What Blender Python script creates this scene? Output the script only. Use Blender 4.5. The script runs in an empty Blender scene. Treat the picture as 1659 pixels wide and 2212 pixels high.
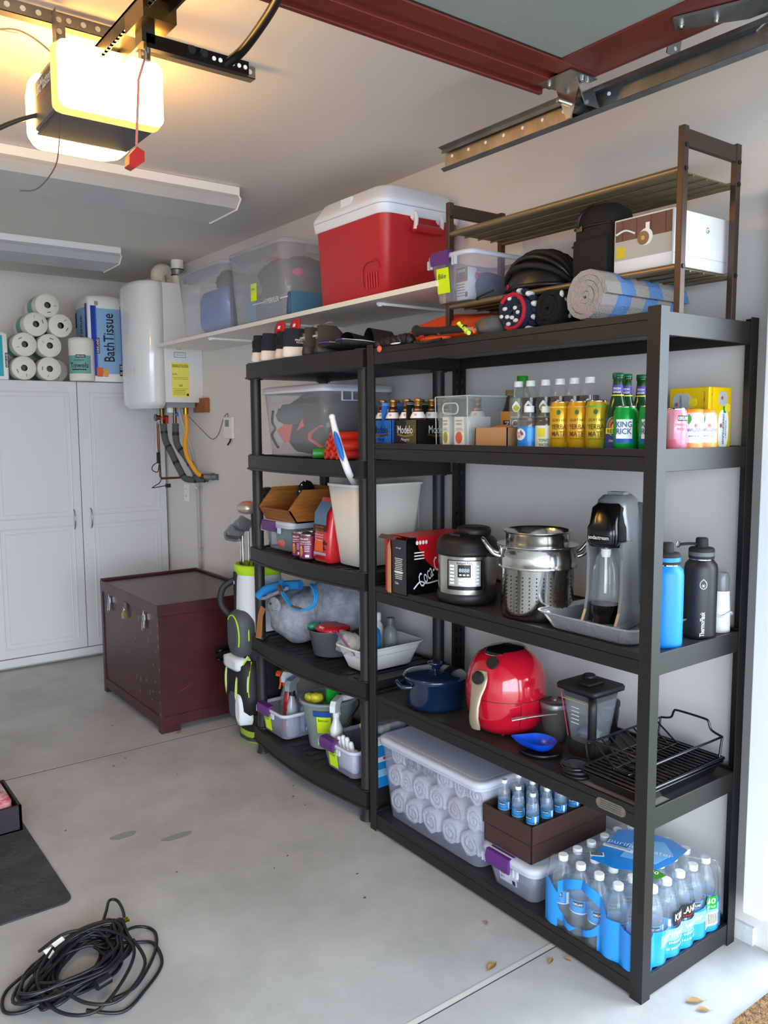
import bpy, math, random
from mathutils import Vector, Matrix, noise
random.seed(7)
PI=math.pi; sin=math.sin; cos=math.cos
C=bpy.context.scene.collection; SC=bpy.context.scene
# ---------------------------------------------------------------- camera
CP=(-1.7699,-1.2351,1.5401); YAW,PIT,ROL,FPX=.6422,-.1042,-.0058,1782.17
fw=Vector((sin(YAW)*cos(PIT),cos(YAW)*cos(PIT),sin(PIT))); rt=Vector((cos(YAW),-sin(YAW),0)); up=rt.cross(fw)
r2=rt*cos(ROL)+up*sin(ROL); u2=up*cos(ROL)-rt*sin(ROL)
cd=bpy.data.cameras.new('camera'); cam=bpy.data.objects.new('camera',cd); C.objects.link(cam)
cd.sensor_fit='VERTICAL'; cd.sensor_height=36; cd.sensor_width=27; cd.lens=FPX/2212*36; cd.clip_start=.02
mw=Matrix((( r2.x,u2.x,-fw.x,CP[0]),(r2.y,u2.y,-fw.y,CP[1]),(r2.z,u2.z,-fw.z,CP[2]),(0,0,0,1))); cam.matrix_world=mw
SC.camera=cam
# ---------------------------------------------------------------- sky, sun, exposure
w=bpy.data.worlds.new('sky'); SC.world=w; w.use_nodes=True
nt=w.node_tree; bg=nt.nodes['Background']; bg.inputs[0].default_value=(.76,.875,1,1); bg.inputs[1].default_value=4.6
def portal(loc,rot,sx,sy):
    l=bpy.data.lights.new('sky_portal','AREA'); l.shape='RECTANGLE'; l.size=sx; l.size_y=sy; l.cycles.is_portal=True
    o=bpy.data.objects.new('sky_portal',l); C.objects.link(o); o.location=loc; o.rotation_euler=rot
portal((-2.3,-2.74,1.08),(PI/2,0,0),4.6,2.15)          # garage opening, light goes to +y
portal((.62,-.6,1.05),(PI/2,0,PI/2),.9,2.0)          # side doorway
SC.view_settings.view_transform='Standard'; SC.view_settings.look='None'; SC.view_settings.exposure=1.24; SC.view_settings.gamma=1
SC.view_settings.use_curve_mapping=False
SC.cycles.max_bounces=10; SC.cycles.diffuse_bounces=6; SC.cycles.glossy_bounces=4; SC.cycles.transmission_bounces=6; SC.cycles.transparent_max_bounces=32
SC.cycles.caustics_reflective=False; SC.cycles.caustics_refractive=False; SC.cycles.sample_clamp_indirect=6
# ---------------------------------------------------------------- materials
_mc={}
def mt(c,r=.5,me=0,a=1,em=0,bump=0,bs=60,var=0,vs=4,c2=None,coat=0,name=None,stretch=None,sub=0):
    k=(c,r,me,a,em,bump,bs,var,vs,c2,coat,name,stretch,sub)
    if k in _mc: return _mc[k]
    m=bpy.data.materials.new(name or 'paint'); m.use_nodes=True; n=m.node_tree; b=n.nodes['Principled BSDF']
    if isinstance(c,str):
        h=c.lstrip('#'); c=tuple(((int(h[i:i+2],16)/255+.055)/1.055)**2.4 if int(h[i:i+2],16)>10 else int(h[i:i+2],16)/255/12.92 for i in (0,2,4))
    if isinstance(c2,str):
        h=c2.lstrip('#'); c2=tuple((max(int(h[i:i+2],16)/255,.001)+.055)**2.4/1.055**2.4 for i in (0,2,4))
    b.inputs['Base Color'].default_value=(*c,1); b.inputs['Roughness'].default_value=r; b.inputs['Metallic'].default_value=me
    b.inputs['Alpha'].default_value=a; b.inputs['Coat Weight'].default_value=coat
    if sub: b.inputs['Subsurface Weight'].default_value=sub; b.inputs['Subsurface Scale'].default_value=.01
    if em: b.inputs['Emission Color'].default_value=(*c,1); b.inputs['Emission Strength'].default_value=em
    if bump or var:
        tc=n.nodes.new('ShaderNodeTexCoord'); mp=n.nodes.new('ShaderNodeMapping'); n.links.new(tc.outputs['Object'],mp.inputs[0])
        if stretch: mp.inputs['Scale'].default_value=stretch
    if var:
        nz=n.nodes.new('ShaderNodeTexNoise'); nz.inputs['Scale'].default_value=vs; nz.inputs['Detail'].default_value=6; nz.inputs['Roughness'].default_value=.65
        n.links.new(mp.outputs[0],nz.inputs['Vector'])
        mx=n.nodes.new('ShaderNodeMix'); mx.data_type='RGBA'
        d=c2 or tuple(x*(1-var) for x in c)
        mx.inputs['A'].default_value=(*c,1); mx.inputs['B'].default_value=(*d,1)
        rp=n.nodes.new('ShaderNodeMapRange'); rp.inputs[1].default_value=.38; rp.inputs[2].default_value=.62; rp.inputs[4].default_value=(1 if c2 else 1)
        n.links.new(nz.outputs['Fac'],rp.inputs[0]); n.links.new(rp.outputs[0],mx.inputs['Factor']); n.links.new(mx.outputs['Result'],b.inputs['Base Color'])
    if bump:
        nb=n.nodes.new('ShaderNodeTexNoise'); nb.inputs['Scale'].default_value=bs; nb.inputs['Detail'].default_value=3
        n.links.new(mp.outputs[0],nb.inputs['Vector'])
        bp=n.nodes.new('ShaderNodeBump'); bp.inputs['Strength'].default_value=bump; bp.inputs['Distance'].default_value=.01
        n.links.new(nb.outputs['Fac'],bp.inputs['Height']); n.links.new(bp.outputs[0],b.inputs['Normal'])
    if a<.5:   # clear plastics and glass: transparent body, faint haze, fresnel gloss
        out=n.nodes['Material Output']; t=n.nodes.new('ShaderNodeBsdfTransparent'); g=n.nodes.new('ShaderNodeBsdfGlossy'); d=n.nodes.new('ShaderNodeBsdfDiffuse'); fr=n.nodes.new('ShaderNodeFresnel'); m1=n.nodes.new('ShaderNodeMixShader'); m2=n.nodes.new('ShaderNodeMixShader')
        t.inputs[0].default_value=(*[1-(1-x)*a*.7 for x in c],1); d.inputs[0].default_value=(*c,1); g.inputs['Roughness'].default_value=r; fr.inputs[0].default_value=1.38; m1.inputs[0].default_value=a*.55
        if bump: n.links.new(bp.outputs[0],g.inputs['Normal']); n.links.new(bp.outputs[0],fr.inputs['Normal'])
        n.links.new(t.outputs[0],m1.inputs[1]); n.links.new(d.outputs[0],m1.inputs[2]); n.links.new(m1.outputs[0],m2.inputs[1]); n.links.new(g.outputs[0],m2.inputs[2]); ge=n.nodes.new('ShaderNodeNewGeometry'); sb=n.nodes.new('ShaderNodeMath'); sb.operation='SUBTRACT'; sb.use_clamp=True; n.links.new(fr.outputs[0],sb.inputs[0]); n.links.new(ge.outputs['Backfacing'],sb.inputs[1]); n.links.new(sb.outputs[0],m2.inputs[0]); n.links.new(m2.outputs[0],out.inputs['Surface'])
    _mc[k]=m; return m
# ---------------------------------------------------------------- objects
def setp(o,label=None,cat=None,group=None,kind=None):
    if label: o['label']=label
    if cat: o['category']=cat
    if group: o['group']=group
    if kind: o['kind']=kind
    return o
def thing(name,label,cat,loc=(0,0,0),group=None,rz=0):
    o=bpy.data.objects.new(name,None); o.empty_display_size=.03; C.objects.link(o); o.location=loc; o.rotation_euler=(0,0,rz)
    return setp(o,label,cat,group)
def dup(root,loc,label=None,rz=None,group=None,rot=None):
    r=root.copy(); C.objects.link(r); r.location=loc
    if rz is not None: r.rotation_euler=(0,0,rz)
    if rot is not None: r.rotation_euler=rot
    if label: r['label']=label
    if group: r['group']=group
    def kids(a,b):
        for ch in [x for x in ALL if x.parent==a]:
            c=ch.copy(); C.objects.link(c); c.parent=b; ALL.append(c); kids(ch,c)
    kids(root,r); return r
ALL=[]
_tx={}
def textgeo(s,bold):
    k=(s,bold)
    if k not in _tx:
        c=bpy.data.curves.new('lettering','FONT'); c.body=s; c.resolution_u=2; c.align_x='CENTER'; c.align_y='CENTER'; c.offset=(.003 if 'M' in s else .010) if bold else 0
        o=bpy.data.objects.new('lettering',c); me=bpy.data.meshes.new_from_object(o)
        v=[tuple(x.co) for x in me.vertices]; f=[tuple(p.vertices) for p in me.polygons]
        xs=[q[0] for q in v] or [0,1]; ys=[q[1] for q in v] or [0,1]
        x0,x1,y0,y1=min(xs),max(xs),min(ys),max(ys)
        _tx[k]=([((q[0]-(x0+x1)/2),(q[1]-(y0+y1)/2)) for q in v],f,x1-x0,y1-y0)
        bpy.data.objects.remove(o); bpy.data.meshes.remove(me); bpy.data.curves.remove(c)
    return _tx[k]
def rr(cx,cy,z,sx,sy,r,n=4):
    r=min(r,sx/2-1e-4,sy/2-1e-4); o=[]
    for k,(a,b) in enumerate(((1,1),(-1,1),(-1,-1),(1,-1))):
        for i in range(n+1):
            t=PI/2*(k+i/n); o.append((cx+a*(sx/2-r)+r*cos(t),cy+b*(sy/2-r)+r*sin(t),z))
    return o
def circ(cx,cy,z,r,n=24,ry=None): return [(cx+r*cos(2*PI*i/n),cy+(ry or r)*sin(2*PI*i/n),z) for i in range(n)]
def cat(pts,n=8,closed=False):
    P=[Vector(p) for p in pts]; o=[]; L=len(P)
    for i in range(L if closed else L-1):
        a,b,c,d=(P[(i-1)%L],P[i],P[(i+1)%L],P[(i+2)%L]) if closed else (P[max(i-1,0)],P[i],P[i+1],P[min(i+2,L-1)])
        for k in range(n):
            t=k/n; o.append(.5*((2*b)+(c-a)*t+(2*a-5*b+4*c-d)*t*t+(3*b-a-3*c+d)*t**3))
    if not closed: o.append(P[-1])
    return o
class M:
    def __init__(s): s.v=[]; s.f=[]; s.m=[]; s.s=[]; s.mats=[]
    def mi(s,mat):
        if mat not in s.mats: s.mats.append(mat)
        return s.mats.index(mat)
    def add(s,v,f,mat,sm=False):
        b=len(s.v); s.v+= [tuple(x) for x in v]; k=s.mi(mat)
        for q in f: s.f.append(tuple(b+i for i in q)); s.m.append(k); s.s.append(sm)
        return s
    def box(s,a,b,mat):
        (x0,y0,z0),(x1,y1,z1)=[(min(p,q),max(p,q)) for p,q in zip(a,b)][0],[0,0],[0,0]
        return s
    def loft(s,R,mat,cb=True,ct=True,sm=True):
        n=len(R[0]); v=[p for r in R for p in r]; f=[]
        for i in range(len(R)-1):
            for j in range(n): f.append((i*n+j,i*n+(j+1)%n,(i+1)*n+(j+1)%n,(i+1)*n+j))
        s.add(v,f,mat,sm)
        if cb: s.add(R[0],[tuple(range(n))[::-1]],mat)
        if ct: s.add(R[-1],[tuple(range(n))],mat)
        return s
    def rb(s,cx,cy,lv,mat,n=4,sm=True,cb=True,ct=True):       # rounded box loft: lv=(z,sx,sy,r[,dx,dy])
        return s.loft([rr(cx+(l[4] if len(l)>4 else 0),cy+(l[5] if len(l)>5 else 0),l[0],l[1],l[2],l[3],n) for l in lv],mat,cb,ct,sm)
    def bx(s,cx,cy,z0,z1,sx,sy,r,mat,e=None):                   # soft box
        e=min(r,(z1-z0)/3) if e is None else e
        return s.rb(cx,cy,[(z0,sx-2*e,sy-2*e,r),(z0+e*.3,sx-e*.6,sy-e*.6,r),(z0+e,sx,sy,r),(z1-e,sx,sy,r),(z1-e*.3,sx-e*.6,sy-e*.6,r),(z1,sx-2*e,sy-2*e,r)],mat)
    def lathe(s,cx,cy,pr,mat,n=24,cb=True,ct=True,z0=0,ry=1): return s.loft([circ(cx,cy,z0+z,max(r,1e-4),n,max(r*ry,1e-4)) for r,z in pr],mat,cb,ct)
    def tube(s,pts,r,mat,n=8,closed=False,cap=True,flat=1):
        P=[Vector(p) for p in pts]; L=len(P); rs=r if isinstance(r,(list,tuple)) else [r]*L; R=[]; pn=None
        for i,p in enumerate(P):
            t=((P[(i+1)%L]-P[i-1]) if closed else (P[min(i+1,L-1)]-P[max(i-1,0)]))
            if t.length<1e-9: t=Vector((0,0,1))
            t.normalize()
            if pn is None: pn=t.orthogonal().normalized() if abs(t.z)>.9 else Vector((0,0,1)).cross(t).normalized()
            pn=(pn-t*pn.dot(t)); pn=pn.normalized() if pn.length>1e-6 else t.orthogonal().normalized()
            b=t.cross(pn)
            R.append([tuple(p+(pn*cos(2*PI*j/n)+b*sin(2*PI*j/n)*flat)*rs[i]) for j in range(n)])
        if closed: R.append(R[0])
        return s.loft(R,mat,cap and not closed,cap and not closed)
    def cyl(s,a,b,r,mat,n=16,r2=None): return s.tube([a,b],[r,r if r2 is None else r2],mat,n)
    def prism(s,poly,ax,a,b,mat,sm=False):                       # 2D polygon extruded along ax
        def P(u,v,w): return {'x':(w,u,v),'y':(u,w,v),'z':(u,v,w)}[ax]
        n=len(poly); v=[P(p[0],p[1],a) for p in poly]+[P(p[0],p[1],b) for p in poly]
        s.add(v,[tuple(range(n))[::-1],tuple(range(n,2*n))],mat); s.add(v,[(i,(i+1)%n,n+(i+1)%n,n+i) for i in range(n)],mat,sm); return s
    def ell(s,c,r,mat,n=20,m=12,pw=1,amp=0,fr=3,seed=0,z0=-1,z1=1):
        R=[]
        for i in range(m+1):
            q=z0+(z1-z0)*i/m; ph=q*PI/2; row=[]
            for j in range(n):
                th=2*PI*j/n; g=lambda t:math.copysign(abs(t)**pw,t)
                x,y,z=g(cos(ph))*g(cos(th)),g(cos(ph))*g(sin(th)),g(sin(ph))
                d=1+amp*noise.noise(Vector((x*fr+seed,y*fr,z*fr))) if amp else 1
                row.append((c[0]+r[0]*x*d,c[1]+r[1]*y*d,c[2]+r[2]*z*d))
            R.append(row)
        return s.loft(R,mat,True,True)
    def grid(s,fn,nu,nv,mat,sm=True,cu=False):
        v=[fn(i/nu,j/nv) for i in range(nu+(0 if cu else 1)) for j in range(nv+1)]; f=[]; a=nu if cu else nu+1
        for i in range(nu):
            for j in range(nv): i2=(i+1)%a; f.append((i*(nv+1)+j,i2*(nv+1)+j,i2*(nv+1)+j+1,i*(nv+1)+j+1))
        return s.add(v,f,mat,sm)
    def card(s,o,u,v,w,h,mat,t=.0008,r=0):                         # thin decal plate centred at o
        o,u,v=Vector(o),Vector(u).normalized(),Vector(v).normalized(); n=u.cross(v)
        q=[(-w/2,-h/2),(w/2,-h/2),(w/2,h/2),(-w/2,h/2)] if not r else [(p[0],p[1]) for p in rr(0,0,0,w,h,r,3)]
        a=[o+u*x+v*y for x,y in q]; b=[p+n*t for p in a]; k=len(q)
        s.add(a+b,[tuple(range(k))[::-1],tuple(range(k,2*k))]+[(i,(i+1)%k,k+(i+1)%k,k+i) for i in range(k)],mat); return s
    def poly(s,o,u,v,pts,mat,t=.0008):
        o,u,v=Vector(o),Vector(u).normalized(),Vector(v).normalized(); n=u.cross(v)
        a=[o+u*x+v*y for x,y in pts]; b=[p+n*t for p in a]; k=len(pts)
        s.add(a+b,[tuple(range(k))[::-1],tuple(range(k,2*k))]+[(i,(i+1)%k,k+(i+1)%k,k+i) for i in range(k)],mat); return s
    def text(s,t,o,u,v,h,mat,w=None,bold=True,lift=.0012,sh=0):
        V,F,W,H=textgeo(t,bold); o,u,v=Vector(o),Vector(u).normalized(),Vector(v).normalized(); n=u.cross(v)
        ky=h/max(H,1e-6); kx=w/max(W,1e-6) if w else ky
        s.add([o+u*(x*kx+sh*y*ky)+v*(y*ky)+n*lift for x,y in V],F,mat); return s
    def tcyl(s,t,cx,cy,R,ph,z,h,mat,w=None,bold=True,vert=False,lift=.0014):
        V,F,W,H=textgeo(t,bold); ky=h/max(H,1e-6); kx=w/max(W,1e-6) if w else ky
        q=[]
        for x,y in V:
            a,b=(x*kx,y*ky) if not vert else (-y*ky,x*kx)
            q.append((cx+(R+lift)*cos(ph+a/R),cy+(R+lift)*sin(ph+a/R),z+b))
        s.add(q,F,mat); return s
    def band(s,cx,cy,R,z0,z1,p0,p1,mat,n=10,R2=None):               # thin curved label
        R2=R if R2 is None else R2; a=[]
        for i in range(n+1):
            t=p0+(p1-p0)*i/n; a+= [(cx+R*cos(t),cy+R*sin(t),z0),(cx+R2*cos(t),cy+R2*sin(t),z1)]
        return s.add(a,[(2*i,2*i+2,2*i+3,2*i+1) for i in range(n)],mat,True)
    def build(s,name,parent=None,w=True,bev=0,sub=0,label=None,kind=None,seg=2,auto=False,loc=None,rot=None):
        off=Vector((0,0,0)); p=parent
        if w:
            while p is not None: off+=p.location; p=p.parent
        me=bpy.data.meshes.new(name); me.from_pydata([tuple(Vector(x)-off) for x in s.v],[],s.f); me.validate(verbose=False)
        for m in s.mats: me.materials.append(m)
        if len(me.polygons)==len(s.f):
            me.polygons.foreach_set('material_index',s.m); me.polygons.foreach_set('use_smooth',s.s)
        me.update(); o=bpy.data.objects.new(name,me); C.objects.link(o)
        if parent is not None: o.parent=parent
        if bev:
            b=o.modifiers.new('bevel','BEVEL'); b.width=bev; b.segments=seg; b.limit_method='ANGLE'; b.angle_limit=.9; b.harden_normals=False
        if sub: b=o.modifiers.new('subdivision','SUBSURF'); b.levels=sub; b.render_levels=sub
        if label: o['label']=label
        if kind: o['kind']=kind
        if loc: o.location=loc
        if rot: o.rotation_euler=rot
        ALL.append(o); return o
def _box(s,a,b,mat):
    x0,x1=sorted((a[0],b[0])); y0,y1=sorted((a[1],b[1])); z0,z1=sorted((a[2],b[2]))
    v=[(x0,y0,z0),(x1,y0,z0),(x1,y1,z0),(x0,y1,z0),(x0,y0,z1),(x1,y0,z1),(x1,y1,z1),(x0,y1,z1)]
    return s.add(v,[(0,3,2,1),(4,5,6,7),(0,1,5,4),(1,2,6,5),(2,3,7,6),(3,0,4,7)],mat)
M.box=_box
XN,XP,YN,YP,ZP=(-1,0,0),(1,0,0),(0,-1,0),(0,1,0),(0,0,1)
# frames for decals: on a face looking to -x the text runs along -y ; on a face looking to -y it runs along +x
def structure(m,name,**k): return m.build(name,None,kind='structure',**k)
# ---- palette
ORDN=('first','second','third','fourth','fifth','sixth','seventh')
WHITE=mt('#e9e9ea',.5); SHEET=mt('#dfdad6',.9,bump=.05,bs=300,name='lamp_warmed_wall_paint')  # the lamp's warmth is mixed into the wall colour
BLK=mt('#141312',.5,name='black'); BLKG=mt('#0b0b0c',.15,name='gloss_black'); BLKM=mt('#1a1817',.75,bump=.08,bs=250,name='matt_black')
STEEL=mt('#d0cfcb',.16,1,name='polished_steel'); GALV=mt('#9ea3a6',.42,1,var=.25,vs=9,name='galvanised_steel')
CLEAR=mt('#e6eef5',.08,a=.16,name='clear_plastic'); BINP=mt('#e0e4f8',.3,a=.26,name='clear_bin_plastic'); BINR=mt('#e6eaf8',.35,a=.68,name='bin_rim_plastic')
PURP=mt('#5f2a78',.4,name='purple_plastic'); NOTE=mt('#d8f514',.8,name='sticky_paper'); INK=mt('#1b1d24',.7,name='ink'); PAPER=mt('#f2f2f0',.8,name='paper')
RED=mt('#c01a22',.45); BLUE=mt('#1277d6',.4); YEL=mt('#f5dd3c',.4); GRN=mt('#1c9c2c',.4); ORA=mt('#e8631c',.5); GREY=mt('#8d9296',.5); DGREY=mt('#3a3d42',.55)
GOLD=mt('#c8963c',.35,.9); CARD=mt('#b98a5c',.85,bump=.1,bs=40,name='cardboard')
# ================================================================ SETTING
XW=.485; HC=2.589; YB=4.82; XL=-5.1; YF=-2.7
CONC=mt('#bfc0be',.62,bump=.06,bs=25,var=.18,vs=2.2,c2='#abaca9',name='concrete')
m=M(); m.box((XL-.12,YF-.12,-.1),(XW+.12,YB+.12,0),CONC)
JW=mt('#c9c9c4',.7); JD=mt('#45423d',.9)
for y,t in ((.318,.011),(2.56,.006)):
    m.box((XL,y-t,0),(XW-.01,y+t*.6,.0012),JW); m.box((XL,y-t-.003,0),(XW-.01,y-t,.0013),JD)
random.seed(3)
STN=mt('#babbb8',.62,a=.55,name='old_water_stain')
for (x,y,a,b) in ((-.78,1.75,.05,.02),(-.62,1.62,.06,.018)):
    m.poly((x,y,0),XP,YP,[(a*cos(2*PI*i/24)*(1+.10*sin(2*PI*i/8)),b*1.3*sin(2*PI*i/24)*(1+.1*cos(2*PI*i/12))) for i in range(24)],STN,t=.0006)
for i in range(26):
    x,y=random.uniform(-1.3,.2),random.uniform(.4,3.2); m.ell((x,y,.001),(.004*random.random()+.002,.003,.0015),JD,6,4)
structure(m,'floor')
m=M(); m.box((-14,-16,-.14),(9,YF-.12,-.02),mt('#a9a8a3',.8,var=.1)); structure(m,'driveway')
m=M(); m.box((.61,-9,-.16),(9,9,-.05),mt('#4d6b33',.95,bump=.5,bs=60,var=.4,vs=8,name='grass_ground')); structure(m,'side_yard')
m=M(); D0,D1=-.99,-.115
m.box((XW,D1,0),(XW+.12,YB+.12,HC),SHEET); m.box((XW,D0,2.1),(XW+.12,D1,HC),SHEET); m.box((XW,YF,0),(XW+.12,D0,HC),SHEET); structure(m,'wall_right')
m=M(); m.box((XL-.12,YB,0),(XW,YB+.12,HC),SHEET); structure(m,'wall_back')
m=M(); m.box((XL-.12,YF,0),(XL,YB,HC),SHEET); structure(m,'wall_left')
m=M(); m.box((XL-.12,YF-.12,2.2),(XW+.12,YF,HC),SHEET); m.box((.05,YF-.12,0),(XW+.12,YF,2.2),SHEET); m.box((XL-.12,YF-.12,0),(XL+.35,YF,2.2),SHEET); structure(m,'wall_front')
m=M(); m.box((XL-.12,YF-.12,HC),(XW+.12,YB+.12,HC+.12),mt('#dcd6d0',.92,bump=.05,bs=250,name='lamp_warmed_ceiling_paint')); structure(m,'ceiling')  # ceiling colour carries a warm tint for the lamp's light
m=M(); m.box((XW-.012,D1+.07,0),(XW,YB,.055),mt('#cfd2d2',.75,bump=.2,bs=70,name='painted_curb')); structure(m,'baseboard_right')
TR=mt('#eef0f2',.35,name='trim_paint')
m=M(); m.box((.40,-.112,.137),(XW,-.05,2.166),TR); m.box((.412,-.125,.137),(XW+.12,-.112,2.166),TR); structure(m,'trim_1',bev=.003)
m=M(); m.box((.40,D0-.06,.0),(XW,D0,2.166),TR); m.box((.40,D0-.06,2.10),(XW,-.112,2.166),TR); structure(m,'trim_2',bev=.003)
m=M(); m.box((XW-.005,D0,.03),(XW+.13,D1-.012,.055),mt('#3b2a2e',.5)); m.box((XW-.012,D0,0),(XW+.13,D1-.012,.03),mt('#cfd2d2',.75)); structure(m,'door_sill')
# ---------------------------------------------------------------- overhead door lying open under the ceiling
MAR=mt('#6b2620',.38,var=.12,vs=3,name='maroon_steel'); FOAM=mt('#8d8f8d',.6,var=.1,vs=2,name='grey_door_panel')
dr=thing('overhead_door','open overhead garage door, grey panels in a maroon steel frame lying under the ceiling','garage door',(-2.4,-.9,2.42))
m=M(); m.box((-4.7,-1.95,2.425),(-.153,.194,2.45),FOAM); m.build('door_panel',dr)
m=M(); m.box((-4.75,.19,2.418),(-.02,.245,2.455),MAR); m.box((-4.75,.245,2.428),(-.02,.275,2.455),MAR); m.box((-4.75,.272,2.414),(-.056,.318,2.455),MAR); m.box((-4.75,.318,2.424),(-.056,.345,2.45),MAR); m.box((-4.75,.343,2.412),(-.056,.356,2.45),MAR)
m.build('bottom_rail',dr,bev=.002)
m=M(); m.box((-.160,-1.95,2.420),(-.022,.19,2.426),MAR); m.box((-.022,-1.95,2.420),(-.012,.235,2.452),MAR); m.build('side_stile',dr,bev=.0015)
m=M(); m.box((-4.75,-.36,2.408),(-.03,-.29,2.424),MAR); m.build('cross_rail',dr,bev=.002)
m=M(); m.box((-.156,-1.95,2.4225),(-.150,.194,2.427),BLK); m.box((-4.7,.188,2.4225),(-.15,.194,2.427),BLK); m.build('gap_strip',dr)  # black strips drawn for the gap between panel and frame
def bolt(m,p,r=.006,ax=(0,0,-1),mat=STEEL):
    p=Vector(p); a=Vector(ax); m.cyl(p,p+a*r*.8,r,mat,6); m.cyl(p+a*r*.8,p+a*r*1.3,r*.6,mat,8)
m=M()   # bottom corner bracket with the roller
m.prism([(.20,2.416),(.31,2.416),(.31,2.413),(.20,2.413)],'x',-.11,-.01,GALV)
m.prism([(.215,2.413),(.3,2.413),(.262,2.325),(.248,2.325)],'x',-.055,-.052,STEEL)
m.prism([(-.072,2.413),(-.015,2.413),(.02,2.352),(-.036,2.352)],'y',.215,.218,STEEL)
m.cyl((-.08,.27,2.37),(.02,.27,2.37),.006,STEEL,10); m.cyl((-.01,.27,2.372),(.012,.27,2.372),.02,DGREY,18)
for p in ((-.09,.29,2.413),(-.03,.215,2.413),(-.05,.215,2.413)): bolt(m,p)
m.build('corner_bracket',dr)
m=M()
m.prism([(-.13,-.10),(-.085,-.075),(.0,-.20),(.01,-.32),(-.05,-.30)],'z',2.412,2.418,GALV); m.cyl((-.02,-.30,2.40),(.04,-.21,2.40),.017,STEEL,16); m.cyl((.0,-.34,2.40),(.055,-.25,2.40),.014,STEEL,16)
for p in ((-.10,-.10,2.412),(-.06,-.16,2.412)): bolt(m,p,.008)
m.build('roller_hinge',dr)
# ---------------------------------------------------------------- horizontal track
tk=thing('door_track','galvanised steel door track running along the right wall below the ceiling','track',(0,.1,2.37))
m=M(); TX=.0
def strip(a,b,y0,y1,t=.002,mat=GALV,mm=m):
    (xa,za),(xb,zb)=a,b; d=Vector((xb-xa,0,zb-za)).normalized(); n=Vector((-d.z,0,d.x))*t
    mm.prism([(xa,za),(xb,zb),(xb+n.x,zb+n.z),(xa+n.x,za+n.z)],'y',y0,y1,mat)
Y0,Y1=-2.3,.815
strip((.03,2.398),(.03,2.352),Y0,Y1); strip((.03,2.398),(.0,2.404),Y0,Y1); strip((.0,2.404),(-.003,2.39),Y0,Y1); strip((.03,2.352),(.008,2.338),Y0,Y1); strip((.008,2.338),(-.004,2.346),Y0,Y1)
m.build('rail',tk)
m=M(); strip((.012,2.40),(.012,2.352),Y0+2.6,Y1,mm=m,mat=mt('#b3a89a',.4,1,var=.3,vs=12)); strip((.012,2.40),(-.016,2.408),.25,Y1,mm=m)
m.build('reinforcing_angle',tk)
for i in range(9): M().cyl((.0135,.78-i*.075,2.378),(.0105,.78-i*.075,2.378),.005,PAPER,10).build('slot',tk)
m=M(); m.prism([(-.02,2.404),(.03,2.404),(.06,2.588),(.03,2.588)],'y',-.01,-.007,GALV); m.box((.02,-.03,2.402),(.06,.03,2.406),GALV)
for i in range(5): m.cyl((.012+i*.008,-.011,2.42+i*.036),(.012+i*.008,-.006,2.42+i*.036),.005,PAPER,8)
m.build('hanger',tk)
# ---------------------------------------------------------------- garage door opener
op=thing('garage_door_opener','grey garage door opener with two glowing lenses hanging by perforated steel straps','garage door opener',(-1.03,1.0,2.30))
OG=mt('#55504c',.5); OB=mt('#4a4744',.55); LENS=mt((1,.54,.13),.5,em=16,name='lit_lens')
m=M(); m.box((-1.155,.905,2.302),(-.908,1.085,2.42),OG); m.box((-1.14,.90,2.42),(-.92,1.09,2.448),mt('#8c7f66',.4,.8)); m.build('housing',op,bev=.006)
m=M(); m.box((-1.150,.902,2.296),(-.912,1.09,2.302),OB); m.build('base_plate',op,bev=.004)
m=M()  # near lens
R=[]
for y,e in ((.915,.0),(.895,.004),(.86,.0),(.852,-.012)):
    a,b=-1.158-e,-.898+e; c,d=2.298-e*.5,2.455+e
    R.append([(p[0],y,p[1]) for p in [(q[0],q[1]) for q in rr((a+b)/2,(c+d)/2,0,b-a,d-c,.022,4)]])
m.loft(R[:3],mt((1,.5,.12),.5,em=.7,name='dim_lens_edge'),True,False); m.loft(R[2:],LENS,False,True); m.build('near_lens',op,label='bright near light lens')  # lens sides get a dimmer orange emission, painting the glow's falloff
m=M(); R=[]
for y,s,dz in ((1.085,1,0),(1.11,1.02,-.004),(1.15,.98,-.012),(1.19,.85,-.018),(1.215,.6,-.016),(1.225,.3,-.01)):
    R.append([(p[0],y,p[1]) for p in rr(-1.03,2.375+dz,0,.262*s,.155*s,.03,4)])
m.loft(R,LENS); m.build('far_lens',op)
m=M(); m.text('LiftMaster',(-1.1556,.985,2.392),YN,ZP,.03,PAPER,.14,lift=.002); m.text('PROFESSIONAL',(-1.1556,.985,2.366),YN,ZP,.008,RED,.12,lift=.002); m.build('side_lettering',op)
PERF=mt('#8d857a',.5,.7)
def perf(a,b,wv,n,nm):
    m=M(); a,b,wv=Vector(a),Vector(b),Vector(wv); d=(b-a).normalized(); nn=wv.cross(d).normalized()
    for s in (1,):
        q=[a,b,b+wv,a+wv]; m.add([*q,*[p+nn*.002 for p in q]],[(0,1,2,3),(7,6,5,4),(0,4,5,1),(1,5,6,2),(2,6,7,3),(3,7,4,0)],PERF)
        w3=nn*wv.length; q=[a,b,b+w3,a+w3]; m.add([*q,*[p+wv*.05 for p in q]],[(0,1,2,3),(7,6,5,4),(0,4,5,1),(1,5,6,2),(2,6,7,3),(3,7,4,0)],PERF)
    L=(b-a).length
    for i in range(n):
        c=a+d*(L*(i+.5)/n)+wv*.5; m.cyl(c-nn*.0025,c+nn*.0045,wv.length*.22,mt('#e9dfc4',.8),10)
    m.build(nm,op)
perf((-1.5,1.02,2.553),(-.545,1.02,2.553),(0,0,.032),26,'ceiling_angle')
perf((-1.125,1.0,2.43),(-1.125,1.0,2.57),(.032,0,0),5,'left_strap')
perf((-.905,1.0,2.43),(-.905,1.0,2.57),(.02,0,0),5,'right_strap')
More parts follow.
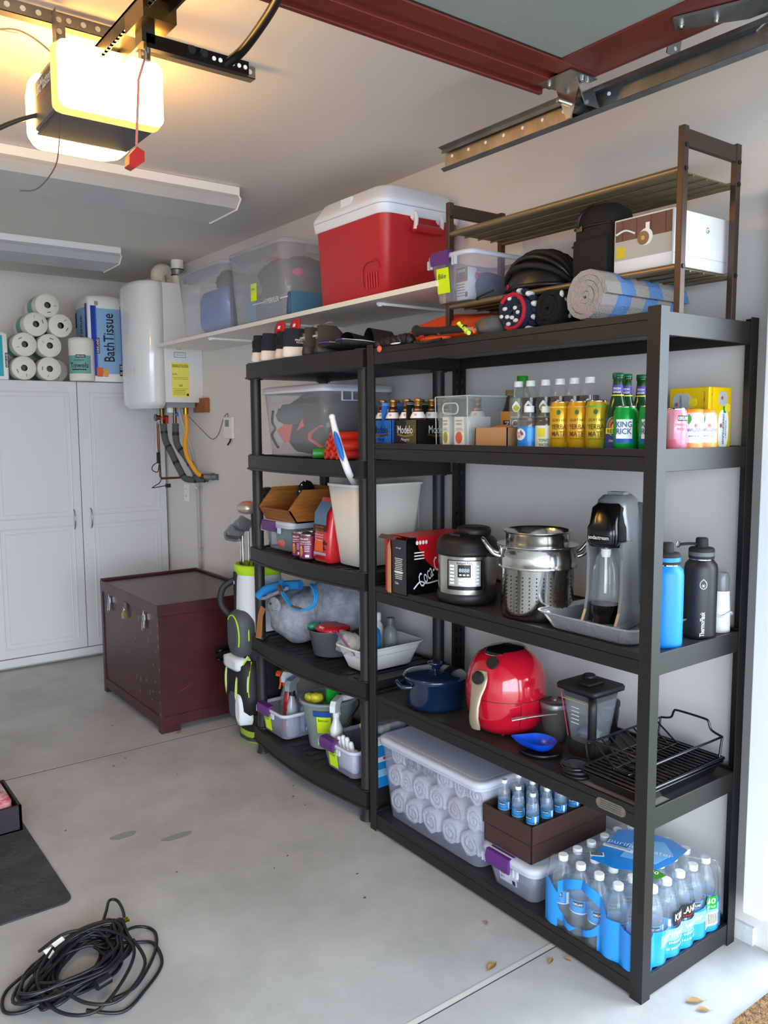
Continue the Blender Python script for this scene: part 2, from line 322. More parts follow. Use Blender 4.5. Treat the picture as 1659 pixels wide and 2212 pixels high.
RL=mt('#57504a',.35,.85,var=.3,vs=20)
m=M(); m.box((-1.058,-2.2,2.462),(-1.0,.93,2.468),RL); m.box((-1.058,-2.2,2.43),(-1.052,.93,2.468),RL); m.box((-1.006,-2.2,2.43),(-1.0,.93,2.468),RL)
m.box((-1.056,-.6,2.436),(-1.046,.9,2.442),BLK); 
for i in range(40): m.box((-1.058,.88-i*.02,2.430),(-1.05,.868-i*.02,2.433),GREY)
m.build('rail',op)
m=M(); m.box((-1.065,.55,2.41),(-.99,.66,2.45),mt('#8a6a38',.3,.9)); m.box((-1.05,.60,2.38),(-1.02,.64,2.42),BLK); m.cyl((-1.03,.62,2.42),(-1.03,.62,2.35),.006,STEEL,8); m.build('trolley',op)
m=M(); m.box((-1.04,.60,2.37),(-.79,.618,2.40),mt('#2b2826',.35,.8))
for i in range(6): m.cyl((-.88+i*.016,.598,2.385),(-.88+i*.016,.62,2.385),.005,PAPER,8)
for x in (-.94,-.91): m.cyl((x,.585,2.385),(x,.6,2.385),.01,BLK,6)
m.tube(cat([(-.85,.61,2.38),(-.83,.55,2.40),(-.85,.4,2.41),(-.88,.28,2.41)],6),.011,mt('#2b2826',.35,.8),6); m.build('door_arm',op)
m=M(); m.tube([(-1.03,.64,2.36),(-1.03,.68,2.33),(-1.033,.70,2.19)],.003,mt('#c9756a',.8),6); m.build('release_cord',op)
m=M(); m.prism([(2.148,-1.048),(2.160,-1.058),(2.195,-1.050),(2.215,-1.030),(2.212,-1.012),(2.190,-1.008),(2.158,-1.02)],'y',.69,.708,mt('#b51d18',.4)) if 0 else m.prism([(-1.052,2.142),(-1.038,2.138),(-1.014,2.158),(-1.014,2.180),(-1.032,2.188),(-1.050,2.166)],'y',.70,.73,mt('#b51d18',.4)); m.build('release_handle',op,bev=.003,label='red plastic release handle')
m=M(); m.tube(cat([(-1.145,1.06,2.34),(-1.22,1.1,2.31),(-1.4,1.14,2.2),(-1.7,1.2,2.1)],8),.006,BLK,6); m.build('power_cord',op)
m=M(); m.tube(cat([(-1.135,.93,2.30),(-1.14,.93,2.24),(-1.15,.94,2.18),(-1.19,.95,2.125),(-1.23,.96,2.115)],8),.0016,mt('#4b3a33',.5),5); m.build('antenna_wire',op)
m=M(); m.tube(cat([(-1.5,1.05,2.52),(-1.3,1.03,2.50),(-1.2,1.02,2.515),(-1.13,1.01,2.48),(-1.12,1.0,2.44)],8),.0025,mt('#c9a36a',.6),5); m.tube(cat([(-1.5,1.05,2.512),(-1.3,1.035,2.507),(-1.2,1.02,2.508)],8),.002,mt('#efe3c8',.6),5); m.build('sensor_wire',op)
# ---------------------------------------------------------------- fluorescent fixtures
FX=mt('#e4e6e8',.4); DIF=mt('#c9ccd0',.3,a=.8,name='prismatic_diffuser',bump=.15,bs=300)
def fixture(y0,lab):
    t=thing('fluorescent_light',lab,'ceiling light',(-.65,y0+.2,2.55))
    m=M(); m.box((-1.28,y0,2.552),(-.02,y0+.32,2.588),FX); m.build('base_tray',t,bev=.002)
    m=M(); m.prism([(y0+.005,2.555),(y0-.02,2.53),(y0+.02,2.498),(y0+.29,2.492),(y0+.33,2.53),(y0+.31,2.556)],'x',-1.28,-.03,DIF); m.build('diffuser',t)
    m=M(); P=[(y0+.005,2.558),(y0-.022,2.53),(y0+.018,2.494),(y0+.292,2.488),(y0+.333,2.53)]
    for a,b in zip(P,P[1:]): m.tube([(-.028,a[0],a[1]),(-.028,b[0],b[1])],.0035,PAPER,6)
    m.build('end_rim',t)
fixture(2.15,'long fluorescent ceiling light nearer the glowing garage opener, switched off'); fixture(3.66,'fluorescent ceiling light further back, above the wall cabinets, switched off')
# ---------------------------------------------------------------- mat, cable
m=M(); m.prism([(x,y) for x,y,_ in rr(-1.55,1.98,0,.98,1.12,.035,5)],'z',0,.006,mt('#45474a',.85,bump=.5,bs=110,var=.35,vs=9,c2='#33373a',name='rubber_mat'))
o=m.build('floor_mat',None); o.rotation_euler=(0,0,0); setp(o,'dark grey rubber mat lying on the concrete at the left edge','mat')
m=M(); m.prism([(x,y) for x,y,_ in rr(.285,-.45,0,.36,.52,.02,4)],'z',0,.018,mt('#a07a4d',.95,bump=1,bs=200,var=.45,vs=60,c2='#5c4022',name='coir')); setp(m.build('doormat',None),'brown coir doormat inside the side doorway, at the right edge','mat')
cb=thing('extension_cord','black extension cord in a loose tangled coil on the concrete floor','extension cord',(-1.12,1.07,0))
CBL=mt('#17181c',.35); m=M(); random.seed(11)
def loop(cx,cy,a,b,ang,ph,z,n=26,full=1.0,wob=.12):
    o=[]
    for i in range(int(n*full)+1):
        t=2*PI*i/n+ph; k=1+wob*noise.noise(Vector((cos(t)*1.3+z*50,sin(t)*1.3,ang*3)))
        x,y=a*cos(t)*k,b*sin(t)*k; o.append((cx+x*cos(ang)-y*sin(ang),cy+x*sin(ang)+y*cos(ang),max(.005,z+.008*sin(t*2+ph))))
    return o
pts=[]
for k in range(16):
    pts+=loop(-1.125+random.uniform(-.015,.015),1.075+random.uniform(-.02,.015),.135+random.uniform(-.045,.02),.085+random.uniform(-.04,.015),.6+random.uniform(-.25,.25),random.uniform(-.4,.4),.006+.0030*k,24,1.0,.25)
m.tube(cat(pts,2),.0045,CBL,7)
for L in ([(-1.05,1.15,.03),(-1.0,1.24,.04),(-.975,1.29,.035),(-.955,1.28,.03),(-.965,1.2,.03),(-1.0,1.13,.035)],
          [(-1.05,1.08,.03),(-.98,1.13,.03),(-.93,1.14,.012),(-.915,1.1,.006),(-.95,1.02,.006),(-1.03,.93,.006),(-1.1,.9,.02)],
          [(-1.04,1.1,.03),(-.97,1.09,.01),(-.935,1.06,.006),(-.95,.97,.006),(-1.02,.9,.006),(-1.09,.86,.006),(-1.16,.9,.02)],
          [(-1.22,1.12,.03),(-1.29,1.1,.006),(-1.31,1.03,.006),(-1.27,1.0,.006),(-1.2,.99,.03)],
          [(-1.2,1.15,.05),(-1.12,1.18,.055),(-1.03,1.13,.05),(-1.0,1.03,.045),(-1.06,.93,.04),(-1.15,.87,.03),(-1.22,.93,.03),(-1.23,1.05,.045),(-1.17,1.14,.052)],
          [(-1.2,.99,.05),(-1.16,.9,.04),(-1.09,.87,.035),(-1.0,.95,.04),(-.99,1.06,.045)]):
    m.tube(cat(L,7),.0045,CBL,7)
m.build('cable',cb)
m=M(); m.cyl((-1.02,1.14,.035),(-.985,1.165,.04),.012,CBL,10,.014); m.build('plug',cb); p=ALL[-1]
m=M()
for d in (-.006,.006): m.box((-.985,1.163+d,.036),(-.965,1.166+d,.043),mt('#c9a227',.25,1))
m.build('prong',p,label='brass prongs')
m=M(); m.cyl((-1.26,1.04,.02),(-1.225,1.05,.03),.014,CBL,10); m.cyl((-1.275,1.035,.018),(-1.26,1.04,.02),.018,CBL,10); m.build('socket_end',cb)
m=M(); m.cyl((-1.12,.95,.035),(-1.085,.96,.035),.013,CBL,12); m.build('adapter',cb)
m=M(); m.card((-1.15,1.155,.052),(.9,.4,.1),(-.3,.8,.35),.032,.018,PAPER); m.card((-1.18,1.125,.052),(.9,.3,-.1),(-.2,.8,.3),.022,.03,PAPER); m.build('tag',cb,label='white paper warning tag'); cb.location=(-1.148,1.045,0); cb.scale=(1.13,1.13,1)
# items cut by the left edge
bx=thing('shoe_box','dark brown box holding striped fabric on the mat at the left edge','box',(-1.1,2.0,0))
m=M()
for a,b in (((-1.31,2.02,.006),(-1.075,2.03,.105)),((-1.31,2.3,.006),(-1.075,2.31,.105)),((-1.085,2.02,.006),(-1.075,2.31,.105)),((-1.31,2.02,.006),(-1.3,2.31,.105)),((-1.31,2.02,.006),(-1.075,2.31,.012))): m.box(a,b,mt('#241f22',.6))
m.build('carton',bx)
m=M(); m.bx(-1.19,2.16,.012,.145,.18,.24,.03,mt('#d8c9c9',.8,var=.5,vs=9,c2='#b04a50',stretch=(1,1,5))); setp(m.build('folded_fabric',None),'striped folded fabric inside the dark box at the left edge','fabric')
# ================================================================ CABINETS, HEATER
CW=mt('#d9d9db',.4,name='white_thermofoil')
def cabdoor(m,x0,x1,y,z0,z1):
    m.box((x0,y,z0),(x1,y+.02,z1),CW)
def ridge(m,x0,x1,z0,z1,y):
    for a,b in (((x0,z0),(x1,z0)),((x1,z0),(x1,z1)),((x1,z1),(x0,z1)),((x0,z1),(x0,z0))):
        m.tube([(a[0],y,a[1]),(b[0],y,b[1])],.006,CW,6)
    q=.028
    for a,b in (((x0+q,z0+q),(x1-q,z0+q)),((x1-q,z0+q),(x1-q,z1-q)),((x1-q,z1-q),(x0+q,z1-q)),((x0+q,z1-q),(x0+q,z0+q))):
        m.tube([(a[0],y+.001,a[1]),(b[0],y+.001,b[1])],.0045,CW,6)
cbn=thing('storage_cabinet','tall white two-door storage cabinet against the back wall beneath the paper rolls','cabinet',(-.117,4.55,0))
m=M(); m.box((-.7,4.33,.02),(.47,YB-.005,1.838),CW); m.box((-.7,4.345,0),(.47,YB-.01,.02),mt('#b9b9bb',.6)); m.build('carcass',cbn)
for x0,x1,hx in ((-.7,-.1195,-.172),(-.1145,.468,-.062)):
    m=M(); cabdoor(m,x0,x1,4.307,.075,1.835); ridge(m,x0+.07,x1-.055,.93+.035,1.835-.07,4.307); ridge(m,x0+.07,x1-.055,.075+.06,.93-.03,4.307)
    d=m.build('door',cbn,bev=.002)
    m=M(); m.tube(cat([(hx,4.307,1.005),(hx,4.285,.99),(hx,4.275,.94),(hx,4.285,.89),(hx,4.307,.875)],6),[.004]*25,GREY if 0 else mt('#a9a49c',.3,1),8); m.build('handle',d)
m=M(); m.box((-.7,4.30,.02),(.468,4.325,.07),CW); m.build('base_rail',cbn,bev=.002)
cb2=thing('storage_cabinet','white storage cabinet cut by the left edge beside the two-door cabinet','cabinet',(-1.0,4.55,0))
m=M(); m.box((-1.3,4.33,.0),(-.705,YB-.005,1.838),CW); m.build('carcass',cb2); m=M(); cabdoor(m,-1.3,-.705,4.307,.075,1.835); m.build('door',cb2,bev=.002)
# paper towel rolls
PT=mt('#e6e2d8',.75,bump=.15,bs=50,name='wrapped_paper_roll'); TEAL=mt('#6fa79c',.6); CORE=mt('#77726e',.9)
def roll(t,w=0):
    m=M(); m.lathe(0,0,[(.020,.0),(.070,.0),(.0735,.004),(.0745,.012),(.0745,.268),(.0735,.276),(.070,.28),(.02,.28)],PT,28,False,False); m.build('paper',t,w=False)
    m=M(); m.lathe(0,0,[(.0205,.0),(.0205,.05)],CORE,16,False,True); m.lathe(0,0,[(.0205,.06),(.0205,.0)],CORE,16,True,False); m.build('core',t,w=False)
    m=M(); m.band(0,0,.0752,.09,.20,0,2*PI,TEAL,24); m.build('printed_band',t,w=False)
    m=M(); m.text('J',(.01,.045,-.001),XP,YP,.018,INK,lift=-.001); m.card((-.04,.02,-.0006),(.4,1,0),(-1,.4,0),.024,.004,INK,t=-.0006); m.build('print_marks',t,w=False)
    return t
r0=thing('paper_towel_roll','wrapped paper towel roll, bottom left of the stacked pyramid on the cabinet','paper towel',(-.428,4.33,1.84+.075),'paper towel rolls on the cabinet'); roll(r0); r0.rotation_euler=(-PI/2,0,0)
for i,(x,z,l) in enumerate(((-.274,.075,'bottom right, with a teal printed corner'),(-.418,.222,'second row left'),(-.267,.222,'second row right'),(-.345,.352,'third row left, its teal band showing'),(-.194,.352,'third row right beside the tissue pack'),(-.27,.475,'topmost of the pyramid'))):
    dup(r0,(x,4.33,1.84+z),'wrapped paper towel roll lying on the cabinet stack, '+l,rot=(-PI/2,.5+i*.9,0))
dup(r0,(-.185,4.5,1.915),'wrapped paper towel roll mostly hidden behind the upright towel roll',rot=(-PI/2,0,0))
t=thing('upright_paper_towel','upright paper towel roll with a teal label reading TOWELS beside the tissue pack','paper towel',(-.082,4.29,1.84))
m=M(); m.lathe(-.082,4.29,[(.07,0),(.078,.004),(.08,.02),(.08,.25),(.076,.27),(.05,.278),(.01,.275)],PT,32,z0=1.84); m.build('wrapped_roll',t)
m=M(); ph=math.radians(232); m.band(-.082,4.29,.0808,1.885,2.00,ph-1.1,ph+1.1,TEAL,20); m.band(-.082,4.29,.0812,1.985,2.005,ph-.1,ph+.65,BLK,8); m.tcyl('KIRKLAND',-.082,4.29,.0815,ph+.27,1.995,.010,PAPER,.05)
m.tcyl('PREMIUM',-.082,4.29,.081,ph+.15,1.969,.010,INK,.06,False); m.tcyl('Towels',-.082,4.29,.081,ph+.12,1.938,.032,INK,.12); m.band(-.082,4.29,.0812,1.907,1.914,ph-.45,ph+.7,INK,8); m.build('printed_label',t)
t=thing('bath_tissue_pack','large blue and white plastic pack reading Bath Tissue on the cabinet','toilet paper',(.095,4.42,1.84))
BL1=mt('#8fb6e0',.3,bump=.3,bs=18,name='pale_blue_film'); BL2=mt('#1d35a8',.3); BL3=mt('#2c6fd0',.3)
m=M(); m.rb(.075,4.40,[(1.84,.22,.28,.02),(1.86,.235,.29,.03),(2.1,.24,.295,.03),(2.33,.235,.285,.03),(2.385,.225,.27,.04),(2.40,.15,.2,.05)],PAPER,5); m.build('plastic_pack',t)
m=M(); yf=4.2515
m.card((.085,yf,2.1),XP,ZP,.2,.42,BL1); m.card((-.012,yf-.001,2.1),XP,ZP,.03,.45,BL2); m.card((.006,yf-.0015,2.1),XP,ZP,.007,.45,BL3); m.card((.175,yf-.001,2.13),XP,ZP,.018,.40,BL2)
m.card((.012,yf-.0025,2.07),XP,ZP,.024,.10,BLK); m.text('KIRKLAND',(.012,yf-.003,2.07),ZP,XN,.016,PAPER,.09); m.text('BathTissue',(.085,yf-.003,2.125),ZP,XN,.070,INK,.31)
m.text('2 layers of softness',(.125,yf-.003,2.1),ZP,XN,.008,INK,.13,bold=False)
m.card((.165,yf-.0025,1.915),XP,ZP,.03,.075,BLK); m.text('30',(.16,yf-.003,1.895),ZP,XN,.014,PAPER); m.text('425',(.16,yf-.003,1.93),ZP,XN,.014,PAPER)
m.card((.02,yf-.0025,1.90),XP,ZP,.04,.06,ORA); m.card((.06,yf-.0025,1.895),XP,ZP,.03,.05,mt('#f0a030',.4)); m.card((.01,yf-.003,2.34),XP,ZP,.025,.03,PAPER)
for i in range(8): m.card((.0+i*.003,yf-.004,2.34),XP,ZP,.0014,.026,INK)
xs=-.0456; m.card((xs,4.39,2.12),YN,ZP,.22,.40,BL1); m.card((xs-.001,4.285,2.12),YN,ZP,.035,.44,BL2); m.text('BathTissue',(xs-.001,4.39,2.14),ZP,YP,.05,INK,.26,lift=.0015); m.card((xs-.001,4.49,2.25),YN,ZP,.03,.1,BLK); m.build('printed_film',t)
t=thing('teal_pack','teal printed pack with white frame cut by the left edge on the cabinet','pack',(-.56,4.42,1.84))
m=M(); m.rb(-.60,4.42,[(1.84,.16,.16,.01),(1.85,.165,.165,.01),(2.12,.165,.165,.01),(2.14,.12,.12,.03),(2.15,.05,.06,.02)],PAPER); m.card((-.608,4.336,1.985),XP,ZP,.12,.25,mt('#12a5b8',.3,bump=.3,bs=15)); m.card((-.527,4.336,1.96),XP,ZP,.018,.09,BLK); m.text('KIRKLAND',(-.527,4.334,1.96),ZP,XN,.012,PAPER,.08); m.build('printed_carton',t)
# water heater
WHT=mt('#e8e9ea',.18,coat=.5,name='white_enamel')
t=thing('tankless_water_heater','white wall-mounted tankless water heater with yellow energy label beside the cabinet','water heater',(.35,3.9,1.69))
m=M(); m.bx(.36,3.90,1.692,2.42,.25,.42,.004,WHT,.004); m.build('cabinet_body',t)
m=M(); R=[]
for z,s in ((1.655,.8),(1.665,.86),(1.68,.97),(1.70,1),(2.40,1),(2.42,.97),(2.428,.9)):
    R.append([(.235-(.155*s)*max(0,cos(a))**.55,3.905+.215*s*math.copysign(abs(sin(a))**.8,sin(a)),z) for a in [PI/2-PI*i/24 for i in range(25)]])
m.loft(R,WHT); m.build('front_cover',t)
m=M(); m.card((.335,3.6895,1.83),XP,ZP,.115,.215,mt('#f4ea6a',.5)); m.text('ENERGYGUIDE',(.335,3.689,1.917),XP,ZP,.018,INK,.105); m.text('$195',(.297,3.689,1.865),XP,ZP,.012,INK); m.text('160',(.335,3.689,1.797),XP,ZP,.013,INK)
for i,wd in enumerate((.1,.09,.1,.07)): m.card((.335,3.6885,1.845-i*.009+(0 if i<2 else -.05)),XP,ZP,wd,.0015,INK)
for i in range(5): m.card((.325,3.6885,1.765-i*.006),XP,ZP,.08,.0012,INK)
m.card((.38,3.6885,1.74),XP,ZP,.014,.014,INK)
m.card((.335,3.6895,1.985),XP,ZP,.075,.032,INK); m.card((.335,3.689,1.985),XP,ZP,.07,.027,PAPER); m.card((.33,3.6895,2.02),XP,ZP,.045,.014,PAPER)
for i in range(3): m.card((.335,3.6885,1.992-i*.006),XP,ZP,.06,.0014,INK)
for i in range(2): m.card((.33,3.6885,2.023-i*.006),XP,ZP,.04,.0016,INK)
m.build('energy_label',t,label='yellow energy guide label')
m=M(); 
for i in range(5): m.box((.085,3.80,1.90-i*.008),(.086,3.84,1.902-i*.008),GREY)
m.build('cover_print',t)
BRS=mt('#7d6238',.35,.9); 
m=M(); m.box((.25,3.72,1.66),(.44,4.0,1.692),GREY); m.lathe(.29,3.76,[(.02,1.63),(.02,1.69)],WHITE,14); m.cyl((.27,3.85,1.69),(.27,3.85,1.55),.014,BRS,12); m.cyl((.235,3.85,1.60),(.31,3.85,1.60),.014,BRS,12); m.cyl((.225,3.85,1.60),(.235,3.85,1.60),.022,BRS,8); m.cyl((.27,3.85,1.585),(.27,3.85,1.60),.022,mt('#a02030',.4),8); m.cyl((.335,3.80,1.69),(.335,3.80,1.55),.012,BRS,12); m.cyl((.335,3.8,1.62),(.365,3.78,1.62),.013,BLUE,10)
m.box((.285,3.83,1.56),(.305,3.85,1.605),RED); m.cyl((.385,3.74,1.69),(.385,3.74,1.62),.018,mt('#b58a2a',.3,1),8); m.build('valves',t)
FOM=mt('#55565a',.9); m=M()
P=cat([(.275,3.84,1.56),(.28,3.83,1.46),(.305,3.80,1.38),(.34,3.76,1.27),(.37,3.73,1.21),(.45,3.70,1.205)],6); m.tube(P,.021,FOM,12)
P2=cat([(.335,3.79,1.56),(.33,3.77,1.44),(.36,3.72,1.36),(.40,3.68,1.27),(.42,3.66,1.215),(.478,3.64,1.21)],6); m.tube(P2,.021,FOM,12)
for Q in (P,P2):
    for i in range(3,len(Q)-2,6): m.tube([Q[i],Q[i]+(Q[i+1]-Q[i])*.9],.0222,BLK,12)
m.build('insulated_pipe',t)
m=M(); m.tube(cat([(.385,3.74,1.625),(.385,3.735,1.52),(.365,3.72,1.42),(.37,3.69,1.34),(.41,3.65,1.25),(.43,3.63,1.235)],7),.0145,mt('#f0a41a',.45),12); m.build('gas_hose',t,label='yellow flexible gas hose')
m=M(); m.tube([(.245,3.86,1.56),(.25,3.86,1.225),(.26,3.86,1.212),(.45,3.86,1.212)],.0075,mt('#9c5a3c',.3,.9),10); m.build('copper_pipe',t)
m=M(); m.tube(cat([(.345,3.76,1.66),(.37,3.74,1.52),(.40,3.72,1.42),(.44,3.75,1.3),(.465,3.77,1.2)],6),.010,mt('#bdbdbb',.5,bump=.6,bs=400),10); m.tube([(.465,3.77,1.2),(.467,3.77,.5),(.467,3.77,.03)],.0115,mt('#b4b2ad',.5),12)
for z in (1.14,.74): m.box((.452,3.745,z),(.483,3.795,z+.012),STEEL)
m.build('conduit',t)
m=M(); m.tube(cat([(.235,3.845,1.57),(.233,3.84,1.4),(.24,3.84,1.33),(.2,3.84,1.30),(.19,3.84,1.27),(.225,3.84,1.255),(.238,3.84,1.3),(.245,3.84,1.2),(.2,3.84,1.165),(.19,3.84,1.155),(.29,3.86,1.165)],6),.003,BLK,6); m.box((.225,3.835,1.31),(.243,3.85,1.38),BLK); m.box((.285,3.85,1.152),(.315,3.87,1.175),BLK); m.build('power_lead',t)
m=M(); m.cyl((.43,3.64,1.228),(.455,3.60,1.228),.017,BRS,10); m.cyl((.45,3.61,1.228),(.484,3.50,1.228),.019,GALV,12); m.cyl((.468,3.56,1.228),(.472,3.545,1.228),.023,GALV,12); m.build('gas_pipe',t)
m=M(); m.lathe(.40,3.84,[(.038,2.42),(.038,2.50)],mt('#e4dfcf',.5),20); m.lathe(.40,3.84,[(.040,2.49),(.040,2.535)],GALV,20); m.lathe(.40,3.84,[(.0385,2.53),(.0385,2.589)],PAPER,20)
for z in (2.492,2.528): m.lathe(.40,3.84,[(.0415,z),(.0415,z+.005)],BLK,20)
m.tube(cat([(.28,3.84,2.42),(.27,3.84,2.49),(.31,3.86,2.52),(.37,3.9,2.50),(.38,3.92,2.42)],6),.043,mt('#d8d2c0',.7,bump=.6,bs=80),14); m.build('flue',t)
setp(M().box((.455,3.60,1.63),(.484,3.78,1.72),mt('#a3632f',.6,var=.3,vs=6)).build('wood_block',None),'brown wood backing block on the wall under the water heater','wood block')
t=thing('heater_controller','small white controller with grey screen on the wall by the water heater','thermostat',(.48,3.32,1.53))
m=M(); m.box((.465,3.26,1.468),(.484,3.375,1.597),mt('#ecebe6',.5)); m.build('case',t,bev=.004); m=M(); m.card((.4645,3.325,1.56),YN,ZP,.05,.04,mt('#7d8584',.3)); m.build('screen',t); m=M(); m.tube([(.475,3.30,1.468),(.474,3.31,1.45),(.474,3.34,1.43)],.005,BLK,6); m.build('connector',t)
m=M(); m.tube(cat([(.474,3.33,1.597),(.478,3.34,1.62),(.48,3.40,1.59),(.48,3.47,1.50),(.48,3.54,1.465),(.48,3.60,1.47),(.475,3.66,1.50),(.44,3.72,1.56),(.38,3.76,1.64)],6),.002,mt('#9a2b22',.5),5); m.build('thin_wire',t,label='thin red wire')
def outlet(y,z,lab):
    t=thing('wall_outlet',lab,'outlet',(.484,y,z)); m=M(); m.box((.479,y-.036,z-.058),(.4845,y+.036,z+.058),PAPER); m.build('cover_plate',t,bev=.002)
    m=M()
    for dz in (-.024,.024):
        for dy in (-.007,.007): m.box((.4782,y+dy-.001,z+dz-.006),(.479,y+dy+.001,z+dz+.006),INK)
    m.build('slots',t); return t
t=outlet(1.56,1.154,'white wall outlet with a tiny green light beside the tall cream bin'); M().card((.478,1.575,1.165),YN,ZP,.006,.006,mt((.2,1,.1),.4,em=2)).build('indicator_light',t)
outlet(3.99,1.10,'white wall outlet behind the heater pipes')
# ---------------------------------------------------------------- maroon chest
CH=mt('#4b1f22',.38,var=.22,vs=5,c2='#3a1718',name='maroon_painted_wood'); CHT=mt('#4d2a26',.3,var=.15,vs=5,name='brownish_maroon_top')  # lid top slightly lighter and browner than the body
t=thing('storage_chest','maroon painted wooden chest with metal latches on the floor before the cabinet','chest',(.04,3.09,0))
X0,X1,Ya,Yb2=-.265,.335,2.655,3.53
m=M(); m.box((X0+.006,Ya+.006,.03),(X1-.006,Yb2-.006,.645),CH)
for a,b in (((X0+.021,Ya,.03),(X1-.021,Ya+.02,.085)),((X0,Ya+.031,.03),(X0+.02,Yb2-.031,.085)),((X0,Ya,.03),(X0+.020,Ya+.03,.64)),((X0,Yb2-.03,.03),(X0+.012,Yb2,.64)),((X0+.03,Yb2-.02,.03),(X1-.021,Yb2,.085)),((X1-.02,Ya,.03),(X1,Yb2,.64))): m.box(a,b,CH)
m.box((X0,Ya,0),(X0+.10,Ya+.04,.0295),CH); m.box((X1-.1,Ya,0),(X1,Ya+.04,.03),CH); m.box((X0,Yb2-.04,0),(X0+.1,Yb2,.03),CH); m.box((X1-.1,Yb2-.04,0),(X1,Yb2,.03),CH)
SCR=mt('#a88f86',.8); random.seed(5)
for i in range(18):
    y,z=3.0-random.random()*.3,random.random()*.45+.12; m.card((X0+.0055,y,z),YN,ZP,.003+.004*random.random(),.006+.02*random.random(),SCR,t=.0004)
for z in (.1,.16,.22,.33,.45,.5,.56): m.card((X0-.0001,Ya+.006,z),YN,ZP,.006,.014,SCR,t=.0004)
m.poly((X0+.12,Ya+.0055,.2),XP,ZP,[(-.05,-.02),(.05,.03),(.055,.035),(-.04,-.013)],mt('#6b3a32',.6),t=.0004)
m.build('body',t,bev=.003)
m=M(); m.box((X0,Ya,.64),(X1,Yb2,.655),CHT); m.box((X0,Yb2-.018,.655),(X1,Yb2,.67),CH); m.box((X1-.018,Ya,.655),(X1,Yb2,.67),CH); m.box((X0-.002,Ya-.002,.60),(X0+.004,Yb2,.66),CH); m.box((X0-.002,Ya-.002,.60),(X1,Ya+.005,.66),CH); m.build('lid',t,bev=.003)
for y,n in ((3.37,'latch'),(2.84,'latch')):
    m=M(); m.poly((X0-.001,y,.555),YN,ZP,[(-.012,-.045),(.012,-.045),(.016,0),(.012,.03),(0,.05),(-.012,.03),(-.016,0)],STEEL,t=.004); m.card((X0-.005,y,.56),YN,ZP,.018,.03,GALV,t=.006); m.tube([(X0-.012,y+.008,.55),(X0-.012,y+.01,.50),(X0-.012,y-.006,.50),(X0-.012,y-.008,.55)],.0018,STEEL,6); m.build(n,t)
m=M(); m.card((X0-.001,3.11,.575),YN,ZP,.03,.05,BRS,t=.004); m.box((X0-.022,3.09,.515),(X0-.006,3.12,.548),mt('#b79a4a',.3,1)); m.tube(cat([(X0-.014,3.097,.548),(X0-.014,3.097,.568),(X0-.014,3.105,.575),(X0-.014,3.113,.568),(X0-.014,3.113,.548)],4),.0025,STEEL,6); m.build('padlock_hasp',t)
m=M(); m.box((X0+.30,Ya-.006,.33),(X0+.45,Ya,.40),BLK); m.tube(cat([(X0+.31,Ya-.004,.37),(X0+.315,Ya-.03,.385),(X0+.375,Ya-.035,.39),(X0+.435,Ya-.03,.385),(X0+.44,Ya-.004,.37)],5),.008,BLKG,8); m.tube(cat([(X0+.31,Ya-.004,.345),(X0+.315,Ya-.022,.335),(X0+.375,Ya-.025,.33),(X0+.435,Ya-.022,.335),(X0+.44,Ya-.004,.345)],5),.005,BLKG,8); m.build('handle',t)
# ---------------------------------------------------------------- golf bag
t=thing('golf_bag','white, grey and lime golf bag standing between the chest and the plastic shelving','golf bag',(.05,2.36,0))
GW=mt('#dfe3ea',.5,bump=.1,bs=30); GG=mt('#4a4f57',.6,bump=.1,bs=200); LIM=mt('#b5e01c',.45); GB=mt('#15161a',.6); gx,gy=.125,2.325
m=M(); m.rb(gx,gy,[(.06,.2,.2,.08),(.10,.235,.23,.09),(.3,.24,.235,.1),(.6,.23,.22,.1),(.8,.21,.2,.09),(.835,.20,.2,.09)],GB,6); m.rb(gx-.005,gy-.006,[(.56,.225,.215,.1),(.6,.234,.222,.1),(.8,.216,.205,.09),(.835,.206,.2,.09)],GW,6,cb=False,ct=False); m.build('barrel',t)
m=M(); m.rb(gx,gy,[(.825,.212,.206,.09),(.835,.225,.22,.1),(.875,.232,.226,.1),(.88,.21,.2,.09),(.84,.19,.18,.08)],LIM,6); m.build('top_cuff',t)
m=M(); m.rb(gx,gy,[(0,.18,.18,.07),(.012,.2,.2,.08),(.07,.2,.2,.08)],mt('#a9c23c',.5),6); m.rb(gx,gy,[(.012,.203,.203,.08),(.03,.203,.203,.08)],DGREY,6); m.build('base_boot',t)
GD=gy-2.37
m=M(); R=[]
for x,s in ((gx-.08,1),(gx-.13,.98),(gx-.155,.88),(gx-.165,.6)): R.append([(x,q[0],q[1]) for q in [((2.345+GD)+.075*s*u,.55+.115*s*v) for u,v,_ in rr(0,0,0,2,2,.7,6)]])
m.loft(R,GG); m.build('upper_pocket',t)
m=M(); m.tube([(gx-.112,(2.345+GD)+.074*cos(a),.545+.11*sin(a)) for a in [PI*i/20-.3 for i in range(0,24)]],.0045,LIM,6); m.build('pocket_piping',t,label='lime piping')
m=M(); R=[]
for x,s in ((gx-.06,1),(gx-.12,.98),(gx-.15,.85),(gx-.16,.5)): R.append([(x,(2.35+GD)+.125*s*u*(1 if v<0.2 else .86),.29+.155*s*v) for u,v,_ in rr(0,0,0,2,2,.75,6)])
m.loft(R,GB); m.build('lower_pocket',t)
m=M(); R=[]
for x,s in ((gx-.1,1),(gx-.155,.9),(gx-.166,.6)): R.append([(x,(2.36+GD)+.055*s*u,.20+.085*s*v) for u,v,_ in rr(0,0,0,2,2,.6,5)])
m.loft(R,GG)
R=[]
for x,s in ((gx-.1,1),(gx-.160,.9),(gx-.168,.6)): R.append([(x,(2.30+GD)+.035*s*u,.19+.085*s*v) for u,v,_ in rr(0,0,0,2,2,.7,5)])
m.loft(R,GW)
R=[]
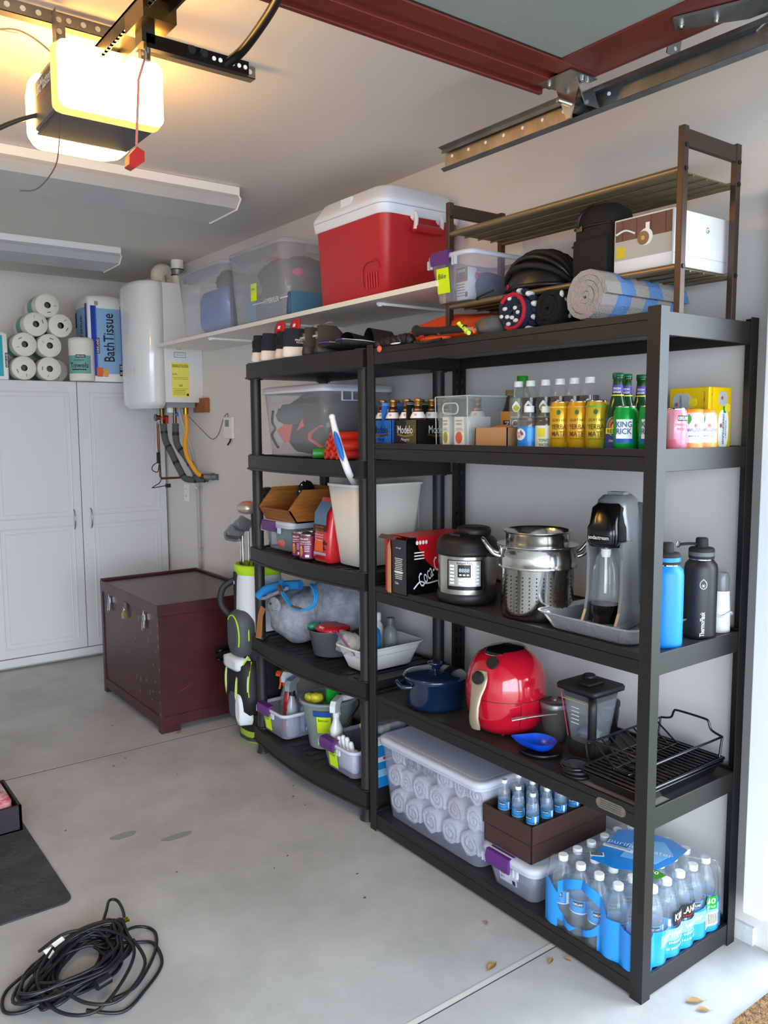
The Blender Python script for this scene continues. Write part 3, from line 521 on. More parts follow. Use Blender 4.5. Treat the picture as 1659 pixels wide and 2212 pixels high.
for x,s in ((gx-.1,1),(gx-.162,.9),(gx-.168,.6)): R.append([(x,(2.37+GD)+.09*s*u,.405+.035*s*v) for u,v,_ in rr(0,0,0,2,2,.5,5)])
m.loft(R,GW); m.text('OGIO',(gx-.1185,gy,.105),YN,ZP,.012,PAPER,.05,lift=.003); m.build('front_panel',t)
m=M()
for yy,c,dy in (((2.475+GD),LIM,.0),((2.468+GD),PAPER,.0),((2.24+GD),LIM,0),((2.25+GD),PAPER,0)): m.tube(cat([(gx-.10,yy-((2.36+GD)-yy)*-.3,.42),(gx-.135,yy,.34),(gx-.135,yy,.26),(gx-.10,yy+((2.36+GD)-yy)*.25,.14)],6),.003,c,6)
m.build('side_piping',t)
m=M(); m.tube(cat([(gx-.10,(2.42+GD),.80),(gx-.16,(2.44+GD),.76),(gx-.17,(2.44+GD),.68),(gx-.13,(2.40+GD),.62),(gx-.11,(2.36+GD),.61)],7),.008,GB,8,flat=2); m.box((gx-.118,(2.385+GD),.60),(gx-.100,(2.41+GD),.84),GB); m.build('carry_handle',t)
m=M(); m.card((gx-.1185,(2.397+GD),.79),YN,ZP,.02,.03,GB); m.text('8',(gx-.12,(2.397+GD),.79),YN,ZP,.018,PAPER,lift=.001); m.build('badge',t)
m=M()
for o_,c_ in ((0,LIM),(.010,PAPER)): m.tube(cat([(gx-.118,gy-.105+o_,.45),(gx-.150,gy-.070+o_,.38),(gx-.160,gy-.055+o_,.30),(gx-.158,gy-.058+o_,.22),(gx-.12,gy-.10+o_,.13)],6),.0042,c_,6); m.tube(cat([(gx-.118,gy+.095-o_,.42),(gx-.150,gy+.085-o_,.34),(gx-.150,gy+.080-o_,.24),(gx-.12,gy+.09-o_,.15)],6),.003,c_,6)
m.tube([(gx-.160,gy-.025+.066*cos(a),.545+.098*sin(a)) for a in [PI*(.25+.9*i/20) for i in range(0,21)]],.004,LIM,6); m.build('front_piping',t,label='lime and white piping')
IR=mt('#a3a4a8',.28,.7)
ir=thing('golf_iron','steel golf iron in the lime-topped bag, its blade lowest and leftmost','golf club',(gx-.07,gy+.05,.0),'irons standing in the golf bag')
m=M(); m.cyl((0,0,.70),(0,0,1.0),.0055,STEEL,8); m.build('shaft',ir,w=False); m=M(); m.prism([(.0,.985),(-.035,.985),(-.075,.995),(-.085,1.02),(-.06,1.045),(.0,1.01),(.012,1.02)],'y',-.010,.008,IR); m.build('club_head',ir,w=False)
for dx,dy,dz,l in ((.03,.03,.05,'the highest of the cluster but one'),(.0,.0,.012,'just above the lowest blade'),(.05,.04,.07,'highest of the cluster'),(-.0,.03,.03,'in the middle of the cluster'),(.03,-.05,.0,'nearest the black shelf post')): dup(ir,(gx-.07+dx,gy+.05-dy*.9,dz),'steel golf iron in the lime-topped bag, '+l)
dvr=thing('golf_driver','golf driver with a striped silver head above the irons','golf club',(gx-.02,gy-.0,0))
m=M(); m.cyl((gx-.02,gy,.7),(gx-.03,gy,1.13),.006,BLK,8); m.build('shaft',dvr); m=M(); m.ell((gx-.05,gy+.005,1.15),(.05,.055,.03),mt('#c7b9b0',.3,.6),18,10,.9); m.ell((gx-.05,gy+.005,1.158),(.04,.045,.026),mt('#d6795a',.4),18,10,.9); m.build('club_head',dvr)
hd=thing('golf_wood','golf wood with a dark head standing in the golf bag behind the shelf post','golf club',(gx+.04,gy-.05,0)); m=M(); m.cyl((gx+.04,gy-.05,.7),(gx+.04,gy-.05,1.2),.006,BLK,8); m.build('shaft',hd); m=M(); m.ell((gx+.03,gy-.05,1.22),(.045,.05,.03),GB,16,10); m.build('club_head',hd)
# ================================================================ SHELVING
RK=mt('#1d1a18',.46,bump=.05,bs=300,var=.12,vs=8,name='black_powder_coat'); BOARD=mt('#2c2b2b',.55,name='shelf_board'); UND=mt('#8a8c8c',.8,name='board_underside')
D,WY,H=.4515,1.2303,1.83; LZ=(.067,.536,.952,1.478,1.817); BH=.058
t=thing('metal_shelving','black steel five-tier shelving unit standing against the right wall, nearest the camera','shelving unit',(D/2,WY/2,0))
for (px,py,sx,sy) in ((0,0,1,1),(0,WY,1,-1),(D,0,-1,1),(D,WY,-1,-1)):
    m=M(); m.box((px,py,0),(px+sx*.002,py+sy*.038,H),RK); m.box((px,py,0),(px+sx*.038,py+sy*.002,H),RK)
    if px==D:
        for i in range(44): m.box((px-.0028,py+sy*.012,.06+i*.04),(px-.0018,py+sy*.020,.078+i*.04),BLKG)
        for i in range(44): m.box((px-.012,py+sy*.0028,.06+i*.04),(px-.020,py+sy*.0018,.078+i*.04),BLKG)
    m.build('post',t,bev=.0015)
for k,z in enumerate(LZ):
    for a,b in (((.0025,.01,z-BH),(.012,WY-.01,z)),((D-.012,.01,z-BH),(D-.0025,WY-.01,z)),((.01,.0025,z-BH),(D-.01,.012,z)),((.01,WY-.012,z-BH),(D-.01,WY-.0025,z))):
        m=M(); m.box(a,b,RK)
        if b[1]-a[1]>1: m.box((min(a[0],b[0])+(.0 if a[0]<.2 else -.012),a[1],z-.022),(max(a[0],b[0])+(.012 if a[0]<.2 else 0),b[1],z-.018),RK)
        m.build('beam',t,bev=.0012)
    m=M(); m.box((.012,.012,z-.018),(D-.012,WY-.012,z-.0085),UND if k in(4,) else BOARD); m.box((.0125,.0125,z-.0086),(D-.0125,WY-.0125,z-.008),BOARD)
    if k==1: m.box((.013,.02,z-.0082),(.13,.25,z-.0072),mt('#8f8a80',.8,var=.2,vs=20))
    m.build('shelf_board',t)
m=M(); P=[(x,y) for x,y,_ in rr(0,0,0,.098,.030,.015,6)]; m.poly((.0022,.115,.508),YN,ZP,P,mt('#a79e8e',.35,.8,var=.3,vs=120),t=.0012)
for i in range(4): m.card((.0009,.115,.517-i*.006),YN,ZP,.07,.0015,DGREY,t=.0003)
m.build('nameplate',t,label='silver oval rating plate')
# ---- plastic shelving
PK=mt('#1e1d1d',.48,bump=.08,bs=220,name='black_resin')
t=thing('plastic_shelving','black resin five-tier shelving unit with a bowed front, behind the steel unit','shelving unit',(.23,1.72,0))
PZ=(.125,.56,.985,1.41,1.82); PY0,PY1=1.262,2.178
for (x,y) in ((.035,PY0+.035),(.035,PY1-.03),(.40,PY0+.035),(.40,PY1-.03)):
    m=M(); m.lathe(x,y,[(.030,0),(.030,.008),(.024,.012),(.024,1.80)],PK,18); m.build('post',t)
for k,z in enumerate(PZ):
    def outl(off,n=16):
        o=[(.435-off,PY0+off),(.435-off,PY1-off)]
        for i in range(n+1):
            s=i/n; y=PY1-off-(PY1-PY0-2*off)*s; o.append((.005+off-.042*sin(PI*s)**.9,y))
        return o
    m=M(); m.prism(outl(0),'z',z-.062,z-.008,PK); m.prism(outl(-.004),'z',z-.066,z-.058,PK)
    O,I=outl(0),outl(.012); n=len(O)
    m.add([(x,y,z-.008) for x,y in O]+[(x,y,z) for x,y in O]+[(x,y,z) for x,y in I]+[(x,y,z-.008) for x,y in I],[(i,(i+1)%n,n+(i+1)%n,n+i) for i in range(n)]+[(n+i,n+(i+1)%n,2*n+(i+1)%n,2*n+i) for i in range(n)]+[(2*n+i,2*n+(i+1)%n,3*n+(i+1)%n,3*n+i) for i in range(n)],PK)
    for (x,y) in ((.035,PY0+.035),(.035,PY1-.03),(.40,PY0+.035),(.40,PY1-.03)): m.lathe(x,y,[(.034,z-.07),(.034,z+.004)],PK,18)
    for i in range(1,12): m.box((.02,PY0+i*.075,z-.064),(.43,PY0+i*.075+.004,z-.05),PK)
    for i in range(1,14): m.box((.03,PY0+.03+i*.062,z-.0075),(.42,PY0+.03+i*.062+.02,z-.005),PK)
    m.build('shelf',t)
# ---- white wall shelf
SZ=2.028
t=thing('wall_shelf','long white wall shelf below the ceiling carrying the red cooler and clear bins','shelf',(.28,2.25,2.02))
m=M(); m.prism([(.086,.945),(XW-.002,.945),(XW-.002,3.54),(.13,3.54)],'z',SZ-.019,SZ,mt('#e9e6e0',.5,name='white_melamine')); m.build('board',t,bev=.0015)
for y in (1.35,2.1,2.85):
    m=M(); m.box((.14,y-.008,SZ-.03),(XW-.004,y+.008,SZ-.02),PAPER); m.lathe(.15,y,[(.008,SZ-.034),(.008,SZ-.03)],PAPER,10); m.build('bracket',t)
# ---------------------------------------------------------------- generic containers
def tub(m,cx,cy,z0,z1,b,tp,r,t,mat,n=5):
    b=Vector(b); tp=Vector(tp); q=lambda z,s,k: rr(cx,cy,z,s[0]-k,s[1]-k,max(r-k/2,.004),n)
    m.loft([q(z0,b-Vector((.01,.01)),0),q(z0+.004,b,0),q(z1,tp,0),q(z1,tp,2*t),q(z0+t,b,2*t)],mat,True,True)
def rim(m,cx,cy,z,s,r,w_,h,mat,n=5):
    q=lambda z,k: rr(cx,cy,z,s[0]+k,s[1]+k,r+k/2,n)
    m.loft([q(z-h,0),q(z-h,w_*2),q(z,w_*2),q(z,0),q(z-h,0)],mat,False,False)
def bin_(name,label,cx,cy,z0,h,b,tp,lid=None,latch=None,note=None,cat_='storage bin',lidm=None,tabs=False,t=None,mat=None,r=.03):
    t=t or thing(name,label,cat_,(cx,cy,z0)); mat=mat or BINP
    m=M(); tub(m,cx,cy,z0,z0+h,b,tp,r,.003,mat); m.build('tub',t)
    m=M(); rim(m,cx,cy,z0+h,tp,r,.008,.014,BINR); m.build('rim',t)
    if lid:
        m=M(); s=(tp[0]+.02,tp[1]+.02); m.rb(cx,cy,[(z0+h-.006,s[0]-.004,s[1]-.004,r+.01),(z0+h-.006,s[0],s[1],r+.01),(z0+h+.010,s[0],s[1],r+.01),(z0+h+.016,s[0]-.02,s[1]-.02,r),(z0+h+lid,s[0]-.05,s[1]-.05,r),(z0+h+lid+.002,s[0]-.07,s[1]-.07,r)],lidm or BINR,5); m.build('lid',t)
    if latch:   # latch on the face toward -x
        y,wd=latch; x=cx-tp[0]/2-.014; m=M(); R=[]
        m.prism([(x+.03,z0+h+(lid or .012)+.002),(x-.002,z0+h+(lid or .01)),(x-.008,z0+h-.008),(x-.004,z0+h-.034),(x+.004,z0+h-.034),(x+.004,z0+h-.004)],'y',y-wd/2,y+wd/2,PURP); m.build('latch',t,bev=.002,label='purple plastic latch')
        m=M()
        for k in (-1,1):
            for j in (0,1): m.box((x+.006,y+k*(wd/2+.012+j*.014)-.003,z0+h-.04),(x+.014,y+k*(wd/2+.012+j*.014)+.003,z0+h-.012),BINR)
        m.build('rim_ribs',t)
    if note:
        y,z,wd,ht,s=note; x=cx-(b[0]+(tp[0]-b[0])*((z-z0)/h))/2-.003; m=M(); sl=(tp[0]-b[0])/2/h; dx_=sl*ht*.18; v=Vector((-sl,0,1)).normalized()
        m.card((x,y,z),YN,v,wd,ht,NOTE); m.text(s,(x-.0008-dx_,y+wd*.03,z+ht*.18),YN,v,ht*.2,INK,wd*.62,bold=False,sh=.2); m.build('sticky_note',t,label='yellow sticky note reading '+s)
    return t
# ================================================================ ON THE WHITE WALL SHELF
CR=mt('#b3202a',.38,bump=.12,bs=350,name='red_cooler_plastic'); CWT=mt('#dfe7f2',.4,name='cooler_lid_plastic')
t=thing('cooler','large red cooler with white lid and side handle on the white wall shelf','cooler',(.28,1.5,SZ))
cx,cy=.285,1.495
m=M(); m.rb(cx,cy,[(SZ,.33,.43,.035),(SZ+.006,.345,.45,.035),(SZ+.28,.37,.475,.04),(SZ+.30,.38,.485,.045)],CR,6)
for i in range(5): m.tube([(cx-.176,1.375-i*.016,SZ+.03),(cx-.179,1.375-i*.016,SZ+.085)],.0035,CR,6)
m.tube(cat([(cx-.177,1.40,SZ+.035),(cx-.181,1.40,SZ+.10),(cx-.183,1.37,SZ+.125),(cx-.183,1.31,SZ+.125),(cx-.181,1.29,SZ+.10)],5),.0025,CR,6); m.build('body',t)
m=M(); m.rb(cx,cy,[(SZ+.292,.385,.49,.05),(SZ+.298,.395,.50,.05),(SZ+.325,.40,.505,.05)],CWT,6); m.build('rim',t)
m=M(); m.rb(cx,cy,[(SZ+.327,.395,.50,.05),(SZ+.327,.403,.508,.05),(SZ+.345,.40,.505,.05),(SZ+.36,.38,.48,.05),(SZ+.395,.345,.445,.06),(SZ+.40,.33,.43,.06)],CWT,6); m.box((cx-.19,1.46,SZ+.335),(cx-.14,1.53,SZ+.388),CWT); m.build('lid',t)
m=M()
for x in (cx-.055,cx+.07): m.tube(cat([(x,1.252,SZ+.285),(x,1.235,SZ+.295),(x-.004,1.222,SZ+.28),(x-.006,1.225,SZ+.24)],5),.0075,CWT,8,flat=1.8)
m.cyl((cx-.065,1.226,SZ+.245),(cx+.065,1.226,SZ+.245),.016,CR,14); m.build('handle',t)
def shelfbin(cy,wd,lab,note,h=.325):
    t=thing('clear_storage_bin',lab,'storage bin',(.285,cy,SZ)); cx=.285
    m=M(); tub(m,cx,cy,SZ+.001,SZ+h,(.34,wd-.05),(.385,wd),.05,.003,mt('#eef2fa',.12,a=.24,name='clear_tote_plastic'),7); m.build('tub',t)
    m=M(); s=(.395,wd+.01); m.rb(cx,cy,[(SZ+h-.008,s[0],s[1],.06),(SZ+h+.008,s[0],s[1],.06),(SZ+h+.016,s[0]-.03,s[1]-.03,.06)],mt('#d9dfee',.3,a=.3,name='tote_lid_plastic'),7); m.box((cx-.07,cy-wd/2-.004,SZ+h-.045),(cx+.09,cy-wd/2+.004,SZ+h-.01),mt('#d9dfee',.3,a=.3,name='tote_lid_plastic')); m.build('lid',t)
    return t
t=shelfbin(2.255,.545,'clear bin packed with a dark wetsuit and box, yellow note, beside the red cooler',1)
m=M(); m.card((.107,2.28,SZ+.135),YN,ZP,.055,.08,NOTE); m.text('Swim',(.106,2.28,SZ+.15),YN,ZP,.012,INK,.03,bold=False,sh=.2); m.build('sticky_note',t)
t=shelfbin(2.86,.57,'clear bin with a rolled blue mat on the far end of the white wall shelf',1)
def item(m,name,label,cat_,group=None): return setp(m.build(name,None),label,cat_,group)
m=M(); m.ell((.27,2.19,SZ+.17),(.13,.17,.12),mt('#343841',.7,bump=.3,bs=20),18,12,.7,.25,2,3); item(m,'wetsuit','dark folded wetsuit lying on the box inside the clear bin by the cooler','wetsuit')
m=M(); m.bx(.27,2.2,SZ+.006,SZ+.11,.28,.40,.01,mt('#33506a',.5)); m.box((.1285,2.30,SZ+.01),(.1295,2.40,SZ+.10),mt('#3f7ea8',.5)); m.card((.129,2.17,SZ+.085),YN,ZP,.33,.004,PAPER); m.card((.129,2.15,SZ+.085),YN,ZP,.15,.03,mt('#33506a',.5),t=.0015); m.text('HYPERFLEX',(.1272,2.15,SZ+.085),YN,ZP,.022,PAPER,.14,sh=.2); m.text('WET SUIT',(.1285,2.15,SZ+.055),YN,ZP,.007,GREY,.045); m.card((.24,1.999,SZ+.06),XP,ZP,.2,.1,mt('#4a7f9f',.5)); item(m,'wetsuit_box','dark wetsuit box reading HYPERFLEX inside the clear bin by the cooler','box')
m=M(); m.ell((.2,2.03,SZ+.20),(.03,.025,.02),mt('#d02a5a',.6),12,8,1,.2,3,1); m.ell((.22,2.27,SZ+.285),(.04,.03,.02),mt('#c85a6a',.6),12,8,1,.2,3,2); item(m,'swim_goggles','pink strap showing on top of the dark wetsuit in the clear bin','strap')
m=M(); m.tube(cat([(.29,2.47,SZ+.05),(.22,2.45,SZ+.09),(.2,2.44,SZ+.15),(.27,2.42,SZ+.2),(.3,2.36,SZ+.24)],5),.02,mt('#b78d78',.8,bump=.4,bs=60),8); item(m,'beige_towel','beige cloth pushed down the far side of the clear bin by the cooler','cloth')
m=M(); m.bx(.26,2.83,SZ+.006,SZ+.235,.22,.43,.10,mt('#2f66b8',.6,bump=.15,bs=120),.05); item(m,'rolled_mat','rolled blue foam mat in the clear bin by the water heater','mat')
m=M(); m.ell((.26,2.76,SZ+.265),(.09,.13,.04),mt('#23252b',.7),16,10,.8,.3,3,5); m.tube(cat([(.14,2.68,SZ+.25),(.13,2.66,SZ+.28),(.16,2.63,SZ+.29),(.2,2.64,SZ+.27)],5),.006,BLK,6); item(m,'dark_straps','dark straps and gear lying on the blue mat in the clear bin','strap')
m=M(); m.bx(.29,2.625,SZ+.006,SZ+.23,.26,.03,.01,mt('#1d2c52',.7)); item(m,'navy_cushion','navy blue pad standing at the near end of the far clear bin','pad')
# ================================================================ SHOE RACK ON TOP OF THE STEEL UNIT
BRZ=mt('#4c3a31',.4,.4,name='bronze_painted_steel'); GLD=mt('#8d7a5c',.38,.6,name='champagne_tube')
TZ=LZ[4]-.008
t=thing('shoe_rack','bronze two-tier shoe rack with mesh shelves standing on top of the steel unit','rack',(.27,.5,TZ))
for y0 in (.045,.935):
    m=M(); 
    m.box((.128,y0-.009,TZ),(.150,y0+.009,2.288),BRZ); m.box((.372,y0-.009,TZ),(.394,y0+.009,2.288),BRZ); m.box((.15,y0-.007,2.24),(.372,y0+.007,2.282),BRZ)
    for x in (.139,.383):
        for z in (2.183,1.942,2.24): m.cyl((x,y0-.0095,z),(x,y0-.0125,z),.006,BLK,12)
    m.build('end_frame',t,bev=.002)
for z in (1.942,2.183):
    m=M()
    for x in (.139,.383): m.cyl((x,.054,z),(x,.926,z),.0095,GLD,14)
    m.build('rail',t)
    m=M(); MESH=mt('#8b8267',.4,.6,name='wire_mesh')
    for i in range(110): y=.058+i*.0079; m.box((.139,y,z-.001),(.383,y+.0035,z+.0006),MESH)
    for x in (.2,.262,.322): m.cyl((x,.054,z-.004),(x,.926,z-.004),.003,GLD,8)
    m.box((.139,.054,z+.0006),(.383,.926,z+.001),mt('#9a9177',.5,.4,a=.45)); m.build('mesh_shelf',t)
# things on the shoe rack (lower mesh shelf)
LZ2=1.952
t=bin_('latch_bin','clear bin with purple latch and yellow note reading Bike on the shoe rack',.243,.887,LZ2,.155,(.27,.17),(.305,.215),None,(.915,.085),(.92,LZ2+.072,.062,.082,'Bike'))
m=M(); m.ell((.24,.86,LZ2+.05),(.075,.055,.055),mt('#1a2740',.9,bump=.2,bs=200),20,10,.9,z0=-.6); m.bx(.33,.86,LZ2+.006,LZ2+.03,.12,.09,.04,mt('#1a2740',.9)); m.ell((.175,.845,LZ2+.085),(.008,.012,.014),mt('#c02a3a',.8),10,8); item(m,'baseball_cap','navy blue cap with a red emblem inside the bin marked Bike','cap')
m=M(); m.bx(.155,.868,LZ2+.005,LZ2+.112,.04,.055,.002,mt('#e9e9e6',.5)); m.box((.1335,.8405,LZ2+.068),(.1345,.896,LZ2+.112),DGREY); m.text('DRIVE',(.1325,.868,LZ2+.1),YN,ZP,.009,PAPER,.035); m.card((.1335,.868,LZ2+.066),YN,ZP,.054,.003,RED)
for i in range(5): m.card((.1335,.872,LZ2+.056-i*.009),YN,ZP,.04-.005*(i%2),.002,INK)
for i in range(7): m.card((.1332,.85-i*.0018,LZ2+.022),YN,ZP,.0009,.016,INK)
item(m,'tool_box','small grey and white printed box inside the bin marked Bike','box')
m=M(); m.lathe(.15,.965,[(.012,0),(.012,.09),(.006,.1)],mt('#c9a23a',.5),14,z0=LZ2+.006); item(m,'yellow_tube','small yellow capped tube inside the bin marked Bike','tube')
HM=mt('#151415',.35,name='helmet_shell')
t=thing('bicycle_helmet','black vented bicycle helmet on the lower mesh shelf beside the black case','helmet',(.25,.55,LZ2))
m=M(); m.grid(lambda a,b:(.235+.10*sin(b*PI/2*1.0)*cos(a*2*PI),.60+.125*sin(b*PI/2)*sin(a*2*PI),LZ2+.008+.112*cos(b*PI/2)),28,10,HM,cu=True); m.build('shell',t)
m=M()
for k in range(-3,4):
    P=[(.235+.10*sin(k*.38)*cos(u)*1.03,.60+.13*sin(u)*1.0,LZ2+.012+.118*cos(u)*cos(k*.33)) for u in [(-1.35+2.7*i/10) for i in range(11)]]; m.tube(P,.009,BLKM if k%2 else HM,6)
m.tube([(.235+.104*cos(a),.60+.13*sin(a),LZ2+.012) for a in [2*PI*i/24 for i in range(24)]],.008,HM,6,closed=True); m.build('rib',t)
m=M(); P=[(x,y) for x,y,_ in rr(0,0,0,.04,.016,.0079,5)]; m.poly((.135,.655,LZ2+.018),(-.6,-.8,0),ZP,P,RED,t=.002); m.text('BELL',(.133,.652,LZ2+.018),(-.6,-.8,0),ZP,.009,PAPER,.03,lift=.002); m.build('badge',t)
m=M(); m.tube(cat([(.14,.72,LZ2+.02),(.12,.76,LZ2+.005),(.13,.79,LZ2-.002),(.16,.75,LZ2+.004)],5),.003,BLK,6); m.build('strap',t)
t=thing('camera_case','tall black padded carrying case on the shoe rack beside the white boxed camera','case',(.25,.37,LZ2)); FB=mt('#161514',.85,bump=.3,bs=500,name='black_nylon')
m=M(); m.rb(.215,.345,[(LZ2,.10,.125,.02),(LZ2+.005,.115,.14,.025),(LZ2+.16,.12,.145,.03),(LZ2+.195,.11,.135,.04),(LZ2+.212,.07,.09,.04)],FB,6); m.build('body',t)
m=M(); m.bx(.152,.345,LZ2+.01,LZ2+.115,.016,.12,.01,FB,.005); m.tube(cat([(.15,.41,LZ2+.10),(.147,.345,LZ2+.095),(.15,.285,LZ2+.10)],6),.0035,BLK,6); m.build('front_pocket',t)
m=M(); m.tube([(.16,.41,LZ2+.15),(.153,.345,LZ2+.152),(.16,.28,LZ2+.15)],.004,BLK,6); m.tube(cat([(.155,.39,LZ2+.15),(.145,.385,LZ2+.165),(.15,.375,LZ2+.19),(.19,.37,LZ2+.214)],5),.005,BLK,6); m.box((.15,.395,LZ2+.14),(.157,.375,LZ2+.155),BLKG); m.build('strap',t)
t=thing('camera_box','white box with a security camera photo on its front on the shoe rack','box',(.28,.16,LZ2)); WB=mt('#eeeef0',.45)
m=M(); m.bx(.275,.165,LZ2,LZ2+.145,.255,.187,.002,WB); m.build('carton',t)
m=M(); xf=.1472; m.card((xf,.165,LZ2+.088),YN,ZP,.178,.105,mt('#7a5548',.6,var=.3,vs=12)); m.card((xf-.001,.165,LZ2+.060),YN,ZP,.178,.05,mt('#b9b3ab',.6)); m.card((xf-.0015,.235,LZ2+.055),YN,ZP,.03,.03,mt('#d9c02a',.5))
for i in range(4): m.card((xf-.001,.23-i*.045,LZ2+.112),YN,ZP,.0015,.055,mt('#5a3a30',.6))
m.poly((xf-.002,.155,LZ2+.085),YN,ZP,[(.022*cos(a),.022*sin(a)) for a in [2*PI*i/20 for i in range(20)]],WB,t=.001); m.poly((xf-.003,.162,LZ2+.083),YN,ZP,[(.018*cos(a),.018*sin(a)) for a in [2*PI*i/20 for i in range(20)]],mt('#4a3a33',.3),t=.001); m.poly((xf-.004,.162,LZ2+.083),YN,ZP,[(.006*cos(a),.006*sin(a)) for a in [2*PI*i/14 for i in range(14)]],mt('#b08a70',.3),t=.001); m.card((xf-.0015,.15,LZ2+.112),YN,ZP,.012,.02,WB); m.tube(cat([(xf-.002,.25,LZ2+.105),(xf-.003,.22,LZ2+.112),(xf-.003,.19,LZ2+.10)],5),.003,WB,6); m.build('printed_photo',t)
m=M(); 
for a0,a1,c in ((.9,2.4,'#ea4335'),(2.4,3.7,'#fbbc05'),(3.7,5.2,'#34a853'),(5.2,6.5,'#4285f4')):
    m.tube([(.30+.0065*cos(a),.0708,LZ2+.105+.0065*sin(a)) for a in [a0+(a1-a0)*i/6 for i in range(7)]],.0013,mt(c,.5),5)
m.box((.30,.0700,LZ2+.104),(.3065,.0712,LZ2+.106),mt('#4285f4',.5)); m.box((.148,.0712,LZ2+.03),(.40,.0716,LZ2+.0308),GREY); m.build('logo',t)
# ================================================================ TOP OF THE UNITS
def spiral(m,c,ax,R,L,turns,mat,th=.010,core=.010,wob=.12,seed=0,mats=None,st=14,zs=1.0):
    """rolled towel: axis ax ('x' or 'y'), spiral face at the -ax end; c = centre of that end face"""
    N=int(turns*st); pr=[]
    for i in range(N+1):
        th_=2*PI*i/st; r=core+(R-core)*(i/N); r*=1+wob*noise.noise(Vector((cos(th_)*.8+seed,sin(th_)*.8,i/N*2)))
        pr.append((r*cos(th_),r*sin(th_)*zs,r))
    K=6
    def P(a,b,s,k):
        e=.004*noise.noise(Vector((a*60+seed,b*60,k*1.0)))
        return (c[0]+s+e,c[1]+a,c[2]+b) if ax=='x' else (c[0]+a,c[1]+s+e,c[2]+b)
    t=min(th,(R-core)/turns*.93)
    V=[];F=[]
    for k in range(K+1):
        s=L*k/K
        for (a,b,r) in pr:
            q=1-t/max(r,t*1.2); V.append(P(a,b,s,k)); V.append(P(a*q,b*q,s,k))
    n=2*(N+1)
    for k in range(K):
        for i in range(N):
            a=k*n+2*i; F.append((a,a+2,a+n+2,a+n)); F.append((a+1,a+n+1,a+n+3,a+3))
    for k in (0,K):
        for i in range(N): a=k*n+2*i; F.append((a,a+1,a+3,a+2))
    if mats:
        for f in F:
            k=f[0]//n; m_=mats[k%len(mats)] if len(set(x//n for x in f))>1 or not callable(mat) else mat(f)
            m.add([V[i] for i in f],[(0,1,2,3)],m_,True)
    else: m.add(V,F,mat,True)
    return m
NAVY=mt('#1d2742',.95,bump=.6,bs=250); WT=mt('#e8e6e4',.95,bump=.6,bs=250); TRED=mt('#c01c30',.95,bump=.5,bs=250); GTW=mt('#b3a9a3',.97,bump=.8,bs=260,name='grey_terry'); BTW=mt('#6b95cf',.97,bump=.8,bs=260); BTO=mt('#0f0f12',.97,bump=.5,bs=250)
m=M(); spiral(m,(.035,.535,TZ+.066),'x',.062,.34,3.2,NAVY,.016,.012,.15,2)
random.seed(4)
for i in range(16):
    a=i*2.399; r=.012+.042*(i/16); m.ell((.034,.535+r*cos(a),TZ+.066+r*sin(a)),(.004,.008+.004*random.random(),.006),WT if i%3 else NAVY,8,6)
for i in range(20):
    a=2*PI*i/20; m.ell((.07,.535+.062*cos(a),TZ+.066+.062*sin(a)),(.02,.009,.009),WT if i%2 else NAVY,8,6)
m.tube([(.032,.535+.05*cos(a),TZ+.066+.05*sin(a)) for a in [.6+4.6*i/20 for i in range(21)]],.006,TRED,8)
item(m,'rolled_towel','rolled navy, white and red patterned towel lying on top of the steel unit','towel')
m=M(); spiral(m,(.06,.42,TZ+.068),'x',.060,.34,3,BTO,.02,.012,.1,5)
for i in range(4): m.ell((.068+.012*i,.375,TZ+.10-.018*i),(.007,.006,.011),WT,8,6)
item(m,'rolled_towel','rolled black towel with small white marks between the patterned and grey towels','towel')
m=M(); spiral(m,(.045,.272,TZ+.079),'x',.074,.37,4.5,GTW,.015,.008,.1,9,[GTW,BTW,GTW,BTW,GTW,BTW]); m.ell((.2,.272,TZ+.008),(.16,.05,.006),GTW,12,6); item(m,'rolled_towel','rolled grey towel with blue stripes under the shoe rack near the front post','towel')
ORG=mt('#cf4a17',.75,bump=.25,bs=25,name='orange_nylon')
m=M(); m.ell((.25,1.0,TZ+.055),(.13,.27,.06),ORG,22,14,.9,.25,1.6,8); item(m,'orange_bag','orange nylon sack lying on top of the units behind the black straps','bag')
m=M(); m.tube(cat([(.02,.93,TZ+.030),(.04,.9,TZ+.036),(.0,.84,TZ+.026),(-.01,.82,TZ+.024)],5),.004,BLK,6); m.ell((.02,.865,TZ+.012),(.035,.075,.012),ORG,14,8,1,.2,3,2); m.tube([(-.012,.94,TZ+.008),(-.02,.87,TZ-.001),(-.014,.80,TZ+.006)],.005,BLK,6); item(m,'orange_pouch','orange pouch with black trim lying on the beam by the black handle','pouch')
t=thing('grip_bar','black foam-grip handle lying on the front beam beside the orange pouch','handle',(.0,.82,TZ))
m=M(); m.tube([(.0,.94,TZ+.045),(.0,.85,TZ+.036),(-.002,.70,TZ+.030)],[.014,.0125,.012],BLKM,12); m.ell((.0,.945,TZ+.045),(.017,.016,.02),BLKM,12,8); m.build('grip',t); m=M(); m.cyl((-.002,.70,TZ+.03),(.0,.66,TZ+.022),.006,GREY,8); m.tube([(-.008,.665,TZ+.03),(-.006,.655,TZ+.012)],.004,ORA,6); m.build('tip',t)
m=M(); random.seed(9)
for i in range(9): y=1.0+.022*i; m.ell((.015+.012*random.random(),y,TZ+.020+.010*random.random()),(.02,.015,.018),BLKM if i%2 else BLK,10,7,1,.5,6,i)
m.ell((-.0,1.06,TZ+.014),(.006,.03,.003),PAPER,8,6); m.ell((-.002,1.15,TZ+.002),(.008,.012,.012),mt('#e06a4a',.6),8,6); item(m,'strap_bundle','bunched black straps on the front edge between the sandals and the black handle','strap')
t=thing('grey_sack','grey stuff sack with lime pull tabs lying beside the patterned towel','bag',(.05,.6,TZ))
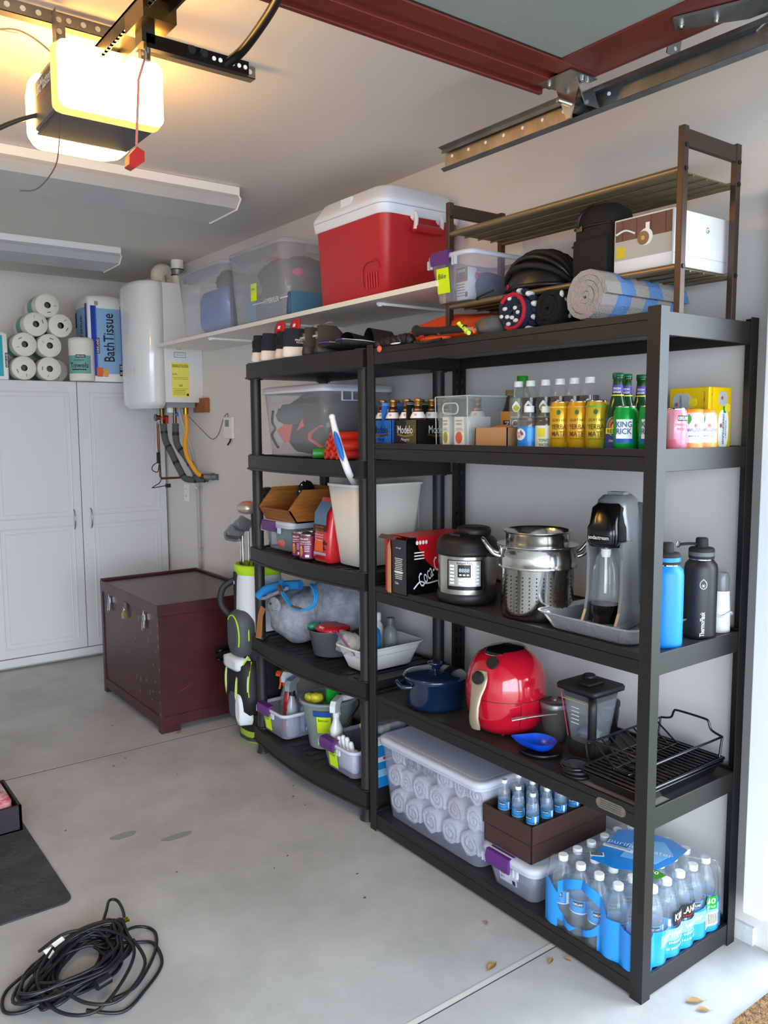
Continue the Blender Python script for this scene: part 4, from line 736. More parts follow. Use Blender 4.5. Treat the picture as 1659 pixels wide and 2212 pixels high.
m=M(); m.ell((.06,.64,TZ+.033),(.06,.055,.035),mt('#5a5553',.8,bump=.3,bs=20),18,10,1,.2,2,3); m.build('sack',t)
m=M()
for i in range(5): a=.9-i*.33; m.tube([(.0,.705,TZ+.018),(-.012,.712-.012*i+.01,TZ+.05-.009*i)],[.003,.0075],mt('#cfe02a',.5),6)
m.build('pull_tab',t)
# shoes: heel toward -x
def shoe(t,sole,upper,collar,L=.27,w=.092,h=.095,tongue=None,flare=1.0,solez=.032,text=None):
    def egg(x0,x1,wd,z,n=22):
        o=[]
        for i in range(n):
            a=2*PI*i/n; c_,s_=cos(a),sin(a); x=(x0+x1)/2+(x1-x0)/2*c_; k=(x-x0)/(x1-x0); o.append((x,wd/2*(.82+.28*k)*math.copysign(abs(s_)**.8,s_),z))
        return o
    m=M(); m.loft([egg(.006,L-.02,w*.9,.0),egg(.001,L-.004,w*.98*flare,.006),egg(.0,L,w*flare,.016),egg(.004,L-.002,w*.96,solez),egg(.008,L-.006,w*.88,solez+.008)],sole); m.build('sole',t,w=False)
    m=M(); R=[egg(.008,L-.008,w*.9,solez),egg(.006,L-.012,w*.9,solez+.012),egg(.01,L-.06,w*.82,.065),egg(.012,L-.13,w*.72,.08),egg(.014,.105,w*.60,h),egg(.017,.10,w*.52,h+.004),egg(.016,.095,w*.5,h-.006),egg(.02,.09,w*.42,.05)]
    m.loft(R,upper); m.box((.007,-.006,.06),(.012,.006,h-.02),collar)
    if text: m.text(text,(.006,0,.07),YN,ZP,.008,PAPER,.035,lift=.005)
    m.build('upper',t,w=False)
    m=M(); m.loft([egg(.017,.094,w*.5,h-.005),egg(.019,.09,w*.44,.06)],collar,False,True); m.build('lining',t,w=False)
    if tongue:
        m=M(); m.loft([[(.085+.02*q,-.036*s,.085+.085*q) for s in (-1,-.5,0,.5,1)]+[(.091+.02*q,-.036*s,.085+.085*q) for s in (1,.5,0,-.5,-1)] for q in (0,.4,.8)]+[[(.107,-.026*s,.172) for s in (-1,-.5,0,.5,1)]+[(.112,-.026*s,.172) for s in (1,.5,0,-.5,-1)]],tongue); m.card((.098,0,.145),YN,(.3,0,1),.014,.014,PAPER,t=.003); m.build('tongue',t,w=False)
    return t
KN=mt('#262a38',.9,bump=.9,bs=320,name='navy_knit'); SOL=mt('#dcd0c9',.6); DSH=BLK
TT=PZ[4]
n=0
for i,(y,x,rz,tg,lb) in enumerate(((2.045,-.035,.10,None,'navy knit trainer with cream sole, farthest along the row of shoes'),(1.945,-.045,.08,RED,'navy knit trainer with red tongue, second from the far end of the row'),(1.845,-.03,.05,RED,'navy trainer with red tongue, third in the row, its heel turned out'),(1.745,-.055,-.10,None,'navy trainer with white side lettering beside the olive shoes'))):
    t=thing('running_shoe',lb,'shoe',(x,y,TT+.001),'row of shoes on top of the plastic unit',rz); shoe(t,SOL,KN,BLKM,w=.09,h=.112,tongue=tg,flare=1.04,solez=.036)
    if i==3: m=M(); m.text('FRESH',(.06,-.0395,.067),XP,ZP,.008,PAPER,.04,lift=.002); m.text('FOAM',(.064,-.040,.057),XP,ZP,.008,PAPER,.035,lift=.002); m.build('side_lettering',t,w=False)
OL=mt('#3a342c',.8,bump=.3,bs=200); OLS=mt('#2a2926',.5)
for y,lb in ((1.645,'dark olive shoe with black sole beside the navy trainers'),(1.55,'dark olive shoe with black sole beside the black sandals')):
    t=thing('trail_shoe',lb,'shoe',(-.02,y,TT+.001),'row of shoes on top of the plastic unit',.03); shoe(t,OLS,OL,mt('#6b655a',.8),w=.082,h=.108,text='GEMAX')
    m=M(); m.tube(cat([(.09,.0,.10),(.07,-.02,.125),(.05,.005,.118),(.10,.012,.112)],4),.002,mt('#8a8578',.7),5); m.build('lace',t,w=False)
for y,x,lb,rz in ((1.47,-.03,'black slide sandal with white edge line, lying on its side beside the olive shoes',.15),(1.35,-.04,'black slide sandal with pale rim pointing at the front post',-.2)):
    t=thing('slide_sandal',lb,'sandal',(x,y,TT+.002),'black slide sandals',rz)
    m=M(); R=[]
    for i in range(9):
        k=i/8; R.append([(.26*k,.045*(.75+.3*sin(PI*k))*u,.012+.02*(1-k)+.012*v*(1 if u else 1)) for u,v in ((-1,-.6),(-1,.4),(0,1),(1,.4),(1,-.6),(0,-1))])
    m.loft(R,BLKM); m.build('footbed',t,w=False)
    m=M(); m.tube([(.0,-.032,.036),(.08,-.043,.033),(.2,-.044,.02)],.0022,mt('#c9cde6',.5),6); m.tube([(.0,-.032,.036),(-.004,0,.037),(.0,.032,.036)],.0022,mt('#4a4ac0',.5),6); m.build('edge_line',t,w=False)
    m=M(); m.grid(lambda a,b:(.12+.09*b,.05*cos(PI*a),.03+.055*sin(PI*a)-.01*b),12,4,BLKM); m.grid(lambda a,b:(.12+.09*b,.047*cos(PI*a),.03+.050*sin(PI*a)-.01*b),12,4,BLK); m.build('strap',t,w=False)
# ================================================================ STEEL UNIT, DRINKS SHELF
B4=LZ[3]-.008; PHI=math.radians(210)
FOIL=mt('#b98a4e',.3,.85,bump=.3,bs=150,name='gold_foil'); AMB=mt('#3a1c0c',.1,name='amber_glass'); FRST=mt('#8fb5e6',.5)
def sixpack(x0,y0,c,name,lab,gr,c2=None):
    t=thing('beer_carrier',lab,'beer carrier',(x0+.095,y0+.063,B4),'cardboard beer carriers'); L,W_=.19,.126
    m=M(); cm=mt(c,.45); e=.002
    for a,b in (((0,0),(e,W_)),((L-e,0),(L,W_)),((0,0),(L,e)),((0,W_-e),(L,W_))): m.box((x0+a[0],y0+a[1],B4),(x0+b[0],y0+b[1],B4+.09),cm)
    m.box((x0,y0,B4),(x0+L,y0+W_,B4+.002),cm); m.box((x0+.004,y0+W_/2-.001,B4+.002),(x0+L-.004,y0+W_/2+.001,B4+.155),cm)
    for i in (1,2): m.box((x0+L/3*i-.001,y0+.002,B4+.01),(x0+L/3*i+.001,y0+W_-.002,B4+.08),cm)
    if c2: m.card((x0-.0003,y0+.03,B4+.045),YN,ZP,.055,.09,mt(c2,.5))
    m.build('carton',t)
    m=M(); f=(x0-.0012,y0+W_/2,B4+.056)
    m.text(name,f,YN,ZP,.028,PAPER if gr=='Negra' else INK,.085); m.text(gr,(x0-.0012,y0+W_/2,B4+.020),YN,ZP,.014,PAPER if gr=='Negra' else INK,.045,bold=False,sh=.3)
    m.poly((x0-.001,y0+W_/2,B4+.038),YN,ZP,[(-.045,.004),(0,-.002),(.045,.004),(.045,-.003),(0,-.009),(-.045,-.003)],FOIL,t=.0006)
    for k in (-1,1):
        for j in range(4): m.card((x0-.0008,y0+W_/2+k*(.048+.002*(j%2)),B4+.048+j*.007),YN,ZP,.006,.004,FOIL)
    m.text(name,(x0+.095,y0-.0012,B4+.056),XP,ZP,.028,PAPER if gr=='Negra' else INK,.085)
    m.poly((x0+.095,y0-.001,B4+.038),XP,ZP,[(-.045,.004),(0,-.002),(.045,.004),(.045,-.003),(0,-.009),(-.045,-.003)],FOIL,t=.0006)
    m.text('6',(x0+.03,y0+W_/2-.002,B4+.125),XP,ZP,.015,PAPER); m.text('12 FL OZ',(x0+.052,y0+W_/2-.002,B4+.128),XP,ZP,.004,PAPER); m.text('BOTTLES',(x0+.052,y0+W_/2-.002,B4+.121),XP,ZP,.004,PAPER)
    for z in (.145,.150): m.card((x0+.095,y0+W_/2-.0016,B4+z),XP,ZP,.18,.001,PAPER)
    m.build('printing',t)
    return t
bb=None
def beer(x,y,lab,grp):
    global bb
    if bb: return dup(bb,(x,y,B4+.002),lab,group=grp)
    t=thing('beer_bottle',lab,'beer bottle',(x,y,B4+.002),grp)
    m=M(); m.lathe(0,0,[(.026,0),(.029,.004),(.029,.085),(.024,.105),(.0145,.125),(.013,.15)],AMB,18); m.build('glass',t,w=False)
    m=M(); m.lathe(0,0,[(.0175,.118),(.0140,.128),(.0134,.152),(.0152,.153),(.0152,.160),(.012,.163)],FOIL,18); m.build('foil_neck',t,w=False)
    m=M(); m.lathe(0,0,[(.0292,.094),(.0252,.104),(.0195,.116)],PAPER,18,False,False); m.tcyl('o',0,0,.0245,PHI,.106,.008,RED); m.build('neck_label',t,w=False); bb=t; return t
CB,CK='#2e6fc4','#15130f'
sixpack(.05,1.150,CB,'Modelo','blue beer carrier reading Modelo Especial behind the left post of the steel unit','Especial')
sixpack(.05,1.005,CK,'Modelo','black and olive beer carrier reading Modelo Negra between the blue carrier and clear bin','Negra','#4c4b24')
for i in range(3):
    for j in range(2):
        for y_,n_ in ((1.182,'blue'),(1.037,'black')): beer(.082+i*.063,y_+j*.062,'gold-necked beer bottle in the %s carrier, %s row, %s side'%(n_,('front','middle','back')[i],('right','left')[j]),'bottles in the %s carrier'%n_)
ACR=mt('#dfe6e4',.05,a=.22,coat=.5,name='clear_acrylic'); ACE=mt('#cfd8d6',.08,a=.6,name='acrylic_edge')
t=thing('clear_fridge_bin','clear acrylic bin with a handle slot holding small cartons, beside the beer','storage bin',(.19,.83,B4))
m=M(); tub(m,.20,.828,B4,B4+.165,(.28,.15),(.295,.165),.012,.003,ACR,3); m.build('tub',t); m=M(); rim(m,.20,.828,B4+.167,(.295,.165),.012,.002,.004,ACE,3)
P=[(x,y) for x,y,_ in rr(0,0,0,.075,.035,.015,4)]; m.tube([(.049,.828+u,B4+.125+v) for u,v in P],.003,ACE,6,closed=True); 
for y in (.749,.907): m.tube([(.056,y,B4+.005),(.051,y,B4+.165)],.0018,ACE,5)
m.build('rim',t)
CWC=mt('#e8e3dc',.6)
def carton(x,y,w_,c,lab,nm):
    t=thing('small_carton',lab,'carton',(x+.02,y,B4+.004),'small cartons in the acrylic bin'); m=M(); m.box((x,y-w_/2,B4+.004),(x+.12,y+w_/2,B4+.098),CWC); m.build('carton',t)
    m=M(); m.poly((x-.0004,y,B4+.03),YN,ZP,[(w_*.36*cos(a),.02*sin(a)) for a in [2*PI*i/18 for i in range(18)]],mt(c,.5)); m.poly((x-.0012,y,B4+.03),YN,ZP,[(w_*.28*cos(a),.015*sin(a)) for a in [2*PI*i/18 for i in range(18)]],mt(c,.7,var=.3,vs=60)); m.text(nm[0],(x-.0008,y,B4+.085),YN,ZP,.005,INK,w_*.7,bold=False); m.text(nm[1],(x-.0008,y,B4+.074),YN,ZP,.007,INK,w_*.6,bold=False); m.card((x-.0004,y,B4+.055),YN,ZP,w_*.7,.002,GREY); m.card((x-.0004,y,B4+.06),YN,ZP,w_*.6,.002,GREY); m.build('printing',t); return t
carton(.058,.862,.030,'#a9a03c','slim white carton with a green cucumber slice in the acrylic bin',('SPARKLING','GIN')); carton(.058,.795,.046,'#d9644a','slim carton with a grapefruit slice printed on it in the acrylic bin',('SPARKLING','VODKA'))
for i in range(4):
    t=thing('grey_carton','small grey carton with dark marks behind the cardboard box, %s from the left'%ORDN[i],'carton',(.24+i*.0,.715-i*.047,B4),'grey cartons behind the cardboard box'); m=M(); m.box((.225,.695-i*.047,B4),(.30,.735-i*.047,B4+.095),mt('#9b9c9a',.5)); m.build('carton',t); m=M()
    for j in range(4):
        for s in (0,1): m.card((.2245,.722-i*.047-.014*s,B4+.085-.011*j),(0,-1,.4),(0,.4,1),.002,.008,INK)
    m.build('printing',t)
beer(.20,.86,'gold-necked beer bottle standing inside the clear acrylic bin','bottle in the acrylic bin')
t=thing('cardboard_box','plain brown open cardboard box between the acrylic bin and the bottles','box',(.12,.65,B4))
m=M()
for a,b in (((.06,.577),(.063,.72)),((.197,.577),(.2,.72)),((.06,.577),(.2,.58)),((.06,.717),(.2,.72))): m.box((a[0],a[1],B4),(b[0],b[1],B4+.062),CARD)
m.box((.06,.577,B4),(.2,.72,B4+.003),CARD); m.build('carton',t); m=M(); m.prism([(.063,B4+.062),(.1,B4+.069),(.1,B4+.071),(.063,B4+.064)],'y',.585,.65,CARD); m.build('flap',t)
def bottle(name,lab,cat_,x,y,prof,mat,cap,capc,liq=None,label=None,z=None,grp=None,fn=None,capn='cap'):
    z=B4 if z is None else z; t=thing(name,lab,cat_,(x,y,z),grp)
    m=M(); m.lathe(0,0,prof,mat,22); m.build('bottle_body',t,w=False)
    if liq:
        m=M(); q=[(max(r-.002,.001),max(h,.003)) for r,h in prof if h<=liq[0]]; q.append((q[-1][0],liq[0])); m.lathe(0,0,q,liq[1],18); m.build('drink',t,w=False)
    r,z0,z1=cap; m=M(); m.lathe(0,0,[(r,z0),(r,z1-.001),(r-.0015,z1)],capc,20); m.build(capn,t,w=False)
    if label or fn:
        m=M()
        if label: r,z0,z1,c=label; m.band(0,0,r+.0006,z0,z1,0,2*PI,c,24)
        if fn: fn(m)
        m.build('label',t,w=False)
    return t
ICE=[(.026,0),(.030,.004),(.030,.06),(.029,.065),(.030,.07),(.030,.145),(.026,.165),(.015,.188),(.0135,.192)]
PETC=mt('#dbe6e2',.06,a=.12,name='clear_bottle_plastic'); DPUR=mt('#2a1020',.08,a=.93,name='dark_grape_drink'); RPUR=mt('#4c1426',.08,a=.93,name='cherry_drink'); CLR=mt('#dfeae6',.02,a=.2,name='clear_drink')
def icelab(c):
    def f(m):
        m.tcyl('ICE',0,0,.0306,PHI,.075,.022,PAPER,.04,bold=False); m.tcyl('SPARKLING',0,0,.0306,PHI,.095,.005,PAPER,.036,bold=False)
        a0=PHI
        for k in range(14):
            pass
        q=[(.014*cos(a)*(1 if sin(a)<0 else 1-.6*sin(a)),.017*sin(a)) for a in [2*PI*i/20 for i in range(20)]]
        m.add([((.0310)*cos(a0+u/.031),(.0310)*sin(a0+u/.031),.128+v) for u,v in q],[tuple(range(20))],PAPER); m.add([((.0318)*cos(a0+u*.7/.031),(.0318)*sin(a0+u*.7/.031),.124+v*.6) for u,v in q],[tuple(range(20))],c)
    return f
rowx=.17
for i,(y,c,c2,l) in enumerate(((.637,CLR,mt('#b9c42c',.5),'clear sparkling water bottle with a lemon emblem behind the cardboard box'),(.585,DPUR,mt('#6b2a8a',.5),'white-capped bottle of dark grape drink next to the clear lemon one'),(.523,DPUR,mt('#b08a3c',.5),'white-capped dark drink bottle with a diamond emblem, third in the back row'),(.465,RPUR,RED,'white-capped cherry-dark bottle behind the first yellow can'),(.410,RPUR,RED,'white-capped cherry-dark bottle behind the second yellow can'),(.352,RPUR,RED,'white-capped cherry-dark bottle at the right end of the back row'))):
    bottle('sparkling_water_bottle',l,'drink bottle',rowx,y,ICE,PETC,(.0145,.190,.208),PAPER,(.155,c),None,fn=icelab(c2),grp='tall white-capped drink bottles')
bottle('green_cap_bottle','tall bottle with a green cap behind the clear lemon water bottle','drink bottle',.30,.745,[(.03,0),(.034,.004),(.034,.15),(.018,.2),(.016,.21)],mt('#9fb49a',.1,a=.4),(.019,.205,.235),mt('#2a9a2a',.4),grp=None)
t=bottle('brown_bottle','brown bottle with an orange label standing behind the cardboard box','drink bottle',.24,.745,[(.027,0),(.029,.004),(.029,.10),(.013,.15),(.0125,.175)],mt('#3a2410',.1),(.014,.168,.186),mt('#8a6a3a',.5),None,(.0295,.045,.115,mt('#e8941c',.5)),fn=lambda m:(m.band(0,0,.0302,.06,.085,PHI-.5,PHI+.5,BLK,6),m.tcyl('Z',0,0,.031,PHI,.0725,.018,PAPER)))
SD=[(.027,0),(.031,.004),(.031,.075),(.030,.08),(.024,.095),(.014,.108),(.0135,.112)]
bottle('ginger_ale_bottle','small bottle with a bright blue label and white cap before the tall bottles','soda bottle',.088,.513,[(r*1.12,z) for r,z in SD],PETC,(.0155,.108,.127),PAPER,(.09,mt('#6a5a50',.05,a=.5)),(.0348,.0,.065,mt('#1580d8',.35)),fn=lambda m:(m.add([(.0372*cos(PHI-.55+.018*cos(a)/.036),.0372*sin(PHI-.55+.018*cos(a)/.036),.042+.018*sin(a)) for a in [2*PI*i/20 for i in range(20)]],[tuple(range(20))],mt('#f0e6d8',.5)),m.tcyl('CANADA',0,0,.0382,PHI-.55,.046,.008,RED,.026),m.tcyl('DRY',0,0,.0382,PHI-.55,.036,.008,RED,.018),m.band(0,0,.0358,.022,.06,PHI+.1,PHI+.9,mt('#3aa0ea',.4),6)))
bottle('tonic_bottle','small bottle with a pale yellow and white label next to the yellow cans','soda bottle',.09,.446,SD,PETC,(.0150,.106,.125),PAPER,(.09,mt('#4a3026',.05,a=.75)),(.0315,.0,.068,mt('#dfe0cc',.4)),fn=lambda m:(m.band(0,0,.0324,.035,.06,PHI-.6,PHI+.1,mt('#e3cf2a',.5),6,),m.tcyl('TONIC',0,0,.0326,PHI,.025,.009,mt('#2f4a2a',.5),.03),m.tcyl('WATER',0,0,.0326,PHI,.012,.009,mt('#2f4a2a',.5),.03)))
def can(name,lab,cat_,x,y,z,h,r,c,fn=None,grp=None,top=None,parts=None,nb=26,met=.55):
    t=thing(name,lab,cat_,(x,y,z),grp); cm=mt(c,.25,met,name='printed_aluminium') if isinstance(c,str) else c
    m=M(); m.lathe(0,0,[(r*.75,.0),(r*.82,.002),(r,.010),(r,h-.016),(r*.84,h-.004),(r*.84,h-.001)],cm,nb); m.build('can_body',t,w=False)
    m=M(); m.lathe(0,0,[(r*.85,h-.004),(r*.87,h),(r*.82,h),(r*.80,h-.004)],STEEL,nb,False,True); m.build('can_top',t,w=False)
    if fn: m=M(); fn(m); m.build('label',t,w=False)
    return t
BRN=mt('#5a2a14',.5)
def yer(c2):
    def f(m):
        R=.0322
        m.tcyl('GUAYAKI',0,0,R,PHI,.083,.008,BRN,.042,bold=False); m.tcyl('YERBA',0,0,R,PHI,.064,.014,BRN,.046); m.tcyl('MATE',0,0,R,PHI,.044,.014,BRN,.04); m.tcyl('NATURALLY',0,0,R,PHI,.031,.004,BRN,.04)
        m.add([((R+.0006)*cos(PHI+.006*cos(a)/R),(R+.0006)*sin(PHI+.006*cos(a)/R),.105+.007*sin(a)) for a in [2*PI*i/16 for i in range(16)]],[tuple(range(16))],mt('#2c5a2a',.5))
        m.band(0,0,R,.118,.122,0,2*PI,c2,24)
        for i in range(9): a=PHI+.6+i*.12; m.band(0,0,R,.004,.02+.012*(i%3),a,a+.1,c2,3,R2=R)
    return f
for y,c,c2,l in ((.384,'#dba81e',mt('#e0c23a',.4),'yellow yerba mate can, the one next to the small tonic bottle'),(.318,'#dca21c',mt('#e08a2a',.4),'yellow yerba mate can with an orange shoulder, middle of the three'),(.252,'#cdb024',mt('#4fa63a',.4),'yellow and green yerba mate can beside the green ginger bottle')):
    can('yerba_mate_can',l,'drink can',.083,y,B4,.137,.0318,c,yer(c2),'yellow yerba mate cans',met=.35)
GG_=mt('#0c3f1a',.08,name='green_glass'); GGL=mt('#1f6b2c',.06,a=.9,name='light_green_glass'); VIO=mt('#4a3a9a',.5)
def reed(m):
    m.band(0,0,.0316,.003,.088,PHI-1.1,PHI+1.1,mt('#2b3a86',.5),14); R=.0322
    def disc(rr_,c,dz,R_): m.add([(R_*cos(PHI+rr_*cos(a)/R_),R_*sin(PHI+rr_*cos(a)/R_),dz+rr_*sin(a)) for a in [2*PI*i/22 for i in range(22)]],[tuple(range(22))],c)
    disc(.027,mt('#d8d23a',.5),.065,R); disc(.025,mt('#2a7a3a',.5),.065,R+.0006); disc(.019,mt('#e8641c',.5),.067,R+.0012); disc(.010,mt('#f3c22a',.5),.064,R+.0018)
    m.band(0,0,R+.0022,.045,.060,PHI-.85,PHI+.85,YEL,10); m.tcyl("REED'S",0,0,R+.0026,PHI,.0525,.011,mt('#1c3a1c',.5),.044); m.tcyl('STRONGEST',0,0,R,PHI,.026,.006,PAPER,.034)
    m.band(0,0,.0150,.150,.176,0,2*PI,VIO,18,R2=.0138); m.band(0,0,.0164,.145,.150,0,2*PI,YEL,18); m.tcyl('FRESH',0,0,.0152,PHI,.166,.006,PAPER,.018); m.tcyl('GINGER',0,0,.0158,PHI,.157,.006,PAPER,.02)
GBP=[(.028,0),(.031,.004),(.031,.09),(.028,.11),(.019,.135),(.0145,.155),(.0125,.19),(.0145,.192),(.0145,.199),(.0125,.201)]
for x,y,l in ((.087,.189,'green glass ginger beer bottle with a sunset label in front of its two twins'),(.150,.208,'green glass ginger beer bottle, the middle one showing its violet neck label'),(.213,.205,'green glass ginger beer bottle half hidden by the front post')):
    bottle('ginger_beer_bottle',l,'beer bottle',x,y,GBP,GG_,(.0148,.199,.208),mt('#1f6a4a',.4,.4),fn=reed,grp='green ginger beer bottles')
def soda(m):
    q=lambda c,w_,h_,z,R: m.band(0,0,R,z-h_/2,z+h_/2,PHI-w_/2/R,PHI+w_/2/R,c,8)
    q(mt('#1f5aa8',.5),.052,.018,.030,.0318); q(PAPER,.044,.050,.058,.0322); m.tcyl('KING',0,0,.0330,PHI,.070,.015,mt('#26508f',.5),.04); m.tcyl('RICK',0,0,.0330,PHI,.052,.015,mt('#26508f',.5),.04)
for x,y,l in ((.05,.133,'bright green soda can standing before the ginger bottles'),(.062,.064,'bright green soda can partly hidden by the front post')):
    can('soda_can',l,'drink can',x,y,B4,.118,.031,'#0f9e3c',soda,'bright green soda cans',met=.3)
PH2=math.radians(232)
can('sparkling_water_can','pink sparkling water can to the right of the front post','drink can',.150,.052,B4,.112,.031,'#e58fa3',lambda m:(m.band(0,0,.0316,.078,.092,PH2-.1,PH2+.95,BLK,8),m.tcyl('KIRKLAND',0,0,.0318,PH2+.4,.085,.009,PAPER,.03),m.tcyl('SPARKLING',0,0,.0318,PH2+.2,.068,.007,mt('#a8243e',.5),.034,bold=False),m.tcyl('WATER',0,0,.0318,PH2+.2,.057,.007,mt('#a8243e',.5),.024,bold=False),m.band(0,0,.0316,.0,.03,PH2-.9,PH2-.2,mt('#d65a74',.5),6)),met=.25)
def spel(m):
    R=.0314; m.band(0,0,R,.02,.072,PH2-1,PH2+1,mt('#e6e9ee',.4,.3),12); m.band(0,0,R,.003,.02,PH2-1.4,PH2+1.4,mt('#ea9a4a',.4),12)
    m.tcyl('SANPELLEGRINO',0,0,R+.0004,PH2,.054,.008,mt('#21407e',.5),.05); m.tcyl('ARANCIATA',0,0,R+.0004,PH2,.038,.005,mt('#21407e',.5),.034); m.tcyl('*',0,0,R+.0006,PH2,.066,.012,RED)
    m.add([((R+.001)*cos(PH2-.55+.008*u/R),(R+.001)*sin(PH2-.55+.008*u/R),.082+.014*v) for u,v in ((0,-1),(.8,-.2),(.7,.5),(0,1),(-.7,.5),(-.8,-.2))],[tuple(range(6))],GRN)
for x,l in ((.222,'orange-topped sparkling orange can beside the pink can'),(.286,'orange-topped sparkling orange can in front of the yellow carton')):
    can('orange_soda_can',l,'drink can',x,.050,B4,.106,.031,'#e8dcc8',spel,'orange-topped soda cans',met=.4)
    m=M(); m.lathe(0,0,[(.029,.100),(.029,.108),(.022,.110)],mt('#ee8a1e',.5),20); o=m.build('orange_lid',ALL[-1].parent,w=False)
t=thing('soda_carton','yellow lemon soda carton with printed cans at the near end of the drinks shelf','carton',(.37,.13,B4)); YB_=mt('#efc400',.45)
bx0,bx1,by0,by1=.325,.440,.066,.190; m=M(); m.box((bx0,by0,B4),(bx1,by1,B4+.172),YB_); m.build('carton',t,bev=.002)
m=M(); SILV=mt('#d3d8d8',.4,.3)
def label_ell(o,u,a,b,c,t_=.001): m.poly(o,u,ZP,[(a*math.copysign(abs(cos(q))**.7,cos(q)),b*math.copysign(abs(sin(q))**.7,sin(q))) for q in [2*PI*i/24 for i in range(24)]],c,t=t_)
x=bx0-.0003; label_ell((x,.15,B4+.125),YN,.03,.032,SILV); label_ell((x,.15,B4+.06),YN,.03,.03,SILV); m.text('SANPELLEGRINO',(x-.0012,.152,B4+.125),ZP,YP,.007,mt('#21407e',.5),.05); m.text('*',(x-.0014,.165,B4+.125),YN,ZP,.014,RED)
label_ell((x,.115,B4+.13),YN,.012,.012,YEL,.0016); label_ell((x,.12,B4+.105),YN,.006,.009,GRN,.0014)
m.text('MADE WITH ITALIAN LEMONS',(x-.001,.078,B4+.1),ZP,YP,.004,INK,.12); m.card((x-.0006,.095,B4+.085),YN,ZP,.024,.035,PAPER)
for i in range(8): m.card((x-.0016,.0965,B4+.073+i*.0033),YN,ZP,.014,.0016,INK)
y=by0-.0003; label_ell((.40,y,B4+.055),XP,.026,.055,PAPER); m.text('SANPELLEGRINO',(.398,y-.0014,B4+.055),ZP,XN,.009,mt('#21407e',.5),.085); m.text('LIMONATA',(.410,y-.0014,B4+.055),ZP,XN,.005,mt('#21407e',.5),.05); m.text('*',(.386,y-.0014,B4+.065),XP,ZP,.014,RED)
label_ell((.395,y,B4+.140),XP,.022,.02,SILV); m.text('*',(.388,y-.0014,B4+.142),XP,ZP,.012,RED); label_ell((.418,y,B4+.115),XP,.014,.012,mt('#f7e04a',.4),.0016); label_ell((.405,y,B4+.11),XP,.008,.010,GRN,.0014); m.text('MADE WITH ITALIAN LEMONS',(.338,y-.001,B4+.12),ZP,XN,.004,INK,.1); m.text('12',(.35,y-.001,B4+.085),ZP,XN,.006,INK)
m.build('printing',t)
# ================================================================ STEEL UNIT, APPLIANCE SHELF
B3=LZ[2]-.008
t=thing('cola_carton','torn open black and red cola carton beside the pressure cooker','carton',(.14,1.06,B3))
m=M(); m.box((.0,1.0,B3),(.30,1.002,B3+.205),BLKG); m.box((.0,1.0,B3),(.002,1.085,B3+.195),mt('#2a2c30',.4)); m.box((.0,1.123,B3),(.30,1.125,B3+.205),mt('#c01420',.4)); m.box((.298,1.0,B3),(.30,1.125,B3+.205),BLKG); m.box((.0,1.0,B3),(.30,1.125,B3+.002),BLKG)
m.box((.0,1.11,B3),(.002,1.125,B3+.19),mt('#c01420',.4)); m.box((.03,1.002,B3+.203),(.30,1.125,B3+.205),mt('#c01420',.4)); m.build('carton',t)
m=M(); m.prism([(.0,B3+.205),(-.02,B3+.212),(-.035,B3+.200),(-.033,B3+.198),(-.02,B3+.209),(.0,B3+.203)],'y',1.03,1.12,mt('#5a4436',.8)); m.prism([(1.085,B3+.0),(1.105,B3+.0),(1.103,B3+.17),(1.092,B3+.19),(1.086,B3+.15)],'x',-.006,-.004,CARD); m.build('torn_flap',t,label='torn brown cardboard flap')
m=M(); y=.9992; CR_=mt('#c9111c',.4)
m.poly((.03,y,B3+.205),XP,ZP,[(.01,0),(.27,0),(.27,-.16),(.2,-.165),(.12,-.14),(.06,-.09),(.025,-.045)],CR_,t=.0005)
for j in range(3): m.card((.055,y-.001,B3+.15-.011*j),XP,ZP,.045,.004,PAPER)
for i in range(4): m.poly((.045+i*.014,y-.001,B3+.185),XP,ZP,[(.0055*cos(a),.0075*sin(a)) for a in [2*PI*k/10 for k in range(10)]],PAPER,t=.0006)
m.text('Coca-Cola',(.115,y-.0008,B3+.088),(.75,0,.55),(-.55,0,.75),.050,PAPER,.15,bold=False,sh=.3); m.tube(cat([(.03,y-.001,B3+.022),(.06,y-.001,B3+.045),(.09,y-.001,B3+.036),(.14,y-.001,B3+.040)],5),.0030,PAPER,4)
x=-.0008; m.card((x,1.045,B3+.08),YN,ZP,.05,.004,PAPER)
for j in range(12): m.card((x,1.045,B3+.128-j*.0065),YN,ZP,.038 if j%3 else .044,.0022,PAPER)
m.text('zero sugar',(x,1.045,B3+.165),YN,ZP,.006,PAPER,.03); m.text('Coke',(x,1.055,B3+.04),YN,ZP,.009,PAPER,.02); m.build('printing',t)
SSB=mt('#cfcac2',.24,1,var=.1,vs=3,stretch=(30,30,1),name='brushed_steel')
t=thing('pressure_cooker','steel electric pressure cooker with black lid and keypad beside the cola carton','pressure cooker',(.115,.815,B3)); c=(.115,.815)
m=M(); m.lathe(*c,[(.085,0),(.095,.004),(.102,.012),(.102,.035),(.098,.04)],BLK,36,z0=B3); m.build('base',t)
m=M(); m.lathe(*c,[(.098,.036),(.0985,.04),(.0985,.165),(.097,.168)],SSB,48,z0=B3); m.build('steel_body',t)
m=M(); m.lathe(*c,[(.100,.165),(.106,.170),(.106,.180),(.103,.184),(.103,.205),(.09,.222),(.05,.232),(.01,.234)],BLK,40,z0=B3); m.box((c[0]-.012,c[1]+.095,B3+.168),(c[0]+.012,c[1]+.13,B3+.18),BLK); m.box((c[0]-.012,c[1]-.13,B3+.168),(c[0]+.012,c[1]-.095,B3+.18),BLK); m.build('lid',t)
